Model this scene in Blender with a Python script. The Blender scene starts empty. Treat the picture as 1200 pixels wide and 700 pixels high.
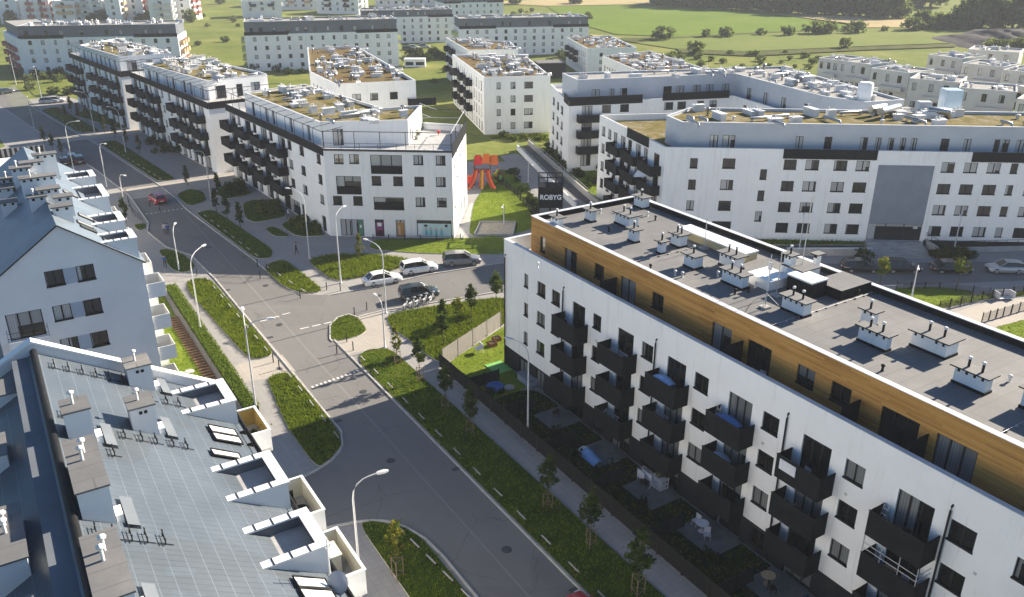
import bpy, bmesh, math, random
from math import radians, sin, cos, pi, atan2, hypot, sqrt
R = random.Random(11)
SC = bpy.context.scene
COL = SC.collection
# ---------------------------------------------------------------- camera model (also used to survey the site)
FPX, TH, RO, H = 986.4, radians(23.358), radians(0.12), 38.0
_c, _s = cos(TH), sin(TH)
FW = (0, _c, -_s)
RT = (cos(RO), sin(RO)*_s, sin(RO)*_c)
UP = (-sin(RO), cos(RO)*_s, cos(RO)*_c)
def ray(x, y):
    a, b = (x-600)/FPX, -(y-350)/FPX
    return tuple(FW[i]+RT[i]*a+UP[i]*b for i in range(3))
def G(x, y, z=0.0):
    d = ray(x, y); t = (z-H)/d[2]
    return (d[0]*t, d[1]*t, z)
def G2(x, y, z=0.0): return G(x, y, z)[:2]
def atY(x, y, Y):
    d = ray(x, y); t = Y/d[1]
    return (d[0]*t, d[1]*t, H+d[2]*t)
AZ = radians(-32.26)
DA = (sin(AZ), cos(AZ)); DB = (cos(AZ), -sin(AZ))
def W(a, b): return (a*DA[0]+b*DB[0], a*DA[1]+b*DB[1])
def ABof(p): return (p[0]*DA[0]+p[1]*DA[1], p[0]*DB[0]+p[1]*DB[1])
def norm2(v):
    l = hypot(*v); return (v[0]/l, v[1]/l)
class Fr:
    """facade frame: s along u, b inward (left of u), z up"""
    def __init__(self, p0, u=None, p1=None):
        self.p = p0[:2]
        if p1 is not None: u = (p1[0]-p0[0], p1[1]-p0[1]); self.L = hypot(*u)
        self.u = norm2(u); self.n = (-self.u[1], self.u[0]); self.ang = atan2(self.u[1], self.u[0])
    def w(self, s, b=0, z=0):
        return (self.p[0]+self.u[0]*s+self.n[0]*b, self.p[1]+self.u[1]*s+self.n[1]*b, z)
    def pix(self, x, y, b=0):
        d = ray(x, y); q = (self.p[0]+self.n[0]*b, self.p[1]+self.n[1]*b)
        t = (q[0]*self.n[0]+q[1]*self.n[1])/(d[0]*self.n[0]+d[1]*self.n[1])
        X = (d[0]*t, d[1]*t)
        return ((X[0]-q[0])*self.u[0]+(X[1]-q[1])*self.u[1], H+d[2]*t)
    def sb(self, p):
        dx, dy = p[0]-self.p[0], p[1]-self.p[1]
        return (dx*self.u[0]+dy*self.u[1], dx*self.n[0]+dy*self.n[1])
WORLD = Fr((0, 0), (1, 0))
ORIG = {}
class MB:
    def __init__(s): s.v = []; s.f = []; s.m = []; s.mats = []; s.sm = []
    def mi(s, m):
        if m not in s.mats: s.mats.append(m)
        return s.mats.index(m)
    def face(s, pts, m, smooth=False):
        i = len(s.v); s.v += [tuple(p) for p in pts]; s.f.append(tuple(range(i, i+len(pts)))); s.m.append(s.mi(m)); s.sm.append(smooth)
        return s
    def grid(s, rows, m, closed=False, smooth=True):
        i0 = len(s.v); n = len(rows[0]); k = s.mi(m)
        for r in rows: s.v += [tuple(p) for p in r]
        for a in range(len(rows)-1):
            for b in range(n if closed else n-1):
                c = (b+1) % n
                s.f.append((i0+a*n+b, i0+a*n+c, i0+(a+1)*n+c, i0+(a+1)*n+b)); s.m.append(k); s.sm.append(smooth)
        return s
    def box(s, F, s0, s1, b0, b1, z0, z1, m, top=None):
        P = [F.w(x, y, z) for z in (z0, z1) for x, y in ((s0, b0), (s1, b0), (s1, b1), (s0, b1))]
        i = len(s.v); s.v += P; k = s.mi(m); kt = s.mi(top) if top else k
        for f, mm in (((0, 3, 2, 1), k), ((4, 5, 6, 7), kt), ((0, 1, 5, 4), k), ((1, 2, 6, 5), k), ((2, 3, 7, 6), k), ((3, 0, 4, 7), k)):
            s.f.append(tuple(i+q for q in f)); s.m.append(mm); s.sm.append(False)
        return s
    def prism(s, poly, z0, z1, m, top=None, bottom=True):
        i = len(s.v); n = len(poly); k = s.mi(m); kt = s.mi(top) if top else k
        s.v += [(p[0], p[1], z0) for p in poly]+[(p[0], p[1], z1) for p in poly]
        for a in range(n):
            b = (a+1) % n; s.f.append((i+a, i+b, i+n+b, i+n+a)); s.m.append(k); s.sm.append(False)
        s.f.append(tuple(range(i+n, i+2*n))); s.m.append(kt); s.sm.append(False)
        if bottom: s.f.append(tuple(range(i+n-1, i-1, -1))); s.m.append(k); s.sm.append(False)
        return s
    def tube(s, pts, r, m, n=6, r2=None, caps=True):
        rows = []
        N = len(pts)
        for i, p in enumerate(pts):
            a = pts[max(i-1, 0)]; b = pts[min(i+1, N-1)]
            t = [b[j]-a[j] for j in range(3)]; l = sqrt(sum(q*q for q in t)) or 1; t = [q/l for q in t]
            h = (0, 0, 1) if abs(t[2]) < .9 else (1, 0, 0)
            e1 = (t[1]*h[2]-t[2]*h[1], t[2]*h[0]-t[0]*h[2], t[0]*h[1]-t[1]*h[0]); l = sqrt(sum(q*q for q in e1)); e1 = [q/l for q in e1]
            e2 = (t[1]*e1[2]-t[2]*e1[1], t[2]*e1[0]-t[0]*e1[2], t[0]*e1[1]-t[1]*e1[0])
            rr = r if r2 is None else r+(r2-r)*i/(N-1)
            if isinstance(r, (list, tuple)): rr = r[i]
            rows.append([tuple(p[j]+rr*(cos(2*pi*k/n)*e1[j]+sin(2*pi*k/n)*e2[j]) for j in range(3)) for k in range(n)])
        s.grid(rows, m, True)
        if caps: s.face(rows[0][::-1], m); s.face(rows[-1], m)
        return s
    def lathe(s, c, prof, m, n=12):
        rows = [[(c[0]+r*cos(2*pi*k/n), c[1]+r*sin(2*pi*k/n), c[2]+z) for k in range(n)] for r, z in prof]
        s.grid(rows, m, True); s.face(rows[-1], m); s.face(rows[0][::-1], m)
        return s
    def mesh(s, name, org=(0, 0, 0)):
        me = bpy.data.meshes.new(name)
        ox, oy, oz = org
        me.from_pydata([(x-ox, y-oy, z-oz) for x, y, z in s.v], [], s.f)
        for m in s.mats: me.materials.append(m)
        me.polygons.foreach_set('material_index', s.m); me.polygons.foreach_set('use_smooth', s.sm)
        me.update(); return me
    def build(s, name, parent=None, org=None):
        """link as ONE mesh object; coordinates are world, parent chains have no rotation"""
        if org is None: org = ORIG.get(parent.name, (0, 0, 0)) if parent else (0, 0, 0)
        o = bpy.data.objects.new(name, s.mesh(name, org)); COL.objects.link(o)
        if parent: o.parent = parent
        else: o.location = org
        ORIG[o.name] = org
        return o
def place(name, me, parent, loc, rz=0, scale=None):
    """an object sharing mesh data, placed at a world location under a parent"""
    o = bpy.data.objects.new(name, me); COL.objects.link(o)
    if parent:
        org = ORIG.get(parent.name, (0, 0, 0)); o.parent = parent
        o.location = tuple(loc[i]-org[i] for i in range(3))
    else: o.location = loc
    o.rotation_euler.z = rz
    if scale: o.scale = (scale,)*3 if not isinstance(scale, (tuple, list)) else scale
    ORIG[o.name] = loc
    return o
def child(name, me, parent):
    """a sub-part in its parent's own local frame"""
    o = bpy.data.objects.new(name, me); COL.objects.link(o); o.parent = parent; return o
def tag(o, label=None, cat=None, group=None, kind=None):
    if label: o['label'] = label
    if cat: o['category'] = cat
    if group: o['group'] = group
    if kind: o['kind'] = kind
    return o
def thing(name, label, cat, loc=(0, 0, 0), rz=0, group=None):
    o = bpy.data.objects.new(name, None); COL.objects.link(o); o.empty_display_size = .5
    o.location = loc; o.rotation_euler.z = rz; ORIG[o.name] = tuple(loc)
    return tag(o, label, cat, group)
def copy_tree(o, loc=None, rz=None, label=None, group=None, parent=None, scale=None):
    c = o.copy(); COL.objects.link(c)
    if parent: c.parent = parent
    if loc is not None: c.location = loc; ORIG[c.name] = tuple(loc)
    if rz is not None: c.rotation_euler.z = rz
    if scale: c.scale = (scale,)*3
    if label: c['label'] = label
    if group: c['group'] = group
    for ch in list(o.children): copy_tree(ch, parent=c)
    return c
def offset(poly, d):
    """inset a CCW polygon by d"""
    n = len(poly); out = []
    for i in range(n):
        a, p, b = poly[i-1], poly[i], poly[(i+1) % n]
        u, v = norm2((p[0]-a[0], p[1]-a[1])), norm2((b[0]-p[0], b[1]-p[1]))
        n1, n2 = (-u[1], u[0]), (-v[1], v[0])
        k = 1+n1[0]*n2[0]+n1[1]*n2[1]; k = max(k, .3)
        out.append((p[0]+d*(n1[0]+n2[0])/k, p[1]+d*(n1[1]+n2[1])/k))
    return out
def inside(p, poly):
    c = False; n = len(poly)
    for i in range(n):
        a, b = poly[i], poly[i-1]
        if (a[1] > p[1]) != (b[1] > p[1]) and p[0] < (b[0]-a[0])*(p[1]-a[1])/(b[1]-a[1])+a[0]: c = not c
    return c
def area(poly): return sum(poly[i-1][0]*poly[i][1]-poly[i][0]*poly[i-1][1] for i in range(len(poly)))/2
def ccw(poly): return poly if area(poly) > 0 else poly[::-1]
def rnd_in(poly, rr):
    xs = [p[0] for p in poly]; ys = [p[1] for p in poly]
    while True:
        p = (rr.uniform(min(xs), max(xs)), rr.uniform(min(ys), max(ys)))
        if inside(p, poly): return p
# ---------------------------------------------------------------- materials
MATS = {}
def newmat(name):
    m = bpy.data.materials.new(name); m.use_nodes = True; nt = m.node_tree; b = nt.nodes['Principled BSDF']; MATS[name] = m
    return m, nt, b
def N(nt, t, **kw):
    n = nt.nodes.new(t)
    for k, v in kw.items(): setattr(n, k, v)
    return n
def pos(nt): return N(nt, 'ShaderNodeNewGeometry').outputs['Position']
def noise(nt, scale, detail=4, rough=.6, vec=None, stretch=None):
    n = N(nt, 'ShaderNodeTexNoise'); n.inputs['Scale'].default_value = scale; n.inputs['Detail'].default_value = detail; n.inputs['Roughness'].default_value = rough
    v = vec or pos(nt)
    if stretch:
        mp = N(nt, 'ShaderNodeVectorMath', operation='MULTIPLY'); mp.inputs[1].default_value = stretch; nt.links.new(v, mp.inputs[0]); v = mp.outputs[0]
    nt.links.new(v, n.inputs['Vector']); return n.outputs['Fac']
def ramp(nt, fac, stops):
    r = N(nt, 'ShaderNodeValToRGB'); e = r.color_ramp.elements
    while len(e) < len(stops): e.new(.5)
    for i, (p, c) in enumerate(stops): e[i].position = p; e[i].color = (*c, 1)
    nt.links.new(fac, r.inputs[0]); return r.outputs[0]
def mixc(nt, fac, a, b, mode='MIX'):
    m = N(nt, 'ShaderNodeMix', data_type='RGBA', blend_type=mode)
    for sock, v in ((m.inputs[0], fac), (m.inputs[6], a), (m.inputs[7], b)):
        if isinstance(v, (int, float)): sock.default_value = v
        elif isinstance(v, tuple): sock.default_value = (*v, 1)
        else: nt.links.new(v, sock)
    return m.outputs[2]
def math_(nt, op, a, b=None, c=None):
    m = N(nt, 'ShaderNodeMath', operation=op)
    for i, v in enumerate((a, b, c)):
        if v is None: continue
        if isinstance(v, (int, float)): m.inputs[i].default_value = v
        else: nt.links.new(v, m.inputs[i])
    return m.outputs[0]
def bump(nt, b, h, strength=.3, dist=.05):
    n = N(nt, 'ShaderNodeBump'); n.inputs['Strength'].default_value = strength; n.inputs['Distance'].default_value = dist
    nt.links.new(h, n.inputs['Height']); nt.links.new(n.outputs[0], b.inputs['Normal'])
def mottled(name, c1, c2, scale=.5, rough=.8, spec=.3, metal=0, bumps=None, mid=(.35, .65), detail=6, stretch=None):
    m, nt, b = newmat(name)
    f = noise(nt, scale, detail, .65, stretch=stretch)
    nt.links.new(ramp(nt, f, [(mid[0], c1), (mid[1], c2)]), b.inputs['Base Color'])
    b.inputs['Roughness'].default_value = rough; b.inputs['Specular IOR Level'].default_value = spec; b.inputs['Metallic'].default_value = metal
    if bumps: bump(nt, b, noise(nt, bumps[0], 4), bumps[1], bumps[2])
    return m
def sep(nt, v):
    s = N(nt, 'ShaderNodeSeparateXYZ'); nt.links.new(v, s.inputs[0]); return s.outputs
def along(nt, d):
    """coordinate of the world position along a horizontal direction"""
    n = N(nt, 'ShaderNodeVectorMath', operation='DOT_PRODUCT'); n.inputs[1].default_value = (*d, 0) if len(d) == 2 else d
    nt.links.new(pos(nt), n.inputs[0]); return n.outputs['Value']
def lines(nt, val, period, width):
    f = math_(nt, 'FRACT', math_(nt, 'DIVIDE', val, period)); return math_(nt, 'LESS_THAN', f, width/period)
def mk_plaster(name, c1, c2):
    m, nt, b = newmat(name)
    col = ramp(nt, noise(nt, .3, 6, .7), [(.35, c1), (.65, c2)])
    st = noise(nt, 1.0, 5, .75, stretch=(2.2, 2.2, .10)); col = mixc(nt, math_(nt, 'MULTIPLY', math_(nt, 'GREATER_THAN', st, .58), .15), col, (.42, .41, .38))
    st2 = noise(nt, 1.0, 4, .7, stretch=(.5, .5, .35)); col = mixc(nt, math_(nt, 'MULTIPLY', st2, .10), col, (.52, .51, .48))
    nt.links.new(col, b.inputs['Base Color']); b.inputs['Roughness'].default_value = .9; b.inputs['Specular IOR Level'].default_value = .2
    bump(nt, b, noise(nt, 25, 4), .05, .02); return m
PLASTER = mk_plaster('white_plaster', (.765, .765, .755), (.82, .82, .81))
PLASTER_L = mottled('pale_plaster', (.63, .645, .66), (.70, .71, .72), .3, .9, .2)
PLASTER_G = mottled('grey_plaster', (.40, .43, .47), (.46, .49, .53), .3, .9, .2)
PLASTER_B = mottled('beige_plaster', (.56, .53, .49), (.64, .61, .57), .4, .9, .2)
PANEL_G = mottled('slate_panel', (.165, .195, .235), (.20, .23, .275), .5, .6, .4)
CLAD_D = mottled('dark_grey_cladding', (.10, .115, .135), (.135, .15, .17), .25, .7, .3)
DARK = mottled('anthracite_metal', (.007, .008, .010), (.013, .0145, .017), 1.5, .75, .12)
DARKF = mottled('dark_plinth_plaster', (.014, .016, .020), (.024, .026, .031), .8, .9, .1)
FRAME = mottled('dark_window_frame', (.009, .009, .010), (.015, .015, .016), 2, .6, .2)
COPING = mottled('light_coping_metal', (.50, .51, .52), (.62, .63, .64), .9, .45, .5)
WHITEM = mottled('white_painted_metal', (.72, .72, .71), (.8, .8, .79), 1.2, .5, .4)
GALV = mottled('galvanised_steel', (.42, .43, .44), (.56, .57, .58), 3, .4, .5, .5)
ZINC = mottled('zinc_duct', (.30, .31, .32), (.45, .46, .47), 2, .3, .5, .8)
CONC = mottled('concrete', (.30, .29, .28), (.40, .39, .37), .8, .9, .2)
PIPEW = mottled('white_vent_pipe', (.62, .61, .59), (.72, .71, .69), 3, .6, .3)
BITUM = None
SEDUM = mottled('green_roof_sedum', (.14, .085, .038), (.13, .105, .04), .35, .95, .1, bumps=(3, .5, .1), mid=(.4, .6))
SEDUMG = None
GRAVEL = mottled('roof_gravel', (.24, .235, .225), (.36, .35, .33), 1.6, .95, .1, bumps=(8, .4, .05))
def leafmat(name, c1, c2, scale=1.0, tr=.45):
    m, nt, b = newmat(name)
    col = ramp(nt, noise(nt, scale, 5, .65), [(.35, c1), (.65, c2)])
    nt.links.new(col, b.inputs['Base Color']); b.inputs['Roughness'].default_value = .8; b.inputs['Specular IOR Level'].default_value = .06
    t = N(nt, 'ShaderNodeBsdfTranslucent'); nt.links.new(mixc(nt, .5, col, (min(1, c2[0]*1.3), c2[1]*1.25, c2[2]*.6)), t.inputs['Color'])
    mx = N(nt, 'ShaderNodeMixShader'); mx.inputs[0].default_value = tr
    nt.links.new(b.outputs[0], mx.inputs[1]); nt.links.new(t.outputs[0], mx.inputs[2]); nt.links.new(mx.outputs[0], nt.nodes['Material Output'].inputs['Surface'])
    return m
LEAF = leafmat('tree_leaves', (.035, .065, .012), (.08, .115, .022))
LEAF_Y = leafmat('yellow_green_leaves', (.13, .145, .022), (.20, .19, .035), 1.5)
LEAF_D = leafmat('dark_leaves', (.018, .034, .011), (.042, .065, .018), 1.2, .35)
HEDGE = leafmat('hedge_leaves', (.07, .125, .012), (.14, .19, .028), 2)
FARLEAF = leafmat('far_tree_leaves', (.10, .14, .05), (.17, .205, .075), .12, .5)
FARLEAF2 = leafmat('far_tree_leaves_dark', (.065, .095, .035), (.11, .145, .05), .12, .5)
BARK = mottled('bark', (.07, .055, .04), (.13, .10, .075), 4, .9, .1)
STAKE = mottled('pale_timber_stake', (.15, .115, .075), (.21, .165, .11), 4, .85, .2)
SAND = mottled('sand', (.42, .36, .27), (.50, .43, .33), 1.5, .95, .1)
SOIL = mottled('dark_soil', (.035, .030, .026), (.07, .058, .048), 1, .95, .1, bumps=(4, .5, .1))
SPOIL = mottled('spoil_earth', (.045, .042, .044), (.075, .07, .07), .12, .95, .1, bumps=(.5, .6, .6))
DECK = mottled('terrace_paving', (.33, .325, .32), (.42, .415, .41), 1, .85, .2)
CREAM = mottled('cream_panel', (.70, .66, .52), (.78, .74, .60), 1, .6, .3)
YELLOWW = mottled('ochre_wall', (.50, .33, .08), (.58, .40, .12), 1, .8, .2)
BLUEGL = mottled('pale_blue_glass_panel', (.38, .50, .60), (.50, .60, .68), .6, .15, .5)
TANW = mottled('tan_render', (.42, .36, .20), (.50, .43, .26), 1, .9, .1)
FENCEW = mottled('grey_timber_fence', (.20, .185, .17), (.28, .26, .235), 1.2, .85, .2, stretch=(6, 6, .6))
RUST = mottled('corten_panel', (.17, .075, .03), (.24, .11, .045), 1.5, .8, .2)
BLACKR = mottled('rubber', (.015, .015, .015), (.022, .022, .022), 3, .8, .2)
def plain(name, c, rough=.5, spec=.4, metal=0, coat=0):
    m, nt, b = newmat(name); f = noise(nt, 3, 3)
    nt.links.new(ramp(nt, f, [(.3, tuple(x*.9 for x in c)), (.7, tuple(min(1, x*1.08) for x in c))]), b.inputs['Base Color'])
    b.inputs['Roughness'].default_value = rough; b.inputs['Specular IOR Level'].default_value = spec; b.inputs['Metallic'].default_value = metal; b.inputs['Coat Weight'].default_value = coat
    return m
def mk_glass(name, dark, curtain, amount, tint=(.02, .024, .028)):
    m, nt, b = newmat(name)
    oi = N(nt, 'ShaderNodeObjectInfo'); rnd = oi.outputs['Random']
    tc = N(nt, 'ShaderNodeTexCoord').outputs['Object']; x = sep(nt, tc)
    wv = math_(nt, 'SINE', math_(nt, 'MULTIPLY', x[0], 38)); drape = math_(nt, 'MULTIPLY_ADD', wv, .18, .8)
    # which side of the window the curtain hangs on, and how wide
    k = math_(nt, 'FRACT', math_(nt, 'MULTIPLY', rnd, 7.31)); thr = math_(nt, 'MULTIPLY', k, 1.6)
    side = math_(nt, 'LESS_THAN', x[0], thr)
    has = math_(nt, 'GREATER_THAN', math_(nt, 'FRACT', math_(nt, 'MULTIPLY', rnd, 3.77)), 1-amount)
    # roller blind from the top for some
    zt = math_(nt, 'FRACT', math_(nt, 'MULTIPLY', rnd, 13.7)); bl = math_(nt, 'GREATER_THAN', x[2], math_(nt, 'MULTIPLY', zt, 2.6))
    msk = math_(nt, 'MULTIPLY', has, math_(nt, 'MAXIMUM', math_(nt, 'MULTIPLY', side, drape), math_(nt, 'MULTIPLY', bl, .6)))
    room = noise(nt, 1.3, 3)
    d = mixc(nt, room, tint, dark)
    nt.links.new(mixc(nt, msk, d, curtain), b.inputs['Base Color'])
    b.inputs['Roughness'].default_value = .06; b.inputs['Specular IOR Level'].default_value = .55
    bump(nt, b, noise(nt, .7, 2), .04, .2)
    return m
GLASS = mk_glass('window_glass', (.012, .014, .016), (.46, .47, .47), .68)
GLASS_D = mk_glass('dark_window_glass', (.008, .009, .010), (.20, .21, .21), .6, (.012, .014, .015))
def mk_bitumen():
    m, nt, b = newmat('roof_bitumen_felt')
    big = noise(nt, .22, 7, .7); fine = noise(nt, 6, 4)
    base = ramp(nt, big, [(.32, (.122, .122, .124)), (.55, (.172, .169, .165)), (.72, (.255, .245, .225))])
    col = mixc(nt, math_(nt, 'MULTIPLY', fine, .35), base, (.09, .09, .095))
    l1 = lines(nt, math_(nt, 'ADD', along(nt, DA), math_(nt, 'MULTIPLY', noise(nt, .5, 2), .12)), 1.0, .05)
    cell = math_(nt, 'FLOOR', along(nt, DA))
    sh = math_(nt, 'MULTIPLY', math_(nt, 'FRACT', math_(nt, 'MULTIPLY', math_(nt, 'SINE', math_(nt, 'MULTIPLY', cell, 12.9)), 43.7)), 7.5)
    l2 = lines(nt, math_(nt, 'ADD', along(nt, DB), sh), 7.5, .07)
    seam = math_(nt, 'MAXIMUM', l1, l2)
    col = mixc(nt, math_(nt, 'MULTIPLY', seam, .45), col, (.06, .06, .063))
    tone = math_(nt, 'FRACT', math_(nt, 'MULTIPLY', math_(nt, 'SINE', math_(nt, 'MULTIPLY', cell, 78.2)), 91.7))
    col = mixc(nt, math_(nt, 'MULTIPLY', tone, .22), col, (.10, .10, .105))
    nt.links.new(col, b.inputs['Base Color']); b.inputs['Roughness'].default_value = .8; b.inputs['Specular IOR Level'].default_value = .35
    bump(nt, b, fine, .25, .02)
    return m
BITUM = mk_bitumen()
def mk_wood():
    m, nt, b = newmat('golden_timber_cladding')
    z = sep(nt, pos(nt))[2]; al = along(nt, DA)
    row = math_(nt, 'FLOOR', math_(nt, 'DIVIDE', z, .14))
    rj = math_(nt, 'FRACT', math_(nt, 'MULTIPLY', math_(nt, 'SINE', math_(nt, 'MULTIPLY', row, 91.3)), 437.5))
    seg = math_(nt, 'FLOOR', math_(nt, 'ADD', math_(nt, 'DIVIDE', al, 3.2), math_(nt, 'MULTIPLY', rj, 3.2)))
    rnd = math_(nt, 'FRACT', math_(nt, 'MULTIPLY', math_(nt, 'SINE', math_(nt, 'ADD', math_(nt, 'MULTIPLY', row, 12.9898), math_(nt, 'MULTIPLY', seg, 78.233))), 4375.85))
    gr = noise(nt, 1.0, 5, .7, stretch=(2, 2, 22))
    big = noise(nt, .25, 4, .6)
    t = math_(nt, 'ADD', math_(nt, 'MULTIPLY', rnd, .34), math_(nt, 'ADD', math_(nt, 'MULTIPLY', gr, .40), math_(nt, 'MULTIPLY', math_(nt, 'SUBTRACT', big, .5), .5)))
    col = ramp(nt, t, [(.1, (.27, .125, .030)), (.42, (.43, .225, .056)), (.8, (.54, .31, .09))])
    ln = lines(nt, z, .14, .014)
    nt.links.new(mixc(nt, math_(nt, 'MULTIPLY', ln, .7), col, (.08, .04, .012)), b.inputs['Base Color'])
    b.inputs['Roughness'].default_value = .7; b.inputs['Specular IOR Level'].default_value = .25
    return m
WOOD = mk_wood()
def mk_tile(name='grey_metal_tile_roof', k=1.12):
    m, nt, b = newmat(name)
    al = along(nt, DA); bl = along(nt, DB); big = noise(nt, .35, 5, .7)
    col = ramp(nt, big, [(.3, (.062*k, .077*k, .092*k)), (.7, (.092*k, .109*k, .128*k))])
    course = lines(nt, al, .36, .04); seam = lines(nt, bl, .62, .035)
    patch = math_(nt, 'GREATER_THAN', noise(nt, .16, 3, .6), .56)
    col = mixc(nt, math_(nt, 'MULTIPLY', patch, .25), col, (.066, .066, .058))
    col = mixc(nt, math_(nt, 'MULTIPLY', math_(nt, 'MULTIPLY', course, noise(nt, .6, 3)), .8), col, (.028, .034, .042))
    col = mixc(nt, math_(nt, 'MULTIPLY', math_(nt, 'MULTIPLY', seam, noise(nt, .35, 3)), .9), col, (.17, .20, .235))
    nt.links.new(col, b.inputs['Base Color']); b.inputs['Roughness'].default_value = .42; b.inputs['Specular IOR Level'].default_value = .45; b.inputs['Metallic'].default_value = .1
    bump(nt, b, math_(nt, 'MAXIMUM', math_(nt, 'FRACT', math_(nt, 'DIVIDE', al, .36)), math_(nt, 'MULTIPLY', seam, 1.5)), .35, .05)
    return m
TILE = mk_tile(); TILE2 = mk_tile('light_grey_tile_roof', 2.1)
def mk_asphalt():
    m, nt, b = newmat('asphalt')
    big = noise(nt, .10, 6, .65); fine = noise(nt, 12, 3)
    col = ramp(nt, big, [(.3, (.150, .144, .138)), (.7, (.185, .178, .170))])
    col = mixc(nt, math_(nt, 'MULTIPLY', fine, .25), col, (.085, .085, .085))
    st = noise(nt, 1.0, 5, .7, stretch=(.5, .5, .5))
    stain = math_(nt, 'GREATER_THAN', st, .68)
    col = mixc(nt, math_(nt, 'MULTIPLY', stain, .22), col, (.075, .073, .07))
    # worn wheel tracks along the street
    tr = math_(nt, 'SINE', math_(nt, 'MULTIPLY', along(nt, DB), 3.5))
    col = mixc(nt, math_(nt, 'MULTIPLY', math_(nt, 'MULTIPLY_ADD', tr, .5, .5), .12), col, (.19, .185, .18))
    vo = N(nt, 'ShaderNodeTexVoronoi', feature='DISTANCE_TO_EDGE'); vo.inputs['Scale'].default_value = .16
    wob = N(nt, 'ShaderNodeVectorMath', operation='ADD'); nz = N(nt, 'ShaderNodeTexNoise'); nz.inputs['Scale'].default_value = .8; nt.links.new(pos(nt), nz.inputs['Vector']); nt.links.new(pos(nt), wob.inputs[0]); nt.links.new(nz.outputs['Color'], wob.inputs[1]); nt.links.new(wob.outputs[0], vo.inputs['Vector'])
    crack = math_(nt, 'MULTIPLY', math_(nt, 'LESS_THAN', vo.outputs['Distance'], .006), math_(nt, 'GREATER_THAN', noise(nt, .08, 2), .5))
    col = mixc(nt, math_(nt, 'MULTIPLY', crack, .3), col, (.06, .06, .06))
    ce = N(nt, 'ShaderNodeTexVoronoi', feature='F1', distance='CHEBYCHEV'); ce.inputs['Scale'].default_value = .07; nt.links.new(pos(nt), ce.inputs['Vector'])
    pt = math_(nt, 'GREATER_THAN', sep(nt, ce.outputs['Color'])[0], .72); col = mixc(nt, math_(nt, 'MULTIPLY', pt, .22), col, (.10, .098, .096))
    jn = math_(nt, 'LESS_THAN', math_(nt, 'ABSOLUTE', math_(nt, 'SUBTRACT', math_(nt, 'ADD', along(nt, DB), math_(nt, 'MULTIPLY', noise(nt, .3, 2), .1)), 22.85)), .09)
    col = mixc(nt, math_(nt, 'MULTIPLY', jn, .35), col, (.26, .25, .24))
    nt.links.new(col, b.inputs['Base Color']); b.inputs['Roughness'].default_value = .85; b.inputs['Specular IOR Level'].default_value = .2
    bump(nt, b, fine, .2, .01); return m
ASPH = mk_asphalt()
def mk_paving(name, c1, c2, pa, pb):
    m, nt, b = newmat(name)
    big = noise(nt, .2, 6, .7)
    col = ramp(nt, big, [(.3, c1), (.7, c2)])
    ln = math_(nt, 'MAXIMUM', lines(nt, along(nt, DA), pa, .02), lines(nt, along(nt, DB), pb, .02))
    ia = math_(nt, 'FLOOR', math_(nt, 'DIVIDE', along(nt, DA), pa)); ib = math_(nt, 'FLOOR', math_(nt, 'DIVIDE', along(nt, DB), pb))
    rn = math_(nt, 'FRACT', math_(nt, 'MULTIPLY', math_(nt, 'SINE', math_(nt, 'ADD', math_(nt, 'MULTIPLY', ia, 12.98), math_(nt, 'MULTIPLY', ib, 78.23))), 437.5))
    col = mixc(nt, math_(nt, 'MULTIPLY', rn, .16), col, tuple(x*.6 for x in c1))
    col = mixc(nt, math_(nt, 'MULTIPLY', ln, .5), col, tuple(x*.45 for x in c1))
    nt.links.new(col, b.inputs['Base Color']); b.inputs['Roughness'].default_value = .9; b.inputs['Specular IOR Level'].default_value = .25
    return m
PAVE = mk_paving('grey_concrete_paving', (.255, .245, .235), (.315, .30, .285), .5, .5)
PAVE_B = mk_paving('beige_block_paving', (.33, .30, .265), (.39, .355, .31), .4, .4)
def mk_grass(name, stops, s1=.5, s2=6, b_=.6):
    m, nt, b = newmat(name)
    f = math_(nt, 'ADD', math_(nt, 'MULTIPLY', noise(nt, s1, 6, .7), .65), math_(nt, 'MULTIPLY', noise(nt, s2, 4, .7), .35))
    nt.links.new(ramp(nt, f, stops), b.inputs['Base Color']); b.inputs['Roughness'].default_value = .95; b.inputs['Specular IOR Level'].default_value = .03
    bump(nt, b, noise(nt, s2*1.5, 4), b_, .12); return m
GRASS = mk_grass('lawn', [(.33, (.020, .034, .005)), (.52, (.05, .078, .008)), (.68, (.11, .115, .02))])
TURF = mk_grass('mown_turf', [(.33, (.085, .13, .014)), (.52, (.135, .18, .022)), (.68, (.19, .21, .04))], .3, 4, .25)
BLADE = leafmat('grass_blades', (.075, .135, .008), (.18, .22, .022), 1.0, .5)
ROUGHG = mk_grass('rough_meadow', [(.3, (.070, .105, .022)), (.5, (.145, .17, .042)), (.7, (.26, .24, .085))], .045, .5, .9)
FIELD_G = mk_grass('green_crop_field', [(.3, (.085, .145, .018)), (.5, (.12, .175, .026)), (.7, (.16, .20, .036))], .03, .5, .3)
FIELD_P = mk_grass('pale_meadow', [(.3, (.11, .15, .035)), (.5, (.15, .18, .048)), (.7, (.20, .21, .065))], .02, .4, .3)
STUBBLE = mk_grass('stubble', [(.3, (.30, .24, .12)), (.5, (.38, .30, .16)), (.7, (.42, .34, .2))], .05, .5, .3)
SCRUB = mk_grass('scrub', [(.3, (.04, .055, .02)), (.5, (.08, .09, .03)), (.7, (.14, .13, .05))], .15, 1, .8)
SEDUMG = mk_grass('green_roof_meadow', [(.34, (.075, .085, .025)), (.5, (.17, .135, .05)), (.62, (.26, .24, .20))], .45, 2.5, .5)
PATIO = mottled('patio_slabs', (.13, .13, .13), (.18, .18, .175), 1, .9, .1)
WHITEL = mottled('white_road_paint', (.55, .54, .52), (.7, .69, .67), 4, .8, .2)
KERB = mottled('concrete_kerb', (.36, .345, .325), (.46, .44, .41), 2, .9, .2)
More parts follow.
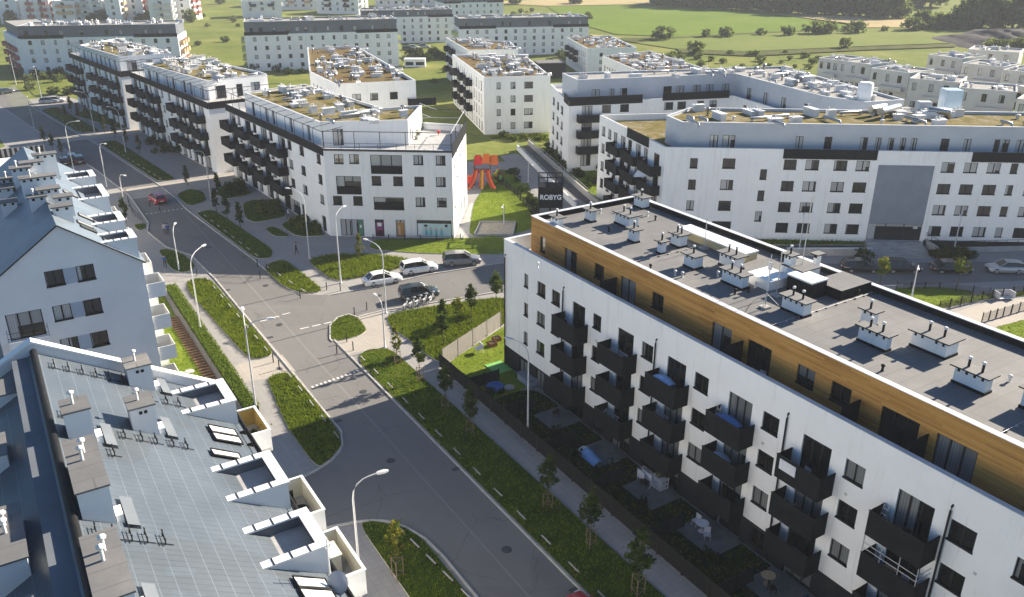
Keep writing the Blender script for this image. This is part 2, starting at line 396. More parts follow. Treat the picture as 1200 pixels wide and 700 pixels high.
# ---------------------------------------------------------------- building kit
def facade(mb, F, s0, s1, z0, z1, ops, m, depth=.2, b=0, rm=None):
    ops = [(max(a, s0), min(c, s1), max(e, z0), min(g, z1)) for a, c, e, g in ops if c > s0+.01 and a < s1-.01 and g > z0 and e < z1]
    ss = sorted(set([s0, s1]+[x for o in ops for x in o[:2]])); zs = sorted(set([z0, z1]+[x for o in ops for x in o[2:]]))
    for j in range(len(zs)-1):
        zc = (zs[j]+zs[j+1])/2; run = None
        for i in range(len(ss)):
            hole = i == len(ss)-1 or any(o[0] < (ss[i]+ss[i+1])/2 < o[1] and o[2] < zc < o[3] for o in ops)
            if not hole and run is None: run = ss[i]
            if hole and run is not None:
                mb.face([F.w(run, b, zs[j]), F.w(ss[i], b, zs[j]), F.w(ss[i], b, zs[j+1]), F.w(run, b, zs[j+1])], m); run = None
    rm = rm or m
    for a, c, e, g in ops:
        for (p, q) in (((a, e), (a, g)), ((a, g), (c, g)), ((c, g), (c, e)), ((c, e), (a, e))):
            mb.face([F.w(p[0], b, p[1]), F.w(q[0], b, q[1]), F.w(q[0], b+depth, q[1]), F.w(p[0], b+depth, p[1])], rm)
WCACHE = {}
def winmesh(w, h, kind, glass):
    key = (round(w, 2), round(h, 2), kind, glass.name)
    if key in WCACHE: return WCACHE[key]
    w, h = key[:2]
    L = WORLD; f = .075; y0, y1 = .10, .17
    fr = MB()
    if kind == 'far':
        f = .09
        fr.box(L, 0, w, .12, .16, 0, f, FRAME).box(L, 0, w, .12, .16, h-f, h, FRAME).box(L, 0, f, .12, .16, f, h-f, FRAME).box(L, w-f, w, .12, .16, f, h-f, FRAME)
        if w > 1.0: fr.box(L, w*.5-.04, w*.5+.04, .12, .16, f, h-f, FRAME)
        fr.box(L, -.03, w+.03, -.04, .11, -.02, .07, FRAME)
        fr.box(L, f, w-f, .15, .19, f, h-f, glass)
        WCACHE[key] = (fr.mesh('window'), None); return WCACHE[key]
    fr.box(L, 0, w, y0, y1, 0, f, FRAME).box(L, 0, w, y0, y1, h-f, h, FRAME)
    fr.box(L, 0, f, y0, y1, f, h-f, FRAME).box(L, w-f, w, y0, y1, f, h-f, FRAME)
    nm = 0
    if kind == 'win' and w > .95: nm = 1
    if kind == 'door': nm = 1 if w < 1.9 else 2
    for k in range(nm):
        x = w*(k+1)/(nm+1); fr.box(L, x-.055, x+.055, y0-.01, y1-.01, f, h-f, FRAME)
    if kind == 'win': fr.box(L, -.03, w+.03, -.05, y0-.002, -.03, .09, FRAME)
    pm = MB().box(L, f*.6, w-f*.6, y0+.03, y1+.012, f*.6, h-f*.6, glass)
    WCACHE[key] = (fr.mesh('window'), pm.mesh('pane')); return WCACHE[key]
def windows(parent, F, ops, kind='win', glass=None, b=0, name=None):
    glass = glass or GLASS
    for (a, c, e, g) in ops:
        k = kind
        if kind == 'auto': k = 'door' if g-e > 1.9 else 'win'
        fm, pm = winmesh(c-a, g-e, k, glass)
        o = place(name or ('balcony_door' if k == 'door' else 'window'), fm, parent, F.w(a, b, e), F.ang)
        if pm: child('pane', pm, o)
BCACHE = {}
def balcony(parent, F, s0, s1, zf, d=1.35, h=1.1, mat=None, style='panel', drop=.28, far=False):
    mat = mat or DARK; w = round(s1-s0, 2); key = (w, d, h, mat.name, style, drop, far); L = WORLD
    if key not in BCACHE:
        a = MB().box(L, 0.004, w-.004, -d+.06, -.004, -.2, 0, CONC if style != 'panel' else mat, DECK)
        r = a if far else MB()
        if style == 'panel':
            r.box(L, 0, w, -d, -d+.05, -drop, h, mat); r.box(L, 0, .05, -d+.052, -.006, -drop, h, mat); r.box(L, w-.05, w, -d+.052, -.006, -drop, h, mat)
            r.box(L, -.02, w+.02, -d-.02, -d+.07, h+.001, h+.04, FRAME)
        else:
            a.box(L, 0, w, -d, -d+.05, -.32, .1, mat)
            r.box(L, 0, w, -d, -d+.04, h-.05, h, FRAME)
            for x in (0, w-.04): r.box(L, x, x+.04, -d+.042, -.005, h-.05, h, FRAME)
            k = int(w/.12)
            for i in range(k+1):
                x = i*(w-.02)/k; r.box(L, x, x+.02, -d+.01, -d+.03, .1, h-.052, FRAME)
        BCACHE[key] = (a.mesh('balcony'), None if far else r.mesh('railing'))
    am, rm = BCACHE[key]
    o = place('balcony', am, parent, F.w(s0, 0, zf), F.ang)
    if rm: child('railing', rm, o)
    return o
def parapet(poly, z0, z1, t, wallm, copm, mbw, mbc, over=.04, ch=.06, outer=False):
    """inner faces + coping ring on a CCW outline (outer faces come from the facades unless outer)"""
    inn = offset(poly, t); n = len(poly)
    o2 = offset(poly, -over); i2 = offset(poly, t+over)
    for a in range(n):
        b = (a+1) % n
        mbw.face([(*inn[a], z0), (*inn[b], z0), (*inn[b], z1), (*inn[a], z1)], wallm)
        if outer: mbw.face([(*poly[a], z0), (*poly[b], z0), (*poly[b], z1), (*poly[a], z1)], wallm)
        for (P, Q, za, zb) in ((o2, i2, z1+ch, z1+ch), (o2, o2, z1, z1+ch), (i2, i2, z1, z1+ch), (o2, i2, z1, z1)):
            if za == zb: mbc.face([(*P[a], za), (*P[b], za), (*Q[b], za), (*Q[a], za)], copm)
            else: mbc.face([(*P[a], za), (*P[b], za), (*P[b], zb), (*P[a], zb)], copm)
    return inn
def chimney(parent, F, s0, s1, b0, b1, z0, h, pipes=2, slots=True, wall=None, cap=None, base=.16, pipe_m=None, capt=.08):
    wall = wall or PLASTER; cap = cap or BITUM
    m = MB().box(F, s0, s1, b0, b1, z0+base, z0+h, wall)
    m.box(F, s0-.06, s1+.06, b0-.06, b1+.06, z0-.05, z0+base, DARK)
    if slots:
        n = max(2, int((s1-s0)/.42))
        for i in range(n):
            if n > 4 and i == n//2: continue
            x = s0+(i+.5)*(s1-s0)/n; m.box(F, x-.075, x+.075, b0-.012, b0+.05, z0+h-.27, z0+h-.05, FRAME)
    o = m.build('chimney', parent)
    MB().box(F, s0-.22, s1+.22, b0-.22, b1+.22, z0+h, z0+h+capt, DARK, cap).build('cap', o)
    for i in range(pipes):
        x = s0+(s1-s0)*((i+1)/(pipes+1)+(.06 if i else -.04)); y = (b0+b1)/2
        p = F.w(x, y, z0+h+capt)
        MB().tube([p, (p[0], p[1], p[2]+.5)], .075, pipe_m or BLACKR, 8).lathe((p[0], p[1], p[2]+.5), [(.11, 0), (.12, .1), (.07, .15)], PIPEW, 8).build('vent_pipe', o)
    return o
def clutter(parent, poly, z, n, rr, big=1.0, mats=None, name='roof_vent'):
    """flue stacks, ducts and housings that stand on a flat roof, each its own part"""
    mats = mats or [PLASTER_L, COPING, PIPEW]
    c = (sum(p[0] for p in poly)/len(poly), sum(p[1] for p in poly)/len(poly))
    for i in range(n):
        p = rnd_in(poly, rr)
        ang = rr.choice([0, pi/2])+atan2(poly[1][1]-poly[0][1], poly[1][0]-poly[0][0])
        F = Fr(p, (cos(ang), sin(ang))); k = rr.random()
        m = MB()
        if k < .55:
            l, w, h = rr.uniform(.9, 2.6)*big, rr.uniform(.5, .9)*big, rr.uniform(.45, 1.0)*big
            m.box(F, 0, l, 0, w, z, z+h, rr.choice(mats)); m.box(F, -.12, l+.12, -.12, w+.12, z+h+.002, z+h+.08, rr.choice([CONC, COPING, PLASTER_L]))
            for q in range(rr.randint(1, 3)):
                a = F.w(l*(q+.6)/3.2, w/2, z+h+.08); m.tube([a, (a[0], a[1], a[2]+.45*big)], .08*big, PIPEW, 6)
        elif k < .8:
            a = F.w(0, 0, z); hh = rr.uniform(.5, 1.3)*big; r_ = rr.uniform(.14, .3)*big
            m.lathe(a, [(r_, 0), (r_, hh*.75), (r_*1.5, hh*.76), (r_*1.5, hh*.92), (r_*.6, hh)], rr.choice([ZINC, PIPEW]), 8)
        else:
            l = rr.uniform(1.5, 4)*big; r_ = .2*big
            m.tube([F.w(0, 0, z+.45*big), F.w(l, 0, z+.45*big), F.w(l, 0, z+.05)], r_, ZINC, 8)
            m.box(F, .3, .4, -.2, .2, z, z+.3*big, GALV)
        m.build(name, parent)
def railing_line(mb, pts, z, h, m, post=1.5, panel=False, bars=None):
    for (p, q) in zip(pts, pts[1:]):
        F = Fr(p, p1=q); L = F.L
        if panel: mb.box(F, 0, L, -.03, .03, z, z+h, m)
        else:
            mb.box(F, 0, L, -.025, .025, z+h-.05, z+h, m)
            n = max(1, int(L/post))
            for i in range(n+1):
                x = min(max(i*L/n, .03), L-.03); mb.box(F, x-.025, x+.025, -.02, .02, z, z+h-.052, m)
            if bars:
                for k in range(1, bars+1): mb.box(F, .03, L-.03, -.012, .012, z+h*k/(bars+1)-.02, z+h*k/(bars+1), m)
# ================================================================ 1. long foreground block with timber penthouse
FM = Fr(G(590.9, 426)[:2], (-DA[0], -DA[1]))
ML = 57.0
main = thing('apartment_block', 'long white block with ochre timber top floor and dark balconies, right foreground', 'apartment block', FM.w(ML/2, 8, 0))
WT = [10.55, 7.73, 4.9]; WH = 1.3
wcols = [(5.5, 6.75), (7.7, 8.9), (13.45, 14.5), (19.4, 20.65), (24.97, 26.3), (31.1, 32.4), (37.3, 38.6), (43.7, 45.1), (47.1, 48.4)]
dcols = [(10.7, 12.4), (16.6, 18.45), (22.2, 24.1), (28.2, 30.2), (34.25, 36.3), (40.7, 42.8), (49.2, 51.2)]
bcols = [(9.64, 12.86), (15.8, 18.95), (21.4, 24.55), (27.55, 30.6), (33.6, 36.82), (40.07, 43.4), (48.6, 51.8)]
mw = [(3.4, 4.05, t-1.3, t) for t in WT]+[(a, c, t-WH, t) for a, c in wcols for t in WT]
md = [(a, c, t-2.55, t) for a, c in dcols for t in WT]
gf = [(2.6, 3.9, .35, 1.75), (5.4, 6.7, -.1, 1.9), (10.4, 12.6, -.1, 1.9), (14, 15.3, .35, 1.75), (16.4, 18.6, -.1, 1.9), (20.2, 21.4, .35, 1.75), (22.2, 24.2, -.1, 1.9), (28.2, 30.4, -.1, 1.9), (31.4, 32.6, .35, 1.75), (34.2, 36.4, -.1, 1.9), (40.6, 42.8, -.1, 1.9)]
m = MB()
facade(m, FM, 0, ML, 2.1, 12.7, mw+md, PLASTER)
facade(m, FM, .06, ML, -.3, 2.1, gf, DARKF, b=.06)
m.face([FM.w(0, 0, 2.1), FM.w(ML, 0, 2.1), FM.w(ML, .06, 2.1), FM.w(0, .06, 2.1)], PLASTER)
FE = Fr(FM.w(0, 16.2), (-FM.n[0], -FM.n[1]))            # far end wall, faces along the street
facade(m, FE, 0, 16.2, 0, 12.7, [(3, 4.2, t-WH, t) for t in WT]+[(11, 12.2, t-WH, t) for t in WT], PLASTER)
mf = [FM.w(0, 0)[:2], FM.w(ML, 0)[:2], FM.w(ML, 16.2)[:2], FM.w(0, 16.2)[:2]]
FBk = Fr(FM.w(ML, 16.2), (-FM.u[0], -FM.u[1])); facade(m, FBk, 0, ML, 0, 12.7, [], PLASTER)
FNe = Fr(FM.w(ML, 0), FM.n); facade(m, FNe, 0, 16.2, 0, 12.7, [], PLASTER)
c = MB(); inn = parapet(mf, 11.42, 12.7, .3, PLASTER, COPING, m, c, .03, .05)
main_wall = m.build('wall', main); c.build('parapet_coping', main)
MB().face([(*p, 11.42) for p in inn], DECK).build('terrace_floor', main)
windows(main, FM, mw, 'win', GLASS_D); windows(main, FM, md, 'door', GLASS_D)
windows(main, FM, [g for g in gf if g[2] > 0], 'win', GLASS_D, b=.06); windows(main, FM, [g for g in gf if g[2] < 0], 'door', GLASS_D, b=.06)
windows(main, FE, [(3, 4.2, t-WH, t) for t in WT]+[(11, 12.2, t-WH, t) for t in WT], 'win', GLASS_D)
for a, c_ in bcols:
    for t in WT: balcony(main, FM, a, c_, t-2.62, 1.35, 1.3, DARK, drop=.3)
# steel cage under the sixth top balcony
cg = MB()
for s in (40.1, 41.2, 42.3, 43.37): cg.tube([FM.w(s, -1.32, 6.43), FM.w(s, -1.32, 7.62)], .03, GALV, 5)
for z in (6.75, 7.1): cg.tube([FM.w(40.1, -1.32, z), FM.w(43.37, -1.32, z)], .025, GALV, 5); cg.tube([FM.w(43.37, -1.32, z), FM.w(43.37, -.05, z)], .025, GALV, 5)
cg.build('steel_cage', main)
for s in (.3, 9.45, 20.95, 33.0, 43.62):
    p = MB().tube([FM.w(s, .05, 11.35), FM.w(s, -.09, 11.25), FM.w(s, -.12, 11.0), FM.w(s, -.12, .2)], .06, FRAME, 7)
    p.build('downpipe', main)
for s in (13.9, 26.9, 31.3, 37.6, 45.4):                               # vent covers on the plaster
    for z in (8.2,): MB().box(FM, s, s+.16, -.03, .02, z, z+.16, GALV).build('wall_vent', main)
# penthouse
B0, B1, S0 = 2.0, 14.15, 1.45
ZD, ZP = 14.5, 14.95
def fx(x, y): return FM.pix(x, y, B0)[0]
pw = [(fx(633.5, 276), fx(639, 279), 12.0, 13.5)]
pd = []
for xa, ya, xb, yb, k in [(661.9, 290, 676, 296.8, 'd'), (697, 308.5, 708, 313.5, 'w'), (727.9, 323.5, 745.4, 331.8, 'd'), (764.6, 341.9, 778, 348.6, 'w'), (835.2, 377.5, 858, 388, 'd'), (877, 399.2, 904.6, 411, 'd'), (935, 428.8, 955.5, 438.8, 'w'), (975, 448.8, 998, 460, 'w'), (1033.8, 478, 1078, 499, 'd'), (1098, 510, 1146, 533, 'd')]:
    q = (fx(xa, ya), fx(xb, yb), 11.47 if k == 'd' else 12.25, 13.55)
    (pd if k == 'd' else pw).append(q)
pd += [(48.2, 50.1, 11.47, 13.55)]
FP = Fr(FM.w(S0, B0), FM.u); PL = ML-S0
pwl = [(a-S0, c_-S0, e, g) for a, c_, e, g in pw]; pdl = [(a-S0, c_-S0, e, g) for a, c_, e, g in pd]
m = MB(); facade(m, FP, 0, PL, 11.4, ZP, pwl+pdl, WOOD)
pf = [FM.w(S0, B0)[:2], FM.w(ML, B0)[:2], FM.w(ML, B1)[:2], FM.w(S0, B1)[:2]]
for i in (1, 2, 3): m.face([(*pf[i], 11.4), (*pf[(i+1) % 4], 11.4), (*pf[(i+1) % 4], ZP), (*pf[i], ZP)], WOOD if i == 3 else PLASTER)
pent = m.build('timber_penthouse', main)
m = MB(); c = MB(); inn = parapet(pf, ZD, ZP, .32, DARK, COPING, m, c, .05, .05)
m.build('roof_upstand', main); c.build('roof_coping', main)
MB().face([(*p, ZD) for p in inn], BITUM).build('roof', main)
windows(main, FP, pwl, 'win', GLASS_D); windows(main, FP, pdl, 'door', GLASS_D)
for s in (fx(720, 345)+.2, fx(872, 400)-.1, fx(1082, 520)+.15, 36.2):          # privacy screens on the terrace
    MB().box(FM, s, s+.06, .34, B0-.01, 11.43, 13.25, DARK).build('privacy_screen', main)
# roof chimneys: cap corners read off the survey picture, on the roof plane
def chim_px(fl, fr, br, base, pipes=2, k=(590, 220, 5.985), slots=True):
    P = [(k[0]+a/k[2], k[1]+b/k[2]) for a, b in (fl, fr, br, base)]
    g = G(*P[3], ZD); d = ray(*P[1]); t = hypot(g[0], g[1])/hypot(d[0], d[1]); zc = H+d[2]*t
    zc = ZD+max(1.15, min((zc-ZD)*1.3, 2.6))
    a, b, c2 = (FM.sb(G(*p, zc)) for p in P[:3])
    b0 = (a[1]+b[1])/2
    return chimney(main, FM, a[0]+.22, b[0]-.22, b0+.22, max(c2[1]-.22, b0+.7), ZD, zc-ZD-.09, pipes, slots)
k1, k2, k3 = (590, 220, 5.985), (770, 260, 5.985), (900, 290, 4)
CH = [((305, 190), (385, 218), (440, 205), (375, 270), 1, k1), ((550, 140), (618, 168), (655, 155), (615, 218), 1, k1), ((905, 45), (968, 80), (1045, 62), (970, 118), 1, k1),
      ((755, 160), (890, 210), (970, 190), (890, 268), 2, k1), ((850, 275), (925, 305), (985, 295), (922, 378), 1, k1),
      ((60, 70), (175, 100), (245, 85), (180, 165), 2, k2), ((-18, 122), (28, 148), (95, 132), (38, 212), 1, k2), ((165, 210), (265, 253), (360, 232), (270, 310), 1, k2),
      ((415, 200), (560, 260), (640, 235), (565, 318), 2, k2), ((435, 315), (600, 390), (685, 370), (602, 455), 2, k2), ((870, 215), (945, 247), (1012, 228), (942, 400), 1, k2),
      ((1075, 215), (1128, 237), (1180, 225), (1130, 335), 0, k2), ((850, 500), (1045, 580), (1135, 558), (1035, 660), 2, k2),
      ((420, 278), (505, 312), (555, 300), (500, 372), 1, k3), ((410, 355), (565, 425), (612, 408), (550, 475), 2, k3), ((655, 380), (850, 458), (935, 430), (835, 512), 2, k3), ((852, 545), (1040, 622), (1095, 600), (1022, 685), 2, k3)]
for q in CH: chim_px(*q[:5], k=q[5])
chimney(main, FM, 42.6, 45.2, 6.6, 8.2, ZD, 1.2); chimney(main, FM, 48.5, 51.0, 4.6, 6.2, ZD, 1.2); chimney(main, FM, 49.5, 52, 9.5, 11, ZD, 1.2)
# stair head and lift housing with bright hatch
a = [FM.sb(G(k2[0]+x/k2[2], k2[1]+y/k2[2], ZD+1.3)) for x, y in ((920, 365), (1095, 435), (1197, 395), (1020, 335))]
sa, sb_, ba, bb = (a[0][0]+a[3][0])/2, (a[1][0]+a[2][0])/2, (a[0][1]+a[1][1])/2, (a[2][1]+a[3][1])/2
hb = MB().box(FM, sa, sb_, ba, bb, ZD-.05, ZD+1.2, DARK).build('lift_housing', main)
MB().box(FM, sa-.05, sb_+.05, ba-.05, bb+.05, ZD+1.202, ZD+1.32, WHITEM).build('hatch_lid', hb)
MB().box(FM, sa+.9, sb_+1.2, bb+.1, B1-.45, ZD-.05, ZD+.75, DARK, BITUM).build('low_housing', hb)
a = [FM.sb(G(k2[0]+x/k2[2], k2[1]+y/k2[2], ZD+.7)) for x, y in ((155, 40), (630, 225), (650, 205))]
MB().box(FM, a[0][0], a[1][0], a[0][1], a[0][1]+1.25, ZD-.05, ZD+.62, TANW).box(FM, a[0][0]-.05, a[1][0]+.05, a[0][1]-.08, a[0][1]+1.35, ZD+.622, ZD+.74, WHITEM).build('skylight_strip', main)
a = [FM.sb(G(k2[0]+x/k2[2], k2[1]+y/k2[2], ZD+1.2)) for x, y in ((580, 305), (800, 245), (720, 345))]
st = MB().box(FM, a[0][0]+.6, a[0][0]+2.7, a[0][1]+.3, a[0][1]+2.4, ZD-.05, ZD+.7, PLASTER).build('stair_head', main)
MB().box(FM, a[0][0]+.5, a[0][0]+2.8, a[0][1]+.2, a[0][1]+2.5, ZD+.702, ZD+.78, WHITEM).build('cap', st)
a = FM.sb(G(k2[0]+790/k2[2], k2[1]+440/k2[2], ZD))
fs = MB().box(FM, a[0]-.1, a[0]+1.8, a[1]+1.2, a[1]+3.1, ZD-.05, ZD+1.3, PLASTER).build('stair_head', main)
MB().box(FM, a[0]-.2, a[0]+1.9, a[1]+1.1, a[1]+3.2, ZD+1.302, ZD+1.38, DARK, BITUM).build('cap', fs)
MB().box(FM, a[0]+.4, a[0]+1.4, a[1]+1.16, a[1]+1.2-.003, ZD+.1, ZD+1.2, BLUEGL).build('door', fs)
# masts
def mast(px, py, k, h, cross=True):
    p = G(k[0]+px/k[2], k[1]+py/k[2], ZD); m = MB().tube([p, (p[0], p[1], ZD+h)], .035, GALV, 6)
    m.box(Fr(p, FM.u), -.3, .3, -.3, .3, ZD, ZD+.15, CONC)
    if cross:
        for q in (.3, 2.2, 4.2): m.tube([(p[0], p[1], ZD+1.1), (p[0]+1.1*cos(q), p[1]+1.1*sin(q), ZD+.05)], .02, GALV, 4)
        for z in (.75, .9): m.tube([(p[0]-.5, p[1], ZD+h*z), (p[0]+.5, p[1]+.2, ZD+h*z)], .015, GALV, 4)
        m.box(Fr(p, FM.u), -.12, .12, -.05, .05, ZD+h*.72, ZD+h*.86, PIPEW)
    m.build('antenna_mast', main)
mast(755, 605, k2, 3.9); mast(1000, 420, k2, 6.5, False); mast(330, 190, k2, 2.6, False); mast(835, 520, k2, 3.4, False)
for x, y, k in [(125, 378, k2), (175, 390, k2), (425, 385, k2), (545, 510, k2), (640, 495, k2), (690, 460, k2), (535, 580, k3), (420, 225, k3), (1130, 630, k3), (240, 560, k1), (740, 310, k1), (1030, 575, k1), (1065, 230, k1), (680, 180, k1), (1010, 200, k1)]:
    p = G(k[0]+x/k[2], k[1]+y/k[2], ZD); MB().lathe(p, [(.11, 0), (.08, .05), (.07, .3), (.13, .32), (.12, .42), (.05, .46)], R.choice([BLACKR, PIPEW]), 8).build('roof_outlet', main)
# lightning conductor lines across the roof, on little feet
def wire(p, q, z=ZD):
    w = MB().tube([(p[0], p[1], z+.09), (q[0], q[1], z+.09)], .014, GALV, 4); L = hypot(q[0]-p[0], q[1]-p[1]); n = int(L/1.0)
    for i in range(n+1):
        x, y = p[0]+(q[0]-p[0])*i/n, p[1]+(q[1]-p[1])*i/n; w.lathe((x, y, z), [(.09, 0), (.07, .08)], BLACKR if i % 2 else CONC, 6)
    w.build('lightning_wire', main)
wire(FM.w(28.3, 2.5), FM.w(28.3, 13.6)); wire(FM.w(43.6, 2.5), FM.w(43.6, 13.6)); wire(FM.w(14.5, 2.5), FM.w(14.5, 13.6))
# ================================================================ 2. tiled-roof gable blocks on the left
FAB = Fr((0, 0), DB)                    # s = b (across the street), b = a (along the street)
def P3(a, b, z): return (*W(a, b), z)
def dormer(par, a0, a1, b0, b1, zf, zt, roofz, side=1, front_z=None):
    """flat-roofed box dormer let into a slope; b1 is the street face"""
    t = .32; m = MB(); fz = front_z if front_z is not None else roofz(b1)-.05
    def q(*p): m.face([P3(*x) for x in p], PLASTER_L)
    n = 6
    for a in (a0, a1):
        q((a, b0, zt), (a, b1, zt), (a, b1, fz), (a, b0, min(zt-.02, roofz(b0)-.3)))
    q((a0, b1, fz), (a1, b1, fz), (a1, b1, zt), (a0, b1, zt)); q((a0, b0, zt), (a1, b0, zt), (a1, b0, zt-.4), (a0, b0, zt-.4))
    for (u0, v0, u1, v1) in ((a0+t, b0+.1, a0+t, b1-t), (a1-t, b0+.1, a1-t, b1-t), (a0+t, b1-t, a1-t, b1-t)):
        m.face([P3(u0, v0, zf), P3(u1, v1, zf), P3(u1, v1, zt), P3(u0, v0, zt)], CLAD_D)  # inner recess sides coloured dark to stand in for shade
    o = m.build('dormer', par)
    c = MB()
    for (u0, u1, v0, v1) in ((a0-.06, a0+t+.05, b0-.35, b1+.08), (a1-t-.05, a1+.06, b0-.35, b1+.08), (a0+t+.052, a1-t-.052, b1-t-.1, b1+.08)):
        c.box(FAB, v0, v1, u0, u1, zt+.002, zt+.09, WHITEM)
    for k in range(1, 4):
        v = b0+(b1-b0)*k/4
        for (u0, u1) in ((a0-.07, a0+t+.06), (a1-t-.06, a1+.07)): c.box(FAB, v-.025, v+.025, u0, u1, zt+.07, zt+.115, FRAME)
    c.build('dormer_coping', o)
    MB().face([P3(a0+t, b0+.1, zf), P3(a0+t, b1-t, zf), P3(a1-t, b1-t, zf), P3(a1-t, b0+.1, zf)], DECK).build('dormer_roof', o)
    w = MB().box(FAB, b1+.0, b1+.03, a0+.5, a1-.5, fz+.1, zt-.35, GLASS_D).build('window', o)
    return o
def gable_block(label, a0, a1, br, zr, mslope, bl_half, br_half, parz=0.0):
    """a0 = gable end towards the camera, a1 = far end; ridge at b=br"""
    root = thing('gable_roof_block', label, 'apartment block', P3((a0+a1)/2, br, 0))
    rz = lambda b: zr-mslope*abs(b-br)
    bl, b2 = br-bl_half, br+br_half
    return root, rz, bl, b2
# --- LB2: the one whose gable faces us
a0, a1, br, zr, ms = 68.83, 98.3, 3.15, 17.97, .72
lb2, rz2, bl, b2 = gable_block('white gable ended block, windows with blue grey panels, beside the stepped garden on the left', a0, a1, br, zr, ms, 5.4, 5.4)
FG = Fr(W(a0, 5.05), DB)
gw = []
for t in (14.58, 11.72, 8.9, 6.05, 3.2): gw += [(-3.42, -2.13, t-1.3, t), (-1.25, 0.02, t-1.3, t)]
gd = [(-6.59, -4.15, t-2.15, t) for t in (11.72, 8.87, 6.02, 3.17)]
m = MB()
ze = rz2(b2)
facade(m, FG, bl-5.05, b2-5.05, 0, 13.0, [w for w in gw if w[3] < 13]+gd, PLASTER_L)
# gable triangle in strips round the top windows
top = [(-3.42, -2.13, 14.1, 14.58), (-1.25, .02, 14.1, 14.58)]
xs = sorted([bl-5.05, -3.42, -2.13, br-5.05, -1.25, .02, b2-5.05])
for x0, x1 in zip(xs, xs[1:]):
    hole = any(t[0]-.01 < (x0+x1)/2 < t[1]+.01 for t in top); z0 = 14.58 if hole else 13.0
    if hole: m.face([FG.w(x0, 0, 13.0), FG.w(x1, 0, 13.0), FG.w(x1, 0, 13.28), FG.w(x0, 0, 13.28)], PLASTER_L)
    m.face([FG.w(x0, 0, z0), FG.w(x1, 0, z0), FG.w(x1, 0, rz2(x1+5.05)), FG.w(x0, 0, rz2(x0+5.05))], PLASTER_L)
for t in top:
    for x in t[:2]: m.face([FG.w(x, 0, 13.28), FG.w(x, 0, 14.58), FG.w(x, .2, 14.58), FG.w(x, .2, 13.28)], PLASTER_L)
    m.face([FG.w(t[0], 0, 13.28), FG.w(t[1], 0, 13.28), FG.w(t[1], .2, 13.28), FG.w(t[0], .2, 13.28)], PLASTER_L)
    m.face([FG.w(t[0], 0, 14.58), FG.w(t[1], 0, 14.58), FG.w(t[1], .2, 14.58), FG.w(t[0], .2, 14.58)], PLASTER_L)
    m.face([FG.w(t[0], .22, 13.2), FG.w(t[1], .22, 13.2), FG.w(t[1], .22, 14.6), FG.w(t[0], .22, 14.6)], FRAME)
for b in (bl, b2): m.face([P3(a0, b, 0), P3(a1, b, 0), P3(a1, b, rz2(b)), P3(a0, b, rz2(b))], PLASTER)
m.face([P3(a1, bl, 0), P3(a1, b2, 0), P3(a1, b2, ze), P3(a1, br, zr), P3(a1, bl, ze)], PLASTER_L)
m.build('wall', lb2)
windows(lb2, FG, gw, 'win', GLASS); windows(lb2, FG, gd, 'door', GLASS)
for t in (14.58, 11.72, 8.9, 6.05): MB().box(FG, -2.12, -1.26, -.012, .05, t-1.28, t-.02, PANEL_G if False else mottled('blue_grey_infill', (.30, .36, .44), (.36, .42, .50), .5, .8) if 'blue_grey_infill' not in MATS else MATS['blue_grey_infill']).build('infill_panel', lb2)
m = MB(); ov = .18
for s in (1, -1):
    be = b2+.25 if s > 0 else bl-.25
    m.face([P3(a0-ov, br, zr+.12), P3(a0-ov, be, rz2(be)+.12), P3(a1+ov, be, rz2(be)+.12), P3(a1+ov, br, zr+.12)], TILE2)
    m.face([P3(a0-ov, br, zr+.0), P3(a0-ov, be, rz2(be)-.0), P3(a0-ov, be, rz2(be)+.12), P3(a0-ov, br, zr+.12)], FRAME)
    m.face([P3(a0-ov, be, rz2(be)+.12), P3(a1+ov, be, rz2(be)+.12), P3(a1+ov, be, rz2(be)-.05), P3(a0-ov, be, rz2(be)-.05)], FRAME)
rf2 = m.build('roof', lb2)
for (x0, x1) in ((68.95, 71.3), (74.1, 76.9), (82.4, 87.1), (90.6, 93.3)):
    dormer(lb2, x0, x1, 6.3, 8.45, 15.35, 16.0, rz2)
    for f in (10.95, 8.1, 5.25, 2.4):
        k = MB().box(FAB, 8.56, 9.9, x0, min(x1, x0+2.8), f-.15, f, WHITEM, DECK); o = k.build('balcony', lb2)
        x2 = min(x1, x0+2.8)
        MB().box(FAB, 9.9, 9.95, x0-.02, x2+.02, f-.2, f+1.05, CREAM if f < 0 else WHITEM).box(FAB, 8.57, 9.898, x0-.02, x0+.03, f-.2, f+1.05, WHITEM).box(FAB, 8.57, 9.898, x2-.03, x2+.02, f-.2, f+1.05, WHITEM).build('railing', o)
        MB().box(FAB, 8.55, 8.6, x0+.3, x2-.3, f+.02, f+2.2, GLASS_D).build('balcony_door', lb2)
for f in (9.45, 6.6, 3.75):                                             # gable balconies on the left of the end wall
    o = MB().box(FG, -6.75, -4.0, -.75, -.005, f-.12, f, CONC, DECK).build('balcony', lb2)
    MB().box(FG, -6.75, -4.0, -.8, -.752, f-.25, f+.28, WHITEM).build('balcony_front', o)
    r = MB()
    for z in (.65, 1.05): r.box(FG, -6.75, -4.0, -.79, -.76, f+z-.03, f+z, FRAME)
    for x in (-6.75, -5.4, -4.03): r.box(FG, x, x+.03, -.79, -.76, f+.285, f+1.02, FRAME)
    for x in (-6.75, -4.03): r.box(FG, x, x+.03, -.758, -.01, f+1.02, f+1.05, FRAME)
    r.build('railing', o)
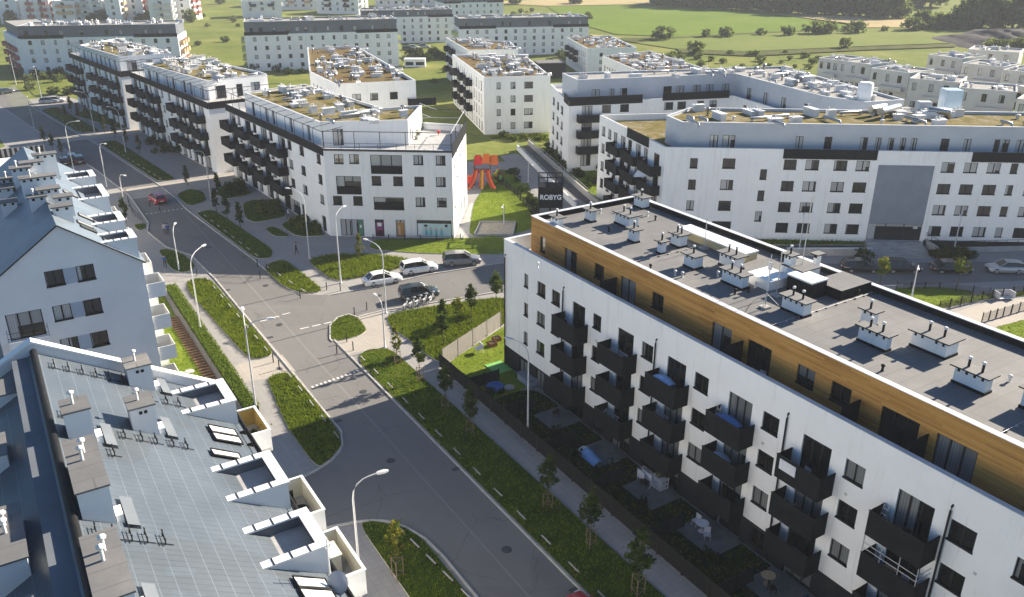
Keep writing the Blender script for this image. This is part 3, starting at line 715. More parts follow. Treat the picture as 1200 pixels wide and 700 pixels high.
def lchim(par, px, py, ex, k, zt, la, roofz, pipes=1, cap=None, shallow=True):
    """chimney whose cap front-left corner is a surveyed point; ex = width across, la = length along"""
    p = G(k[0]+px/k[2], k[1]+py/k[2], zt); a, b = ABof(p)
    zb = min(roofz(b), roofz(b+ex))-.3
    F = Fr(W(a, b), DB)
    o = MB().box(F, 0, ex, 0, la, zb, zt-.1, PLASTER_L)
    n = max(2, int(ex/.5))
    for i in range(n): o.box(F, (i+.5)*ex/n-.1, (i+.5)*ex/n+.1, -.012, .05, zt-.36, zt-.16, FRAME)
    o = o.build('chimney', par)
    MB().box(F, -.15, ex+.15, -.15, la+.15, zt-.098, zt, BITUM).build('cap', o)
    for i in range(pipes):
        q = F.w(ex*(.3+.4*i), la*.5, zt); MB().tube([q, (q[0], q[1], q[2]+.45)], .07, PIPEW, 7).lathe((q[0], q[1], q[2]+.45), [(.12, 0), (.13, .08), (.05, .14)], PIPEW, 8).build('vent_pipe', o)
k5 = (0, 180, 5.985)
for px, py, ex, la, zt, n in [(365, 378, 1.3, .9, 18.6, 0), (385, 308, 1.2, .9, 18.6, 0), (265, 256, 1.5, .9, 19, 0), (200, 308, 1.2, .8, 18.6, 1), (140, 178, 2.6, .9, 19, 1), (75, 106, 1.5, .9, 18.8, 1), (145, 68, 1.7, .9, 19, 0), (235, 12, 1.8, .9, 19.2, 1), (0, 345, 1.2, .9, 17.2, 0), (0, 182, 1.6, .9, 17.6, 1), (-40, 250, 1.4, 2, 17.2, 1)]:
    lchim(lb2, px, py, ex, k5, zt, la, rz2, n)
for a, b in ((71.5, 5.0), (72.5, 4.9), (75.5, 5.3), (83, 5.0), (90, 4.4)):   # roof hatches and snow guards
    m = MB(); z = rz2(b)+.12
    m.face([P3(a, b, z+.12), P3(a+.8, b, z+.12), P3(a+.8, b+1.0, z+.12-.72), P3(a, b+1.0, z+.12-.72)], GLASS)
    m.tube([P3(a, b, z+.08), P3(a+.8, b, z+.08), P3(a+.8, b+1, z-.64), P3(a, b+1, z-.64), P3(a, b, z+.08)], .06, FRAME, 4); m.build('roof_window', lb2)
# --- LB1: the near roof at the bottom left
a0, a1, br, zr, ms = 12.0, 46.74, -.2, 18.0, .577
lb1, rz1, bl, b2 = gable_block('grey tiled roof block with white chimneys and parapet gable at the lower left corner', a0, a1, br, zr, ms, 8.8, 8.82)
ze = rz1(b2)
m = MB()
for b in (bl, b2): m.face([P3(a0, b, 0), P3(a1, b, 0), P3(a1, b, rz1(b)), P3(a0, b, rz1(b))], PLASTER)
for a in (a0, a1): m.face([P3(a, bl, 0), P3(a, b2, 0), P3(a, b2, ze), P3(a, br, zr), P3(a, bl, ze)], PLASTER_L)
m.build('wall', lb1)
m = MB()
m.face([P3(a0, br, zr), P3(a0, b2+.2, rz1(b2+.2)), P3(a1, b2+.2, rz1(b2+.2)), P3(a1, br, zr)], TILE)
m.face([P3(a0, br, zr), P3(a0, bl, rz1(bl)), P3(a1, bl, rz1(bl)), P3(a1, br, zr)], TILE)
m.build('roof', lb1)
m = MB(); m.tube([P3(a0, br, zr+.06), P3(a1-.4, br, zr+.06)], .17, FRAME, 8); m.box(FAB, br-1.05, br-.2, a0, a1-.5, zr-.75, zr-.16, FRAME, CLAD_D); m.build('ridge_cap', lb1)
m = MB(); m.tube([P3(a0, b2+.26, rz1(b2)-.05), P3(a1, b2+.26, rz1(b2)-.05)], .09, FRAME, 8)
for i in range(24): m.box(FAB, b2-.25, b2+.16, a0+1+i*1.4, a0+1.04+i*1.4, rz1(b2)-.05, rz1(b2)+.25, FRAME)
m.box(FAB, b2+.0, b2+.03, a0+1, a1-.5, rz1(b2)+.2, rz1(b2)+.24, FRAME); m.build('gutter', lb1)
# raised gable parapet at the far end
m = MB(); pt = .42; ph = .62
for s in (1, -1):
    be = b2 if s > 0 else bl
    A = [(br, zr), (be, rz1(be))]
    for (u, zz0, zz1) in ((a1-pt, -.2, ph), (a1+.02, -8, ph)):
        m.face([P3(u, A[0][0], A[0][1]+max(zz0, -.2)), P3(u, A[1][0], A[1][1]+max(zz0, -.2)), P3(u, A[1][0], A[1][1]+zz1), P3(u, A[0][0], A[0][1]+zz1)], PLASTER_L)
    m.face([P3(a1-pt-.06, A[0][0], A[0][1]+ph+.05), P3(a1-pt-.06, A[1][0], A[1][1]+ph+.05), P3(a1+.08, A[1][0], A[1][1]+ph+.05), P3(a1+.08, A[0][0], A[0][1]+ph+.05)], WHITEM)
    m.face([P3(a1-pt-.06, A[0][0], A[0][1]+ph-.07), P3(a1-pt-.06, A[1][0], A[1][1]+ph-.07), P3(a1-pt-.06, A[1][0], A[1][1]+ph+.05), P3(a1-pt-.06, A[0][0], A[0][1]+ph+.05)], WHITEM)
m.build('gable_parapet', lb1)
for (x0, x1) in ((42.2, 45.0), (33.3, 36.3), (28.1, 30.95), (19, 22)):
    dormer(lb1, x0, x1, 5.55, 8.63, 13.92, 14.42, rz1)
for (x0, x1, inn) in ((41.95, 45.0, YELLOWW), (33.4, 36.7, CREAM), (28.4, 31.8, CREAM), (19, 22.2, CREAM)):      # white walled roof-level balconies
    f = 11.0; o = MB().box(FAB, 8.66, 10.2, x0, x1, f-.2, f, WHITEM, DECK).build('balcony', lb1)
    r = MB()
    r.box(FAB, 10.2, 10.26, x0, x1, f-.2, f+1.15, WHITEM).box(FAB, 8.66, 10.198, x0, x0+.06, f-.2, f+1.15, WHITEM).box(FAB, 8.66, 10.198, x1-.06, x1, f-.2, f+1.15, WHITEM)
    r.box(FAB, 8.7, 10.3, x0-.04, x0+.1, f+1.152, f+1.2, WHITEM).box(FAB, 8.7, 10.3, x1-.1, x1+.04, f+1.152, f+1.2, WHITEM).box(FAB, 10.16, 10.3, x0+.102, x1-.102, f+1.152, f+1.2, WHITEM)
    r.box(FAB, 10.18, 10.197, x0+.07, x1-.07, f+.03, f+1.1, inn).box(FAB, 8.7, 10.17, x1-.078, x1-.062, f+.03, f+1.1, inn)
    r.build('railing', o)
    MB().box(FAB, 8.64, 8.68, x0+.4, x1-.4, f+.05, f+2.1, GLASS_D).build('balcony_door', lb1)
def chim1(a, b, la, lb_, zt, pipes, hatch=True):
    F = Fr(W(a, b), DB)
    o = MB().box(F, 0, lb_, 0, la, min(rz1(b), rz1(b+lb_))-.4, zt-.08, PLASTER_L)
    o.box(F, lb_*.35, lb_*.48, -.012, .05, zt-.42, zt-.25, FRAME).box(F, lb_*.55, lb_*.68, -.012, .05, zt-.42, zt-.25, FRAME) if la < 2 and b > 2 else None
    o = o.build('chimney', lb1)
    MB().box(F, -.06, lb_+.06, -.06, la+.06, zt-.078, zt, BITUM).build('cap', o)
    for i in range(pipes):
        q = F.w(lb_*(.45+.1*i), la*(.55+.14*i), zt); MB().tube([q, (q[0], q[1], q[2]+.5)], .06, PIPEW, 7).lathe((q[0], q[1], q[2]+.5), [(.06, 0), (.15, .03), (.15, .1), (.04, .16)], PIPEW, 9).build('vent_pipe', o)
    if hatch:
        m = MB(); z = lambda bb: rz1(bb)+.18; x0 = b+lb_+.35
        m.face([P3(a-.2, x0, z(x0)), P3(a-.2, x0+.42, z(x0+.42)), P3(a+1.9, x0+.42, z(x0+.42)), P3(a+1.9, x0, z(x0))], CLAD_D)
        m.box(Fr(W(a-.2, x0), DB), 0, .42, 0, 2.1, rz1(x0+.42)-.02, rz1(x0)-.07, CLAD_D); m.build('roof_step', lb1)
        MB().box(Fr(W(a+.1, b+lb_), DB), .02, .28, 0, .7, rz1(b+lb_+.3)-.1, rz1(b+lb_)+.28, WHITEM).build('flue_box', o)
chim1(44.5, 3.8, 1.4, 1.22, 16.75, 1); chim1(39.0, 3.1, 1.35, 1.12, 17.25, 1); chim1(36.95, .35, 1.3, 1.05, 18.95, 1); chim1(30.3, .1, 4.0, 1.1, 19.05, 2); chim1(24.4, -.1, 3.7, 1.1, 18.6, 2); chim1(21.0, 3.2, 1.5, 1.2, 17.2, 1)
for (px, py, k, zt, la, wd, n) in [(112, 318, (0, 400, 5.455), 17.6, 1.7, 1.35, 0), (120, 512, (0, 520, 3.89), 17.9, 3.6, 1.35, 2), (28, 42, (0, 520, 3.89), 17.6, 1.9, 1.35, 0), (142, 690, (0, 520, 3.89), 17.9, .1, 1.35, 1)]:
    p = G(k[0]+px/k[2], k[1]+py/k[2], zt); a, b = ABof(p)
    if la < .2: a, la = a-3.2, 3.2
    F = Fr(W(a, b-wd), DB); o = MB().box(F, 0, wd, 0, la, rz1(b-wd)-.5, zt-.08, PLASTER_L).build('chimney', lb1)
    MB().box(F, -.06, wd+.06, -.06, la+.06, zt-.078, zt, BITUM).build('cap', o)
    for i in range(n):
        q = F.w(wd*.6, la*(.5+.14*i), zt); MB().tube([q, (q[0], q[1], q[2]+.5)], .06, PIPEW, 7).lathe((q[0], q[1], q[2]+.5), [(.06, 0), (.15, .03), (.15, .1), (.04, .16)], PIPEW, 9).build('vent_pipe', o)
def snow_row(a, b_list):
    for b in b_list:
        m = MB(); z = rz1(b)
        for da in (-.3, .3): m.tube([P3(a+da, b, z+.02), P3(a+da, b+.05, z+.3)], .025, FRAME, 4)
        for q in (.12, .26): m.tube([P3(a-.42, b+.03, z+q), P3(a+.42, b+.03, z+q)], .022, FRAME, 4)
        m.tube([P3(a-.25, b-.25, z+.2), P3(a-.25, b+.3, z-.14)], .02, FRAME, 4)
        m.build('snow_guard', lb1)
snow_row(45.0, [.55, 1.15, 1.75, 2.35, 2.95, 3.55, 5.2]); snow_row(43.3, [4.0, 4.6, 5.3, 5.9]); snow_row(38.2, [2.6, 3.3, 3.9, 4.6, 5.2]); snow_row(39.3, [.4, 1.0]); snow_row(29.4, [.4, .95, 1.5, 2.0, 2.6]); snow_row(36.2, [1.9])
for (x0, x1, bb0, bb1) in ((39.45, 41.1, 6.85, 8.15), (26.0, 27.5, 6.85, 8.15), (37.6, 38.2, 6.3, 7.6)):
    m = MB(); z = lambda b: rz1(b)+.14
    for (u, v) in ((x0, (x0+x1)/2-.06), ((x0+x1)/2+.06, x1)) if x1-x0 > 1 else ((x0, x1),):
        m.face([P3(u, bb0, z(bb0)), P3(u, bb1, z(bb1)), P3(v, bb1, z(bb1)), P3(v, bb0, z(bb0))], MATS.get('blind') or plain('blind', (.62, .63, .62), .3))
        m.tube([P3(u, bb0, z(bb0)), P3(u, bb1, z(bb1)), P3(v, bb1, z(bb1)), P3(v, bb0, z(bb0)), P3(u, bb0, z(bb0))], .06, FRAME, 4)
    m.build('roof_window', lb1)
# dish and aerial on the near dormer
p = P3(28.3, 8.4, 14.45); m = MB().tube([P3(27.2, 8.3, 12.9), P3(27.2, 8.3, 15.6)], .03, WHITEM, 6)
for z in (14.9, 15.3): m.tube([P3(26.9, 8.3, z), P3(27.5, 8.3, z)], .015, WHITEM, 4)
c_ = P3(27.0, 8.55, 13.4); rows = []
for i in range(5):
    r_ = .55*i/4; rows.append([(c_[0]+r_*cos(q)*.8, c_[1]-.15-.12*(1-(i/4)**2)+r_*sin(q)*.45, c_[2]+r_*sin(q)*.85) for q in [2*pi*j/14 for j in range(14)]])
m.grid(rows, MATS.get('dish') or plain('dish', (.36, .38, .42), .5), True); m.build('satellite_dish', lb1)
# --- LB0: further block at the far left edge
m = MB(); lb0 = thing('gable_roof_block', 'white block with striped terrace railing at the far left edge, behind the chimneys', 'apartment block', P3(135, -2, 0))
f = Fr(W(112, -14), DB)
m.box(f, 0, 20.5, 0, 14, 0, 11.5, PLASTER, WHITEM); m.build('wall', lb0)
f2 = Fr(W(126.2, -14), DB); m = MB()
zz = [(0, 0), (15.2, 0), (15.2, 13.4), (8.5, 17.8), (0, 15)]
m.face([f2.w(x, 0, z) for x, z in zz], PLASTER_L); m.face([f2.w(x, 32, z) for x, z in zz], PLASTER_L)
m.face([f2.w(15.2, 0, 0), f2.w(15.2, 32, 0), f2.w(15.2, 32, 13.4), f2.w(15.2, 0, 13.4)], PLASTER); m.build('gable_wall', lb0)
m = MB().face([f2.w(15.5, -.2, 13.3), f2.w(8.5, -.2, 17.9), f2.w(8.5, 32, 17.9), f2.w(15.5, 32, 13.3)], TILE).face([f2.w(0, -.2, 15), f2.w(8.5, -.2, 17.9), f2.w(8.5, 32, 17.9), f2.w(0, 32, 15)], TILE); m.build('roof', lb0)
m = MB()
for i in range(34): m.box(f, .1+i*.6, .42+i*.6, 13.2, 13.26, 11.5, 12.6, FRAME)
m.box(f, 0, 20.4, 13.27, 13.31, 11.5, 12.65, CONC); m.build('railing', lb0)
windows(lb0, f2, [(11.5, 12.7, 10.4, 11.9), (13.3, 14.5, 10.4, 11.9)], 'win')
MB().box(f, 20.5, 21.7, 2, 6, 5, 6.2, WHITEM).box(f, 20.5, 21.7, 2, 6, 8, 9.2, WHITEM).build('balcony', lb0)
# ================================================================ 3. estate blocks in the middle and at the back
def auto_ops(L, tops, wh, pitch, w, m0=1.2, rr=None, doors=0.0):
    n = max(1, int((L-2*m0+.01)/pitch)); st = (L-2*m0)/n; ops = []
    for t in tops:
        for i in range(n):
            ww = w*(rr.choice([.7, 1, 1]) if rr else 1); x = m0+(i+.5)*st-ww/2
            ops.append((x, x+ww, t-wh, t))
    return ops
def estate_block(name, label, cat, foot, zt, tops, edges, wall=None, deck=None, pent=None, roofz=None, par=.25, gr=None, far=True, wallcol=None, clut=0, seed=1, glass=None, group=None, deckz=None):
    """foot: CCW plan at terrace height zt. edges: {i: dict(ops, bal=[(s0,s1,zf)], style)}; pent: dict(poly,zp,ops{},mat,roof,clut)"""
    rr = random.Random(seed); wall = wall or PLASTER
    c = (sum(p[0] for p in foot)/len(foot), sum(p[1] for p in foot)/len(foot))
    root = thing(name, label, cat, (*c, 0), 0, group); m = MB(); todo = []
    n = len(foot); dz = deckz if deckz is not None else zt-par
    for i in range(n):
        F = Fr(foot[i], p1=foot[(i+1) % n]); e = edges.get(i, {})
        ops = e.get('ops')
        if ops is None and 'auto' in e: ops = auto_ops(F.L, tops, e['auto'][2], e['auto'][0], e['auto'][1], rr=rr)
        ops = [o for o in (ops or []) if o[1] < F.L-.05 and o[0] > .05]
        facade(m, F, 0, F.L, 0, zt, ops, e.get('mat', wall), .16)
        todo.append((F, ops, e))
    cp = MB(); inn = parapet(foot, dz, zt, .25, wall, COPING, m, cp, .03, .05)
    m.build('wall', root); cp.build('parapet_coping', root)
    MB().face([(*p, dz) for p in inn], deck or DECK).build('roof' if not pent else 'terrace_floor', root)
    for F, ops, e in todo:
        windows(root, F, ops, 'far' if far else 'auto', glass or GLASS)
        for b in e.get('bal', []): balcony(root, F, b[0], b[1], b[2], b[3] if len(b) > 3 else 1.3, 1.05, e.get('bmat', DARK), e.get('style', 'panel'), far=far)
    if pent:
        po = pent['poly']; zp = pent['zp']; pm = pent.get('mat', PLASTER); m = MB(); todo = []
        for i in range(len(po)):
            F = Fr(po[i], p1=po[(i+1) % len(po)]); ops = [o for o in pent.get('ops', {}).get(i, []) if o[1] < F.L-.02]
            facade(m, F, 0, F.L, dz, zp, ops, pm, .12); todo.append((F, ops))
        cp = MB(); ii = parapet(po, zp-pent.get('par', .35), zp, .22, pent.get('parm', pm), pent.get('cop', COPING), m, cp, .04, .05)
        m.build('penthouse', root); cp.build('roof_coping', root)
        MB().face([(*p, zp-pent.get('par', .35)) for p in ii], pent.get('roof', SEDUM)).build('roof', root)
        for F, ops in todo: windows(root, F, ops, 'far' if far else 'auto', glass or GLASS)
        if pent.get('clut'): clutter(root, offset(ii, .8), zp-pent.get('par', .35), pent['clut'], rr, pent.get('big', 1))
    if clut: clutter(root, offset(inn, .9), dz, clut, rr)
    return root
TOPS = [11.05, 8.25, 5.45, 2.4]
def gal_edge(L, clusters, tops=TOPS):
    """street side of a gallery block: tall doors on dark balconies alternating with narrow windows"""
    ops, bal = [], []
    for k, (kind, s0, s1) in enumerate(clusters):
        for j, t in enumerate(tops):
            if kind == 'd':
                ops.append((s0, s1, t-2.3 if t > 3 else .1, t))
                if t > 3: bal.append((s0-1.5, s1+.3, t-2.36, 1.5) if (j+k) % 2 else (s0-1.1, s1+.7, t-2.36, 1.5))
            else: ops.append((s0, s1, t-1.35 if t > 3 else .2, t))
    return dict(ops=ops, bal=bal)
# --- C1: corner block with shops
F1 = G2(264.2, 122.6, 12.1), G2(378.6, 174.5, 12.1), (-7.9, 108.55), (-6.9, 124.6)
nw = norm2((F1[1][0]-F1[0][0], F1[1][1]-F1[0][1])); nn = (-nw[1], nw[0])
c1 = [F1[0], F1[1], F1[2], F1[3], (-20.5, 129.0), (F1[0][0]+nn[0]*14, F1[0][1]+nn[1]*14)]
cl = [('d', 1.4, 4.2), ('w', 5.2, 6.5), ('d', 8.6, 11.2), ('w', 12.1, 13.6), ('d', 15.5, 18.1), ('w', 19, 20.3), ('d', 22.5, 25.2), ('w', 26, 27.5), ('w', 30.4, 31.9), ('w', 36.2, 37.5)]
e0 = gal_edge(38.7, cl)
e0['ops'] = [o for o in e0['ops'] if not (o[3] < 3 and 24 < o[0] < 33)]+[(24.9, 28.6, .05, 2.2), (29.2, 30.4, .1, 2.3)]
f1 = []
for t, xs in ((11.45, (3.4, 11.95, 14.9)), (8.55, (6.2, 9.1, 11.95, 14.85)), (5.72, (3.5, 12.0, 14.9))):
    f1 += [(x, x+1.28, t-1.3, t) for x in xs]
f1 += [(1.35, 2.6, 10.1, 11.4), (.75, 2.0, 4.42, 5.7)]
LOG = [(6.2, 10.4, 8.95, 11.4), (1.4, 4.75, 6.05, 8.45), (6.3, 10.4, 3.95, 5.66)]            # loggias
SHOP = [(6.25, 7.5, .05, 2.5), (9.12, 10.4, .05, 2.5), (12.0, 16.75, .15, 2.55), (3.0, 4.7, .05, 2.45), (1.5, 2.98, .05, 2.45)]
pentp = [G2(x, y, 14.65) for x, y in ((286, 108.4), (374.5, 143.5), (478, 141), (494, 123.6), (449, 127), (357, 99))]
c1b = estate_block('corner_apartment_block', 'white corner block with ground floor shops, roof terrace frames and dark side balconies', 'apartment block', c1, 12.1, TOPS,
    {0: e0, 1: dict(ops=f1+LOG+SHOP), 2: dict(ops=[(1.8, 2.6, t-1.3, t) for t in (10.6, 7.8, 5)]+[(4.6, 5.4, t-1.3, t) for t in (11.3, 8.5, 5.6)]+[(8.4, 9.2, t-1.3, t) for t in (10.6, 7.8)]+[(11.5, 12.3, t-1.3, t) for t in (11, 8.2, 5.4)]+[(5, 6.2, .1, 2.4), (8.5, 9.7, .1, 2.4), (12, 13.2, .1, 2.4)])},
    far=False, par=.9, pent=dict(poly=pentp, zp=14.65, roof=SEDUMG, clut=46, big=.95, ops={1: [(1.6, 3.0, 11.4, 13.7), (10.3, 11.9, 11.4, 13.7)], 0: [(3, 4, 11.4, 13.6), (8.5, 9.5, 11.4, 13.6), (11.4, 12.4, 11.4, 13.6), (18.2, 19.2, 11.4, 13.6), (24.5, 25.5, 11.4, 13.6)], 2: [(1, 1.8, 11.4, 13.5), (2.4, 3.2, 11.4, 13.5)]}), seed=3)
FC1 = Fr(c1[1], p1=c1[2])
for (s0, s1, z0, z1) in LOG:                                             # recessed balconies: side wall, back door and dark front
    m = MB()
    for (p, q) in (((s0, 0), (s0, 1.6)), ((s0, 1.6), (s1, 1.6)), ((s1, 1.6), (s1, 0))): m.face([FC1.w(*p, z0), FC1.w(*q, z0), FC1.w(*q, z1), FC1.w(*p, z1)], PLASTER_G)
    for z in (z0+.004, z1-.004): m.face([FC1.w(s0, .16, z), FC1.w(s1, .16, z), FC1.w(s1, 1.6, z), FC1.w(s0, 1.6, z)], DECK)
    o = m.build('loggia', c1b)
    MB().box(FC1, s0+.02, s1-.02, -.03, .03, z0-.1, z0+1.0, DARK).build('railing', o)
    windows(c1b, Fr(FC1.w(s0, 1.45), FC1.u), [((s1-s0)*.42, (s1-s0)-.1, z0+.05, z1-.1)], 'door', GLASS_D)
# shop posters: abstract stand-ins
POST = [plain('poster_magenta', (.22, .04, .14), .4), plain('poster_orange', (.40, .20, .06), .4), plain('poster_pale_blue', (.50, .66, .70), .4), plain('poster_green', (.07, .20, .13), .4), plain('poster_aqua', (.16, .46, .52), .4), plain('poster_skin', (.62, .36, .26), .5), plain('poster_white', (.75, .77, .77), .4)]
def poster(s0, s1, z0, z1, base, items):
    m = MB().box(FC1, s0, s1, .07, .09, z0, z1, base)
    for a, b, c_, d, mm in items: m.box(FC1, s0+(s1-s0)*a, s0+(s1-s0)*b, .055, .068, z0+(z1-z0)*c_, z0+(z1-z0)*d, mm)
    m.build('shop_poster', c1b)
poster(6.4, 7.35, .15, 2.1, POST[0], [(.1, .9, 0, .45, POST[0]), (.2, .8, .7, .95, POST[6]), (.1, .9, .02, .4, FRAME)])
poster(9.3, 10.25, .1, 2.1, POST[1], [(.15, .45, .1, .8, POST[5]), (.6, .9, .2, .6, POST[1])])
poster(12.1, 16.65, .2, 2.05, POST[2], [(.22, .30, .1, .5, POST[4]), (.36, .44, .1, .5, POST[4]), (.52, .60, .1, .5, POST[4]), (.68, .76, .1, .5, POST[4]), (.38, .43, .52, .68, POST[5]), (.53, .58, .52, .68, POST[5]), (.69, .74, .52, .68, POST[5]), (.23, .28, .52, .68, POST[5]), (.82, .9, .75, .95, FRAME), (.2, .29, .75, .92, FRAME), (.02, .14, .05, .9, POST[6])])
poster(3.95, 4.6, .15, 2.3, POST[3], [(.3, .7, .5, .7, POST[6])])
# terrace railing, fascia and steel roof frame
PERG = plain('dark_pergola_steel', (.03, .032, .036), .5)
def terrace_frame(root, foot, i0, zt, zp, pent, step, panel_h=.95, posts=True, drop=.3):
    F = Fr(foot[i0], p1=foot[i0+1]); m = MB()
    m.box(F, 0, F.L, -.12, -.035, zt-panel_h, zt+.2, DARK); m.build('terrace_railing', root)
    if posts:
        m = MB(); n = int(F.L/step)
        m.tube([F.w(0, .1, zp-drop), F.w(F.L, .1, zp-drop)], .05, PERG, 4)
        for k in range(n+1):
            s = .05+k*(F.L-.1)/n; m.tube([F.w(s, .1, zt), F.w(s, .1, zp-drop)], .04, PERG, 4)
            m.tube([F.w(s, .1, zp-drop), F.w(s, 3.0, zp+.05)], .035, PERG, 4)
        m.build('pergola_frame', root)
terrace_frame(c1b, c1, 0, 12.1, 14.6, None, 3.0)
F = FC1; m = MB()
m.box(F, 0, F.L+.1, -.1, -.035, 11.85, 12.12, PERG); railing_line(m, [F.w(0, .0)[:2], F.w(F.L, .0)[:2]], 12.15, .75, PERG, 2.4)
m.build('terrace_railing', c1b)
m = MB(); zf = 14.4
for s in (.1, 4.2, 7.6, 11.0, 17.0): m.tube([F.w(s, .12, 12.1), F.w(s, .12, zf)], .045, PERG, 4)
m.tube([F.w(0, .12, zf), F.w(17.05, .12, zf)], .05, PERG, 4)
FR_ = Fr(c1[2], p1=c1[3])
for s in (0.1, 5, 10, 15.9): m.tube([FR_.w(s, .1, 12.1), FR_.w(s, .1, zf)], .045, PERG, 4)
m.tube([FR_.w(0, .1, zf), FR_.w(16, .1, zf)], .05, GALV, 4)
for s in (5, 10, 15.9): m.tube([FR_.w(s, .1, zf), FR_.w(s, 6.2, zf)], .045, GALV if s < 15 else PERG, 4)
for s in (10.2, 15.8): m.tube([FR_.w(s, 4.2, zf), FR_.w(s+4.5, 7.5, zf+.1)], .05, GALV, 4)
m.build('pergola_frame', c1b)
m = MB(); m.box(FR_, 0, 16, -.1, -.035, 11.1, 12.9, DARK); m.build('terrace_railing', c1b)
# --- C2, C3: the same gallery type further up the street
def gal_block(label, P1, P2, zt, deep, pentpx, zp, cl, seed, k=1.0):
    u = norm2((P2[0]-P1[0], P2[1]-P1[1])); n = (-u[1], u[0])
    foot = [P1, P2, (P2[0]+n[0]*deep, P2[1]+n[1]*deep), (P1[0]+n[0]*deep, P1[1]+n[1]*deep)]
    L = hypot(P2[0]-P1[0], P2[1]-P1[1]); tops = [t*zt/12.1 for t in TOPS]
    e = gal_edge(L, cl, tops); po = [G2(x, y, zp) for x, y in pentpx]
    Lp = hypot(po[1][0]-po[0][0], po[1][1]-po[0][1]); q = []
    s = 2.2
    while s < Lp-1.5: q.append((s, s+1.0, zt-.8, zt+1.3)); s += random.Random(seed+int(s)).choice([2.8, 3.6, 5])
    b = estate_block('gallery_apartment_block', label, 'apartment block', foot, zt, tops, {0: e, 1: dict(ops=[(4, 5.2, t-1.3, t) for t in tops[:0]])}, par=.9, far=True,
        pent=dict(poly=po, zp=zp, roof=SEDUMG, clut=50, ops={0: q, 1: [(1.2, 3.2, zt-.8, zt+1.4), (5.2, 6.4, zt-.8, zt+1.3), (8, 9.8, zt-.8, zt+1.3)]}), seed=seed)
    terrace_frame(b, foot, 0, zt, zp-.05, None, 3.1)
    F = Fr(foot[1], p1=foot[2]); m = MB(); m.box(F, 0, deep, -.12, -.035, zt-.95, zt+.2, DARK); m.build('terrace_railing', b)
    m = MB(); m.tube([F.w(0, .1, zp-.3), F.w(deep, .1, zp-.3)], .05, PERG, 4)
    for s in (.1, 4.5, 9): m.tube([F.w(s, .1, zt), F.w(s, .1, zp-.3)], .04, PERG, 4)
    m.build('pergola_frame', b)
    return b, foot
cl2 = [('d', 1.6, 4.0), ('w', 5.1, 6.4), ('d', 8.5, 11.0), ('w', 12, 13.3), ('d', 15, 17.6), ('w', 19, 20.2), ('w', 23, 24.3), ('d', 27.3, 29.4), ('w', 30.4, 31.7), ('d', 33, 35.2), ('w', 36.4, 37.7), ('d', 39.2, 41.7)]
gal_block('white block with black balconies and sunlit end wall, second along the street', G2(152, 84.9, 12), G2(243.8, 121.7, 12), 12.0, 13, [(167.4, 74.6), (243, 95.2), (313, 87.4), (304.7, 85), (227.5, 67.7)][:3]+[(305, 84.5), (228, 67.7)], 14.4, cl2, 21)
cl3 = [('d', 1.8, 4.0), ('w', 5, 6.2), ('d', 7.4, 9.8), ('w', 11, 12.3), ('w', 15.6, 16.8), ('d', 19.7, 22.2), ('w', 23.2, 24.4), ('d', 27.4, 29.6), ('w', 31.1, 32.3), ('d', 34.7, 37.3)]
gal_block('white block with black balconies, last of the street row beside the pale meadow', G2(80.6, 62.6, 11.8), G2(140.6, 84.9, 11.8), 11.8, 13, [(93, 53), (139.8, 66.5), (200.7, 62.6), (197, 60.2), (135.5, 45.4)], 14.2, cl3, 33)
# --- E1: low sedum-roof block behind the corner block
ef = [G2(x, y, 12.9) for x, y in ((358, 84), (365, 100), (487, 94.5), (418, 54), (360, 55))]
e1t = [11.0, 8.2, 5.4, 2.6]
estate_block('sedum_roof_block', 'white angled block with brown sedum roof just behind the corner terrace', 'apartment block', [G2(360, 56, 12.9), G2(362.5, 84, 12.9), G2(393, 99, 12.9), G2(487, 94.5, 12.9), G2(418, 54, 12.9)], 12.9, e1t,
    {0: dict(auto=(2.6, .9, 1.9)), 1: dict(auto=(2.2, .8, 1.5)), 2: dict(ops=[(x, x+w_, t-1.35, t) for t in e1t for x, w_ in ((2.9, 1.6), (6.2, 1.5), (9.9, 1.5), (13.8, 2.5))], bal=[(13.2, 18.4, t-2.3, 1.4) for t in e1t[:1]])}, deck=SEDUM, par=.45, clut=85, seed=5)
# --- E2 pair
def sedum_block(label, px, zt, tops, edges, n, seed, **kw):
    return estate_block('sedum_roof_block', label, 'apartment block', [G2(x, y, zt) for x, y in px], zt, tops, edges, deck=SEDUM, par=.4, clut=n*2, seed=seed, **kw)
e2t = [10.55, 7.85, 5.15, 2.4]
e2o = [(x, x+w_, t-1.35, t) for t in e2t for x, w_ in ((2.6, .85), (5.5, 1.0), (8.3, 1.85))]
sedum_block('white block with brown sedum roof, three end windows per floor, centre background', ((530, 64), (567, 91), (645, 89), (616, 66)), 11.6, e2t, {0: dict(auto=(2.6, .9, 1.9), bal=[(s, s+3.4, t-2.3, 1.4) for s in (6, 13.5, 21) for t in e2t[:3]]), 1: dict(ops=e2o)}, 34, 8)
sedum_block('white sedum roof block partly hidden behind its near twin', ((522, 44), (548, 59), (607, 58), (598, 49)), 11.2, [t*.95 for t in e2t], {0: dict(auto=(2.4, .9, 1.7), bal=[(s, s+3.2, t-2.2, 1.4) for s in (4, 11) for t in e2t[:3]]), 1: dict(auto=(3, 1, 1.2))}, 22, 9)
e3t = [6.9, 4.9, 2.8]
sedum_block('low white block with brown roof beside the courtyard, near the meadow edge', ((664, 44), (688, 57), (746, 56), (716, 42)), 8.2, e3t, {0: dict(auto=(2.2, .8, 1.4), bal=[(s, s+2.6, t-1.7, 1.2) for s in (3, 9, 15) for t in e3t[:2]]), 1: dict(auto=(5, 1, 1))}, 20, 10)
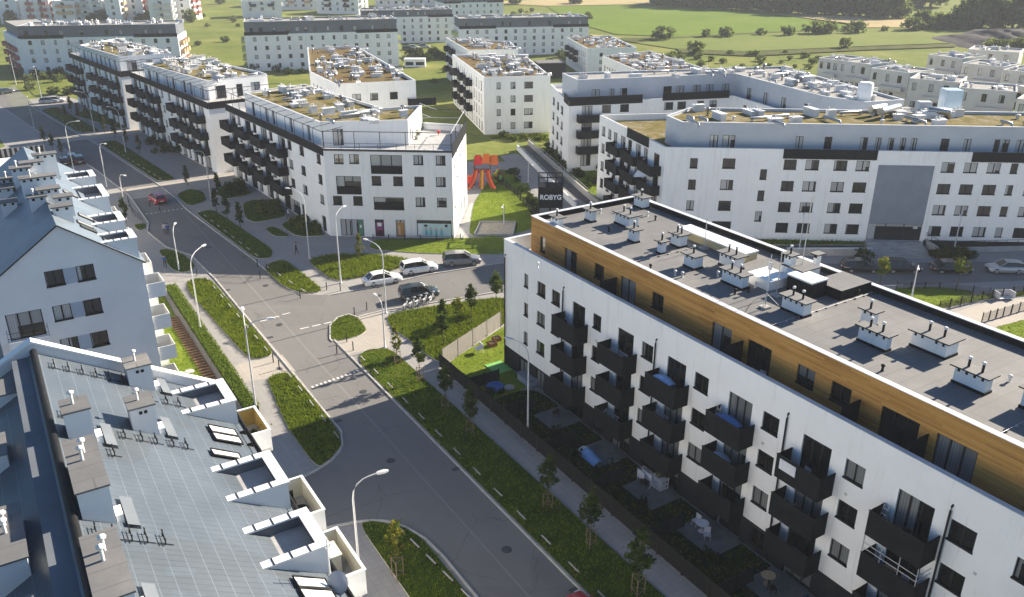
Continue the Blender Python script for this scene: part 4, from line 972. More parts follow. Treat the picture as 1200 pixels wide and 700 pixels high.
sedum_block('white block with gravelled brown roof, wedged before the meadow and grey penthouse', ((706, 66), (752, 85), (824, 80), (762, 60)), 9.0, e3t, {0: dict(auto=(2.0, .8, 1.3)), 1: dict(auto=(4, 1, 1))}, 34, 12)
# --- F: white block with grey penthouse, turning the corner
Ff = [G2(645, 99, 12), G2(667, 121, 12), G2(860, 112.5, 12), G2(1010, 158, 12), G2(1085, 150, 12), G2(900, 88, 12)]
fo = []
for t in (11.4, 8.55, 5.7):
    fo += [(x, x+w_, t-1.3, t) for x, w_ in ((5.9, 1.6), (9.2, 1.6), (17.3, 1.7), (19.8, 1.6), (23.2, 1.6), (25.8, 1.5))]
fb = [(2.3, 4.2, t-2.3, t) for t in (11.4, 8.7, 6.0, 3.3)]
fp = [G2(x, y, 15.3) for x, y in ((659, 86), (677, 94), (862, 86.5), (965, 113), (1015, 120), (1060, 117), (915, 78))]
blk = estate_block('white_grey_block', 'white block with long grey penthouse, dark railings and balcony stack at its left end', 'apartment block', Ff, 12.0, [11, 8, 5],
    {0: dict(ops=[(x, x+w_, t-1.4, t) for t in (10.3, 7.6, 4.9, 2.3) for x, w_ in ((3.2, 2), (7.9, 1.9), (12, 2.1))]), 1: dict(ops=fo+fb, bal=[(1.4, 5.5, t-2.36, 1.4) for t in (11.4, 8.7, 6.0)]), 2: dict(auto=(4.5, 1.5, 1.4))}, wall=PLASTER, par=.7, far=False,
    pent=dict(poly=fp, zp=15.3, mat=PLASTER_G, roof=GRAVEL, clut=60, par=.3, ops={1: [(x, x+w_, 11.35, 13.6) for x, w_ in ((2.6, 1.5), (5.9, .9), (7.8, 1.4), (16, 1.6), (18.4, 1.6), (21.6, 1.6), (24.2, 1.5), (27.3, 1.5))], 2: [(x, x+1.4, 11.35, 13.5) for x in (4, 9, 14, 20)]}), seed=14)
F = Fr(Ff[1], p1=Ff[2]); m = MB(); m.box(F, 0, 13.2, -.1, -.035, 11.5, 12.95, DARK); m.build('terrace_railing', blk); MB().box(F, 16.9, 29.5, -.1, -.035, 11.7, 13.0, DARK).build('terrace_railing', blk)
F0 = Fr(Ff[0], p1=Ff[1]); MB().box(F0, 15, F0.L, -.1, -.035, 11.5, 12.95, DARK).build('terrace_railing', blk)
# --- F2: long white block with slate panel over the entrance
p0 = atY(780, 171, 108.0)[:2]; u2 = norm2((1, -.065))
FF = Fr(p0, u2); LF = 62.0
W3 = atY(703, 134, 129.2)[:2]
f2foot = [W3, p0, FF.w(LF, 0)[:2], FF.w(LF, 14)[:2], FF.w(9.5, 14)[:2], FF.w(5.5, 23.5)[:2]]
ZF = 12.75
def fz(x, y): return FF.pix(x, y)[0]
fops = []
t2 = [11.45, 8.6, 5.75, 2.88]
cols = [[fz(840+x/5, 160+y/5) for x, y in c_] for c_ in (((395, 148), (470, 148)), ((523, 148), (602, 148)), ((690, 150), (768, 150)), ((820, 150), (900, 150)))]
cols += [[fz(1020+x/5.383, 160+y/5.383) for x, y in c_] for c_ in (((455, 165), (538, 165)), ((598, 165), (683, 165)), ((745, 167), (830, 167)), ((893, 167), (940, 167)))]
cols += [[fz(1020+960/5.383, 160+310/5.383)+.3, fz(1020+960/5.383, 160+310/5.383)+1.9]]
cols += [[cols[-1][0]+3.2*k, cols[-1][0]+3.2*k+1.7] for k in range(1, 5)]
for t in t2: fops += [(a, b, t-1.35, t) for a, b in cols]
cl_ = [fz(847, 189.4), fz(862, 189.4)]
fops += [(cl_[0], cl_[1], t-1.35, t) for t in t2[:3]]+[(cl_[0]-.6, cl_[1]+.3, 1.5, 2.9)]
ns = [fz(891, 201.5), fz(899, 201.5)]
fops += [(ns[0], ns[1], t-1.4, t) for t in (10.1, 7.25, 4.4)]
lf = [(fz(809, 187), fz(818, 187))]
fops += [(lf[0][0], lf[0][1], t-1.35, t) for t in (11.4, 8.55, 5.7, 2.9)]
ent = (fz(1030, 192), fz(1096, 192)); 
fops.append((ent[0], ent[1], .8, 3.1))
Fw = Fr(W3, p1=p0)
wops, wbal = [], []
for j, t in enumerate((11.4, 8.75, 6.0, 3.3)):
    wops += [(x, x+w_, t-1.45, t) for x, w_ in ((1.2, 1.2), (3.5, 1.2), (5.6, 1.3), (10.7, 1.3), (15.9, 1.3))]+[(x, x+1.7, t-2.35, t) for x in (8.1, 13.3, 19.0)]
    wbal += [(x, x+4.2, t-2.4, 1.5) for x in (6.2, 11.6, 17.2)]
p2 = [FF.w(.6, 6.5)[:2], FF.w(2.2, 2.2)[:2], FF.w(LF, 2.2)[:2], FF.w(LF, 12.5)[:2], FF.w(4.5, 12.5)[:2]]
pz = 15.6
pw2 = []
Fp2 = Fr(p2[1], p1=p2[2])
for x0, x1 in ((832, 842), (847, 862), (933, 942), (967, 976), (1009, 1018), (1027, 1034), (1042, 1049), (1056, 1063), (1069, 1076), (1104, 1114), (1131, 1140), (1167, 1174), (1176, 1185), (1193, 1203)):
    pw2.append((Fp2.pix(x0, 160)[0], Fp2.pix(x1, 160)[0], 11.95, 14.0))
for k in range(4): pw2.append((52+2.2*k, 53.2+2.2*k, 11.95, 14))
f2b = estate_block('white_panel_block', 'long white block with tall slate grey panel above its dark entrance and steps', 'apartment block', f2foot, ZF, t2, {0: dict(ops=wops, bal=wbal), 1: dict(ops=fops)}, par=.85, far=False, deck=SEDUMG,
    pent=dict(poly=p2, zp=pz, mat=PLASTER_G, roof=SEDUMG, par=.35, clut=36, ops={1: pw2}), seed=17)
MB().box(FF, ent[0], ent[1], -.05, .05, 3.1, 10.95, PANEL_G).build('slate_panel', f2b)
m = MB()
for k in range(1, 5):
    for j in range(1, 4): pass
MB().box(FF, ent[0]+.05, ent[1]-.05, 1.7, 1.8, .8, 3.1, FRAME).build('entrance_recess', f2b)
for a, b in ((ent[0]+1.6, ent[0]+2.9), (ent[0]+3.5, ent[0]+4.8)): windows(f2b, Fr(FF.w(0, 1.55), FF.u), [(a, b, .85, 2.95)], 'door', GLASS_D)
MB().box(FF, ent[1]-1.15, ent[1]-.6, -.02, .05, 2.45, 2.75, plain('number_plate', (.5, .5, .5), .5)).build('house_number', f2b)
for a, b in ((fz(919, 173), ent[0]-.35), (fz(1141, 176), fz(1141, 176)+19)):
    o = MB().box(FF, a, b, -.06, -.035, 11.55, 12.85, DARK)
    k = a+.3
    while k < b: o.box(FF, k, k+.03, -.075, -.062, 11.55, 12.83, FRAME); k += .32
    o.build('terrace_railing', f2b)
    m = MB(); k = a+.4
    while k < b: m.box(FF, k, k+.08, -.05, .0, 11.42, 11.53, CONC); k += 1.0
    m.build('bracket_row', f2b)
MB().box(Fw, 10.3, 17.4, -.08, -.035, 11.6, 13.0, DARK).build('terrace_railing', f2b)
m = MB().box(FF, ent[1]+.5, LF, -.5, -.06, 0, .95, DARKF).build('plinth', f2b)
# roof plant: wide ducts and boxes near the middle of that roof
for x0, y0, x1, y1, r_ in ((1020, 128, 1036, 125, .5), (1032, 131, 1052, 126, .55), (1088, 129, 1112, 131, .5)):
    a, b = G(x0, y0, 16.3), G(x1, y1, 16.3)
    MB().tube([a, b, (b[0]+.4, b[1]+.8, 15.3)], r_, ZINC, 12).box(Fr(a, FF.u), .3, .5, -.4, .4, 15.2, 15.8, GALV).build('ventilation_duct', f2b)
for x, y, w_, h_ in ((1076, 133, 1.7, 1.6), (1049, 137, 1.5, .8), (1083, 139, 2.2, .9), (1104, 138, 1.6, .9)):
    p = G(x, y, 15.3); Fq = Fr(p, FF.u); MB().box(Fq, 0, w_, 0, 1.3, 15.2, 15.25+h_, PLASTER_G if h_ > 1 else PLASTER).build('plant_box', f2b)
p = G(1118, 128, 15.3); MB().box(Fr(p, FF.u), -1.4, .9, 0, 2.4, 15.2, 17.9, BLUEGL).build('plant_screen', f2b)
p = G(1012, 117, 15.3); MB().lathe((p[0], p[1], 15.2), [(1.1, 0), (1.1, 2.5), (.9, 2.7)], WHITEM, 16).build('white_vessel', f2b)
# sun sail on the last balcony
q = [Fw.w(15.6, -1.3, 7.2), Fw.w(16.4, -.1, 9.6), Fw.w(21.4, -1.1, 8.9)]
m = MB(); rows = []
for i in range(7):
    t = i/6; a = [q[0][j]+(q[1][j]-q[0][j])*t for j in range(3)]; rows.append([tuple(a[j]+(q[2][j]-a[j])*v/6+(0, 0, -.25*sin(pi*v/6)*sin(pi*(t*.8+.1)))[j] for j in range(3)) for v in range(7)])
m.grid(rows, plain('sail_cloth', (.55, .60, .66), .8)); sail = m.build('sun_sail', None, q[0]); tag(sail, 'pale blue triangular sun sail stretched over an end balcony', 'sun sail')
# --- D: grey-topped blocks at the back
def grey_top(label, px, zt, zp, depth, nf, pitch, seed, endbal=None, back=None, wcol=None, inset=(.25, .25), pentr=None, cut=None):
    P = [G2(x, y, zt) for x, y in px]; P1, P2 = P; u = norm2((P2[0]-P1[0], P2[1]-P1[1])); n = (-u[1], u[0])
    foot = [P1, P2, (P2[0]+n[0]*depth, P2[1]+n[1]*depth), (P1[0]+n[0]*depth, P1[1]+n[1]*depth)]
    st = zt/(nf+.15); tops = [zt-.3*st-st*k for k in range(nf)]; L = hypot(P2[0]-P1[0], P2[1]-P1[1])
    po = [(P1[0]+u[0]*inset[0]+n[0]*.3, P1[1]+u[1]*inset[0]+n[1]*.3), (P2[0]-u[0]*inset[1]+n[0]*.3, P2[1]-u[1]*inset[1]+n[1]*.3)]
    po += [(po[1][0]+n[0]*(depth-1.5), po[1][1]+n[1]*(depth-1.5)), (po[0][0]+n[0]*(depth-1.5), po[0][1]+n[1]*(depth-1.5))]
    rr = random.Random(seed); q = []; s = 1.5
    while s < L-sum(inset)-2: q.append((s, s+rr.choice([.9, 1.1]), zt+.5, zt+1.9)); s += rr.choice([2.6, 4, 5.5, 7])
    bal = []
    e1 = dict(auto=(3.2, 1.1, 1.2))
    if endbal: e1['bal'] = [(s, s+2.2, t-1.9, 1.2) for s in (1.2, 5.2, 9) for t in tops]; e1['bmat'] = endbal
    bb = estate_block('grey_top_block', label, 'apartment block', foot, zt, tops, {0: dict(auto=(pitch, 1.0, 1.2)), 1: e1, 3: dict(auto=(3.2, 1.0, 1.2), bal=[(s, s+2.2, t-1.9, 1.2) for s in (3, 8) for t in tops] if endbal else [], bmat=endbal or DARK)}, par=.05, far=True,
        pent=dict(poly=po, zp=zp, mat=CLAD_D, parm=CLAD_D, roof=GRAVEL, clut=34, ops={0: q}, cop=COPING), seed=seed)
    Fq = Fr(P1, p1=P2); mm = MB(); mm.box(Fq, 0, L*.28, -.09, -.035, zt-.25, zt+.7, DARK); mm.build('terrace_railing', bb); MB().box(Fq, L*.72, L, -.09, -.035, zt-.25, zt+.7, DARK).build('terrace_railing', bb)
    return bb
REDB = plain('red_balcony', (.36, .10, .085), .5); ORB = plain('orange_balcony', (.52, .34, .20), .5); YEB = plain('lime_balcony', (.42, .46, .20), .5)
grey_top('wide white block with dark grey top floor and orange end balconies behind the street row', ((21, 45), (208, 42)), 10.3, 13.6, 14, 4, 3.4, 41, ORB)
F = Fr(G2(3, 36, 10.3), p1=G2(20.6, 45.2, 10.3)); k = thing('grey_top_block', 'short white wing with red balconies at the far left end of the wide block', 'apartment block', (*F.w(8, 5)[:2], 0))
m = MB().box(F, 0, F.L-.1, .02, 11, 0, 10.2, PLASTER).build('wall', k); MB().box(F, 1, F.L-1, 1, 10, 10.2, 13.2, CLAD_D, GRAVEL).build('penthouse', k)
for s in (2, 8, 14, 20):
    for z in (1.6, 4, 6.4): balcony(k, F, s, s+2.6, z, 1.3, 1, REDB, far=True)
grey_top('white block with dark grey top floor, four window rows and lime end balconies, centre background', ((286, 41), (466, 36.5)), 10.6, 14.2, 14, 4, 3.1, 42, YEB)
grey_top('white block with slate top floor at the meadow edge, lime balconies on its left end', ((538, 33.5), (690, 30.5)), 9.2, 12.3, 13, 4, 3.1, 43, YEB)
grey_top('pale brick and white block with dark top floor, beyond the parked cars', ((424, 21), (531, 19)), 9.5, 12, 13, 4, 3.2, 44, None)
grey_top('distant white block with grey roof right of the dark roofed block', ((520, 4), (590, 2)), 9, 12, 13, 3, 3.4, 45, None)
# --- distant dense estate at the upper left
rr_ = random.Random(77); spec = []
for row, (yb, x0, x1) in enumerate(((29, -6, 214), (24, -4, 226), (19.5, -8, 228), (15, 0, 226), (10.5, 4, 222), (6, 0, 214))):
    x = x0+rr_.uniform(0, 10)
    while x < x1-16:
        w_ = rr_.uniform(17, 32)*(1-.05*row); spec.append((x, yb+rr_.uniform(-1.2, 1.2), min(x+w_, x1), rr_.uniform(9, 13.5), rr_.choice([None, None, None, ORB, REDB]))); x += w_+rr_.uniform(2, 9)
spec += [(285, 21, 330, 7, None), (330, 12, 372, 8, ORB), (300, 8, 345, 7, None), (372, 16, 425, 8, None), (405, 9, 428, 8, None), (440, 8, 480, 8, None), (478, 7, 518, 8, YEB), (530, 8, 588, 8, None), (350, 5, 400, 8, None)]
words = ['first', 'second', 'third', 'fourth', 'fifth', 'sixth', 'seventh', 'eighth', 'ninth', 'tenth', 'eleventh', 'twelfth']
seen = {}
for i, (x0, y0, x1, zt, bal) in enumerate(spec):
    far_row = [r for r in (29, 24, 19.5, 15, 10.5, 6) if abs(r-y0) < 1.3] if x0 < 230 else []
    p1 = G2(x0, y0, 0); sk = rr_.uniform(-.35, .35); p2 = G2(x1, y0, 0); u = norm2((p2[0]-p1[0], p2[1]-p1[1]+sk*(p2[0]-p1[0]))); Lx = hypot(p2[0]-p1[0], p2[1]-p1[1]); p2 = (p1[0]+u[0]*Lx, p1[1]+u[1]*Lx); n = (-u[1], u[0]); d = 12
    ft = [p1, p2, (p2[0]+n[0]*d, p2[1]+n[1]*d), (p1[0]+n[0]*d, p1[1]+n[1]*d)]; st = 2.7; zz = zt*1.15
    tops = [zz-.7-st*k for k in range(int(zz/st))]; L = Lx
    key = ('%s row, upper left' % words[[29, 24, 19.5, 15, 10.5, 6].index(far_row[0])]) if far_row else 'top centre'
    seen[key] = seen.get(key, 0)+1
    estate_block('distant_block', 'distant white block%s, %s from left, %s' % ({None: '', ORB: ' with orange balconies', REDB: ' with red balconies', YEB: ' with lime balconies'}[bal], words[seen[key]-1], key), 'apartment block', ft, zz, tops,
        {0: dict(auto=(4.2, 1.5, 1.4), bal=[(s, s+3, t-2, 1.2) for s in ((L*.2, L*.65) if L > 9 else ()) for t in tops[:-1]], bmat=bal or rr_.choice([DARK, PLASTER_G, GALV])), 1: dict(auto=(3.5, 1.3, 1.4), bal=[(s, s+2.4, t-2, 1.2) for s in (1.5, 7) for t in tops[:-1]], bmat=bal or WHITEM)}, deck=GRAVEL, par=.3, clut=9, seed=50+i)
# --- terraced houses on the right
def row_house(label, px0, px1, zt, depth, seed):
    """two-storey beige flat-roofed house: stepped plan with a projecting lower bay"""
    P1, P2 = G2(*px0, zt), G2(*px1, zt); F = Fr(P1, p1=P2); L = F.L; rr = random.Random(seed)
    root = thing('terraced_house', label, 'house', F.w(L/2, depth/2, 0)); m = MB()
    up = [(L*.08, L*.08+.9, zt-2.6, zt-.9), (L*.42, L*.42+1.0, zt-2.6, zt-.9), (L*.72, L*.72+1.1, zt-2.6, zt-.9)]
    lo = [(L*.1+1.6*k, L*.1+1.6*k+1.1, .9, 2.3) for k in range(max(2, int(L/2.2)))]
    lo = [o for o in lo if o[1] < L-.2]
    fs = [F.w(0, 0)[:2], F.w(L, 0)[:2], F.w(L, depth)[:2], F.w(0, depth)[:2]]
    facade(m, F, 0, L, 0, zt, up+lo, PLASTER_B, .16)
    FL = Fr(fs[3], p1=fs[0]); lop = [(depth*.3, depth*.3+1, zt-2.5, zt-.9), (depth*.65, depth*.65+1, zt-2.5, zt-.9), (depth*.65, depth*.65+1, .9, 2.3)]
    facade(m, FL, 0, FL.L, 0, zt, lop, PLASTER_B, .16)
    for i in (1, 2): m.face([(*fs[i], 0), (*fs[(i+1) % 4], 0), (*fs[(i+1) % 4], zt), (*fs[i], zt)], PLASTER_B)
    c = MB(); inn = parapet(fs, zt-.35, zt, .22, PLASTER_B, COPING, m, c, .05, .08)
    m.build('wall', root); c.build('parapet_coping', root); MB().face([(*p, zt-.35) for p in inn], GRAVEL).build('roof', root)
    windows(root, F, up+lo, 'far'); windows(root, FL, lop, 'far')
    o = MB().box(F, L*.35, L*.95, -1.6, -.01, 3.0, 3.15, CONC).build('balcony', root)
    MB().box(F, L*.35, L*.95, -1.62, -1.56, 3.0, 3.9, PLASTER_B).box(F, L*.35, L*.35+.06, -1.55, -.01, 3.0, 3.9, PLASTER_B).build('railing', o)
    clutter(root, offset(inn, .7), zt-.35, 9, rr, 1.0)
    return root
HZ = 7.4
hs = [((960, 68), (985, 71), 'left end of the near row'), ((984, 71), (1021, 76), 'with its purple roof bundles'), ((1021, 80), (1066, 86), 'second before the blue screen'), ((1066, 92), (1124, 97), 'behind the shiny ducts'), ((1124, 103), (1192, 108), 'behind the blue plant screen'), ((1192, 116), (1240, 121), 'at the right edge of the near row'), ((1088, 64), (1128, 69), 'left end of the back row'), ((1128, 74), (1176, 79), 'with white chimneys, back row'), ((1176, 82), (1225, 87), 'back row at the right edge'), ((1135, 58), (1195, 62), 'topmost, with a white roof box')]
for i, (a, b, d_) in enumerate(hs):
    row_house('beige flat roofed terraced house, '+d_, a, b, HZ, 11, 80+i)
# ================================================================ 4. ground, streets, lawns, fields
def sheet(name, poly, z, mat, kind='structure', thick=None):
    poly = ccw([p[:2] for p in poly]); m = MB()
    if thick: m.prism(poly, z-thick, z, KERB, mat, bottom=False)
    else: m.face([(*p, z) for p in poly], mat)
    o = m.build(name); tag(o, kind=kind); return o
def ABs(*pts): return [W(a, b) for a, b in pts]
def PX(*pts, z=0): return [G2(x, y, z) for x, y in pts]
gm = MB(); n = 48; rows = []
for r in (0, 150, 300, 600, 1200, 2500, 6000): rows.append([(r*cos(2*pi*k/n), 100+r*sin(2*pi*k/n), 0) for k in range(n)])
gm.grid(rows, ROUGHG, True); o = gm.build('ground'); tag(o, kind='structure')
sheet('pavement', ABs((-40, -70), (-40, 130), (30, 130), (52, 112), (78, 88), (92, 76), (128, 80), (140, 60), (118, 46), (150, 37), (200, 30), (245, 20), (245, 0), (190, 3), (150, -20), (150, -70)), .006, PAVE)
sheet('street', ABs((-40, 20.05), (56, 20.05), (75, 20.2), (98, 19.9), (108, 19.4), (113, 17.4), (121, 16.5), (125, 17.4), (141, 17.6), (160, 15.6), (184, 12.2), (234, 5.5), (300, -6), (300, -1), (234, 10.8), (195, 16.3), (184, 18.1), (148, 22.4), (136, 23.3), (128.8, 23.3), (102.2, 25.6), (97.6, 25.8), (88.7, 26.4), (86.1, 30), (85.6, 36), (85.9, 41.9), (84.4, 51.9), (81.5, 57), (64, 84.5), (48, 112), (43, 109), (53.2, 88.4), (58, 79), (72, 56), (76.7, 46.6), (78, 38), (78.9, 33.1), (79.4, 31.2), (79, 29.6), (77.5, 26.6), (75, 25.75), (-40, 25.8)), .010, ASPH)
sheet('side_street', ABs((40, 20.07), (42.4, 19.85), (44.2, 19.25), (45.5, 18.4), (46.2, 17.6), (46.7, 16.4), (47.5, 13), (48, 10), (48, -60), (53, -60), (53, 13), (53.9, 16.2), (54.6, 17.9), (55.3, 18.7), (56.2, 19.4), (58.2, 20.07)), .012, ASPH)
sheet('crossing', PX((147, 222), (277, 204), (290, 212), (250, 219), (205, 227), (152, 234)), .018, PAVE_B)
sheet('crossing', PX((62, 166), (89, 158), (170, 150.3), (185, 154), (120, 162), (89, 165), (65, 169)), .018, PAVE_B)
sheet('crossing', ABs((70.8, 15.2), (74.8, 15.2), (74.6, 20.3), (70.4, 20.3)), .014, PAVE_B)
sheet('crossing', ABs((71.3, 25.6), (75, 25.5), (78.8, 27), (79.2, 30.5), (78.6, 32.5), (75.5, 32.3), (70.6, 30)), .016, PAVE_B)
sheet('footpath', ABs((-40, 30.0), (70.4, 30.0), (70.4, 31.9), (-40, 32.0)), .012, PAVE)
# low road markings
def dash(a, b, la, lb, z=.022):
    return [(W(a, b), W(a+la, b), W(a+la, b+lb), W(a, b+lb), z)]
mk = MB()
for i in range(12): 
    for q in dash(66.6+.06*i, 20.5+i*.43, .35, .2): mk.face([(*p, q[4]) for p in q[:4]], WHITEL)
for i in range(3):
    q = G(352+i*14, 386-i*3.1, .022); F = Fr(q, norm2((DB[0], DB[1]))); mk.face([F.w(0, 0, .022), F.w(.95, 0, .022), F.w(.95, .16, .022), F.w(0, .16, .022)], WHITEL)
for i in range(3):
    q = G(305+i*13, 377-i*4, .022); F = Fr(q, DB); mk.face([F.w(0, 0, .022), F.w(.9, 0, .022), F.w(.9, .14, .022), F.w(0, .14, .022)], WHITEL)
for i in range(10):
    q = W(129.5, 17.8+i*.62); F = Fr(q, DB); mk.face([F.w(0, 0, .022), F.w(.3, 0, .022), F.w(.3, .3, .022), F.w(0, .3, .022)], WHITEL)
o = mk.build('road_marking'); tag(o, kind='structure')
km = MB()
def kerb(pts, w=.15, h=.12):
    for p, q in zip(pts, pts[1:]):
        F = Fr(p, p1=q); km.box(F, 0, F.L, -w/2, w/2, 0, h, KERB)
kerb(ABs((-40, 25.88), (75, 25.85))); kerb(ABs((-40, 19.97), (40, 19.97), (42.4, 19.75), (44.2, 19.15), (45.5, 18.3), (46.1, 17.5), (46.6, 16.4), (47.4, 13), (47.9, 10), (47.9, -20))); kerb(ABs((53.1, -20), (53.1, 13), (54, 16.2), (54.7, 17.8), (55.4, 18.6), (56.3, 19.3), (58.2, 19.97), (98, 19.85), (108, 19.35), (113, 17.3), (121, 16.4), (125, 17.3), (141, 17.5), (160, 15.5), (184, 12.1), (234, 5.4)))
kerb(ABs((78.8, 30), (79.0, 33.2), (78.1, 38), (76.8, 46.6), (72.1, 56), (58.1, 79), (53.2, 88.3)))
kerb(ABs((86.2, 30), (85.7, 36), (86, 41.9), (84.5, 51.9), (81.6, 57), (64.1, 84.6))); kerb(ABs((97.6, 25.9), (102.2, 25.7), (128.8, 23.4), (136, 23.4), (148, 22.5), (184, 18.2), (195, 16.4), (234, 10.9)))
o = km.build('kerb'); tag(o, kind='structure')
GR = []
def rounded(poly, it=2, k=.18):
    for _ in range(it):
        out = []
        for i in range(len(poly)):
            a, b = poly[i], poly[(i+1) % len(poly)]; L = hypot(b[0]-a[0], b[1]-a[1]) or 1; t = min(k, 1.2/L)
            out += [(a[0]+(b[0]-a[0])*t, a[1]+(b[1]-a[1])*t), (b[0]-(b[0]-a[0])*t, b[1]-(b[1]-a[1])*t)]
        poly = out
    return poly
def lawn(poly, dens=38, h=.16, mat=None, z=.10, name='lawn'):
    poly = rounded([p[:2] for p in poly])
    sheet(name, poly, z, mat or GRASS, thick=.1); GR.append((ccw([p[:2] for p in poly]), dens, h, z))
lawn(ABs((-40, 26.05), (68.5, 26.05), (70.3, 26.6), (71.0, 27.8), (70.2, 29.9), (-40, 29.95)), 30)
lawn(ABs((99.5, 17.6), (98.4, 19.3), (74.9, 19.7), (74.9, 17.7), (76.1, 17.2), (95, 16.3), (98.5, 16.6)), 60, .26)
lawn(ABs((70.2, 17.5), (70.8, 18.4), (70.6, 19.4), (69.8, 19.8), (57.8, 19.75), (56.2, 19.2), (54.9, 17.8), (54.2, 16.4), (61.3, 16.4)), 60, .22)
lawn(ABs((46.3, 16.5), (45.9, 17.6), (44.1, 19.1), (42.4, 19.6), (-40, 19.75), (-40, 15.6)), 30)
lawn(ABs((112.3, 16.1), (112.1, 17.3), (108.9, 18.6), (103.9, 18.9), (102.3, 17.9), (102.5, 16.8), (104.5, 16.1)), 10, .12)
lawn(ABs((125.1, 15.3), (125.1, 16.9), (122.5, 16.5), (122.0, 15.4)), 10, .12)
lawn(ABs((99.1, 25.9), (100.3, 28.8), (96.6, 29.2), (87.6, 29.6), (88.2, 27.3), (91.5, 26.0)), 60, .26)
lawn(ABs((126.3, 24.1), (126.6, 26.8), (104.6, 28.9), (101.6, 27.8), (102.4, 26.0)), 12, .12)
lawn(ABs((183.9, 18.8), (184.2, 22.1), (147.0, 25.9), (147.5, 23.0)), 8, .12)
lawn(ABs((227.1, 12.4), (230.1, 16.2), (194.5, 20.9), (195.4, 16.9)), 4, .12)
lawn(ABs((137.7, 23.8), (140, 26.4), (137.3, 27.9), (131.7, 27.1), (130, 24)), 8, .12)
lawn(PX((388, 398), (388, 382), (396, 373.5), (409, 370), (420, 374), (430, 387), (424, 393), (405, 398.5), (393, 400)), 40, .15)
kerb_pts = PX((390, 401), (387, 398), (387, 382), (395, 373), (409, 369), (421, 373))
km = MB(); kerb(kerb_pts); o = km.build('kerb'); tag(o, kind='structure')
lawn(ABs((98.3, 31.3), (98.4, 34.8), (95.5, 39.4), (91.7, 42.5), (89.9, 41.3), (89.2, 35.6), (89.9, 31.6)), 60, .38, HEDGE)
lawn(ABs((77.3, 32.7), (77.6, 35), (75.4, 46), (71.9, 47.3), (68.8, 42.4), (64.4, 32.9), (66, 32.4), (72, 32.3), (74, 31.9)), 60, .24)
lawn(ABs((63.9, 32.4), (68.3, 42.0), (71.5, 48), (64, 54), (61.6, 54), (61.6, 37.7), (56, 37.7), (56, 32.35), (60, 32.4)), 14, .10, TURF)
lawn(ABs((-40, 32.3), (56, 32.35), (56, 37.7), (-40, 37.7)), 14, .10, mk_grass('shade_toned_garden_grass', [(.33, (.010, .018, .005)), (.52, (.018, .028, .007)), (.68, (.035, .042, .012))]))  # garden turf given a darker colour to imitate the block's shade
lawn(ABs((62, 8.8), (92, 8.8), (97, 13), (97, 13.6), (62, 12.6)), 14, .12, TURF)
lawn(PX((437, 281), (600, 279), (600, 299), (500, 298), (432, 293)), 14, .10, TURF)
lawn(PX((555, 240), (549, 277), (585, 280), (628, 268), (636, 255), (628, 236), (612, 216), (598, 200), (583, 199), (566, 222)), 10, .10, TURF)
lawn(PX((1040, 339), (1100, 337), (1148, 343), (1100, 361), (1070, 358)), 14, .12, TURF)
lawn(PX((1075, 360), (1100, 363), (1150, 352), (1210, 347), (1210, 342), (1150, 345), (1104, 358)), 20, .3, HEDGE)
lawn(PX((1160, 386), (1215, 372), (1215, 400), (1185, 400)), 14, .12, TURF)
lawn(PX((868, 279), (1017, 282), (1019, 291), (875, 291)), 14, .3, HEDGE, .5)
lawn(PX((648, 199), (690, 190), (712, 220), (700, 232), (672, 218)), 12, .15, TURF)
lawn(PX((572, 160), (645, 158), (640, 168), (612, 165), (575, 165)), 12, .25, HEDGE)
def px3(pts): return PX(*[(260+a/5.38, 180+b/5.38) for a, b in pts])
lawn(px3([(0, 205), (60, 190), (195, 248), (150, 268), (20, 290), (-40, 260)]), 10, .12)
lawn(px3([(130, 318), (215, 290), (380, 345), (412, 398), (215, 440), (150, 415)]), 10, .12)
lawn(px3([(270, 475), (330, 462), (440, 527), (330, 527)]), 10, .12)
lawn(px3([(370, 455), (430, 420), (560, 440), (665, 522), (470, 527)]), 10, .12)
lawn(PX((85, 135), (105, 128), (160, 150), (140, 151)), 3, .15)
lawn(PX((28, 97), (60, 94), (100, 96), (98, 110), (40, 113)), 2, .2, ROUGHG)
sheet('footpath', PX((551, 238), (533, 281), (548, 281), (566, 240)), .03, CONC)
sheet('footpath', PX((586, 183), (606, 180), (694, 245), (660, 262)), .03, PAVE)
sheet('footpath', PX((1105, 370), (1150, 357), (1215, 349), (1215, 372), (1165, 384), (1150, 378)), .03, PAVE_B)
sheet('parking_area', PX((3, 104), (17, 101), (52, 134), (22, 140)), .022, mk_paving('grass_paver', (.14, .15, .11), (.20, .20, .17), 1.2, 1.2))
# far country
sheet('field', PX((640, 8), (780, 5.5), (905, 17), (1012, 30), (1012, 34), (900, 38), (792, 44), (722, 41), (672, 27)), .25, FIELD_G)
sheet('field', PX((745, 51), (792, 45), (900, 39), (1012, 35), (1130, 36), (1210, 33), (1210, 49), (1120, 51), (1010, 55), (872, 61), (790, 58)), .25, FIELD_P)
sheet('field', PX((560, 3), (680, -1), (780, 1), (778, 5), (640, 7.5)), .25, STUBBLE)
sheet('field', PX((905, 17), (1010, 20), (1090, 24), (1085, 33), (1014, 33)), .25, STUBBLE)
sheet('field', PX((1040, 20), (1110, 9), (1215, -2), (1215, 8), (1140, 15), (1095, 24)), .25, FIELD_P)
sheet('scrub_strip', PX((715, 46), (792, 44.3), (900, 38.3), (1012, 34), (1012, 35.2), (900, 39.5), (792, 45.8), (745, 51)), .35, SCRUB)
sheet('scrub_strip', PX((792, 58), (872, 61.5), (1010, 56), (1120, 52), (1120, 56), (1010, 60), (880, 67), (800, 63)), .35, SCRUB)
sheet('dirt_track', PX((690, 41), (735, 46), (772, 46), (740, 49.5), (700, 45)), .3, STUBBLE)
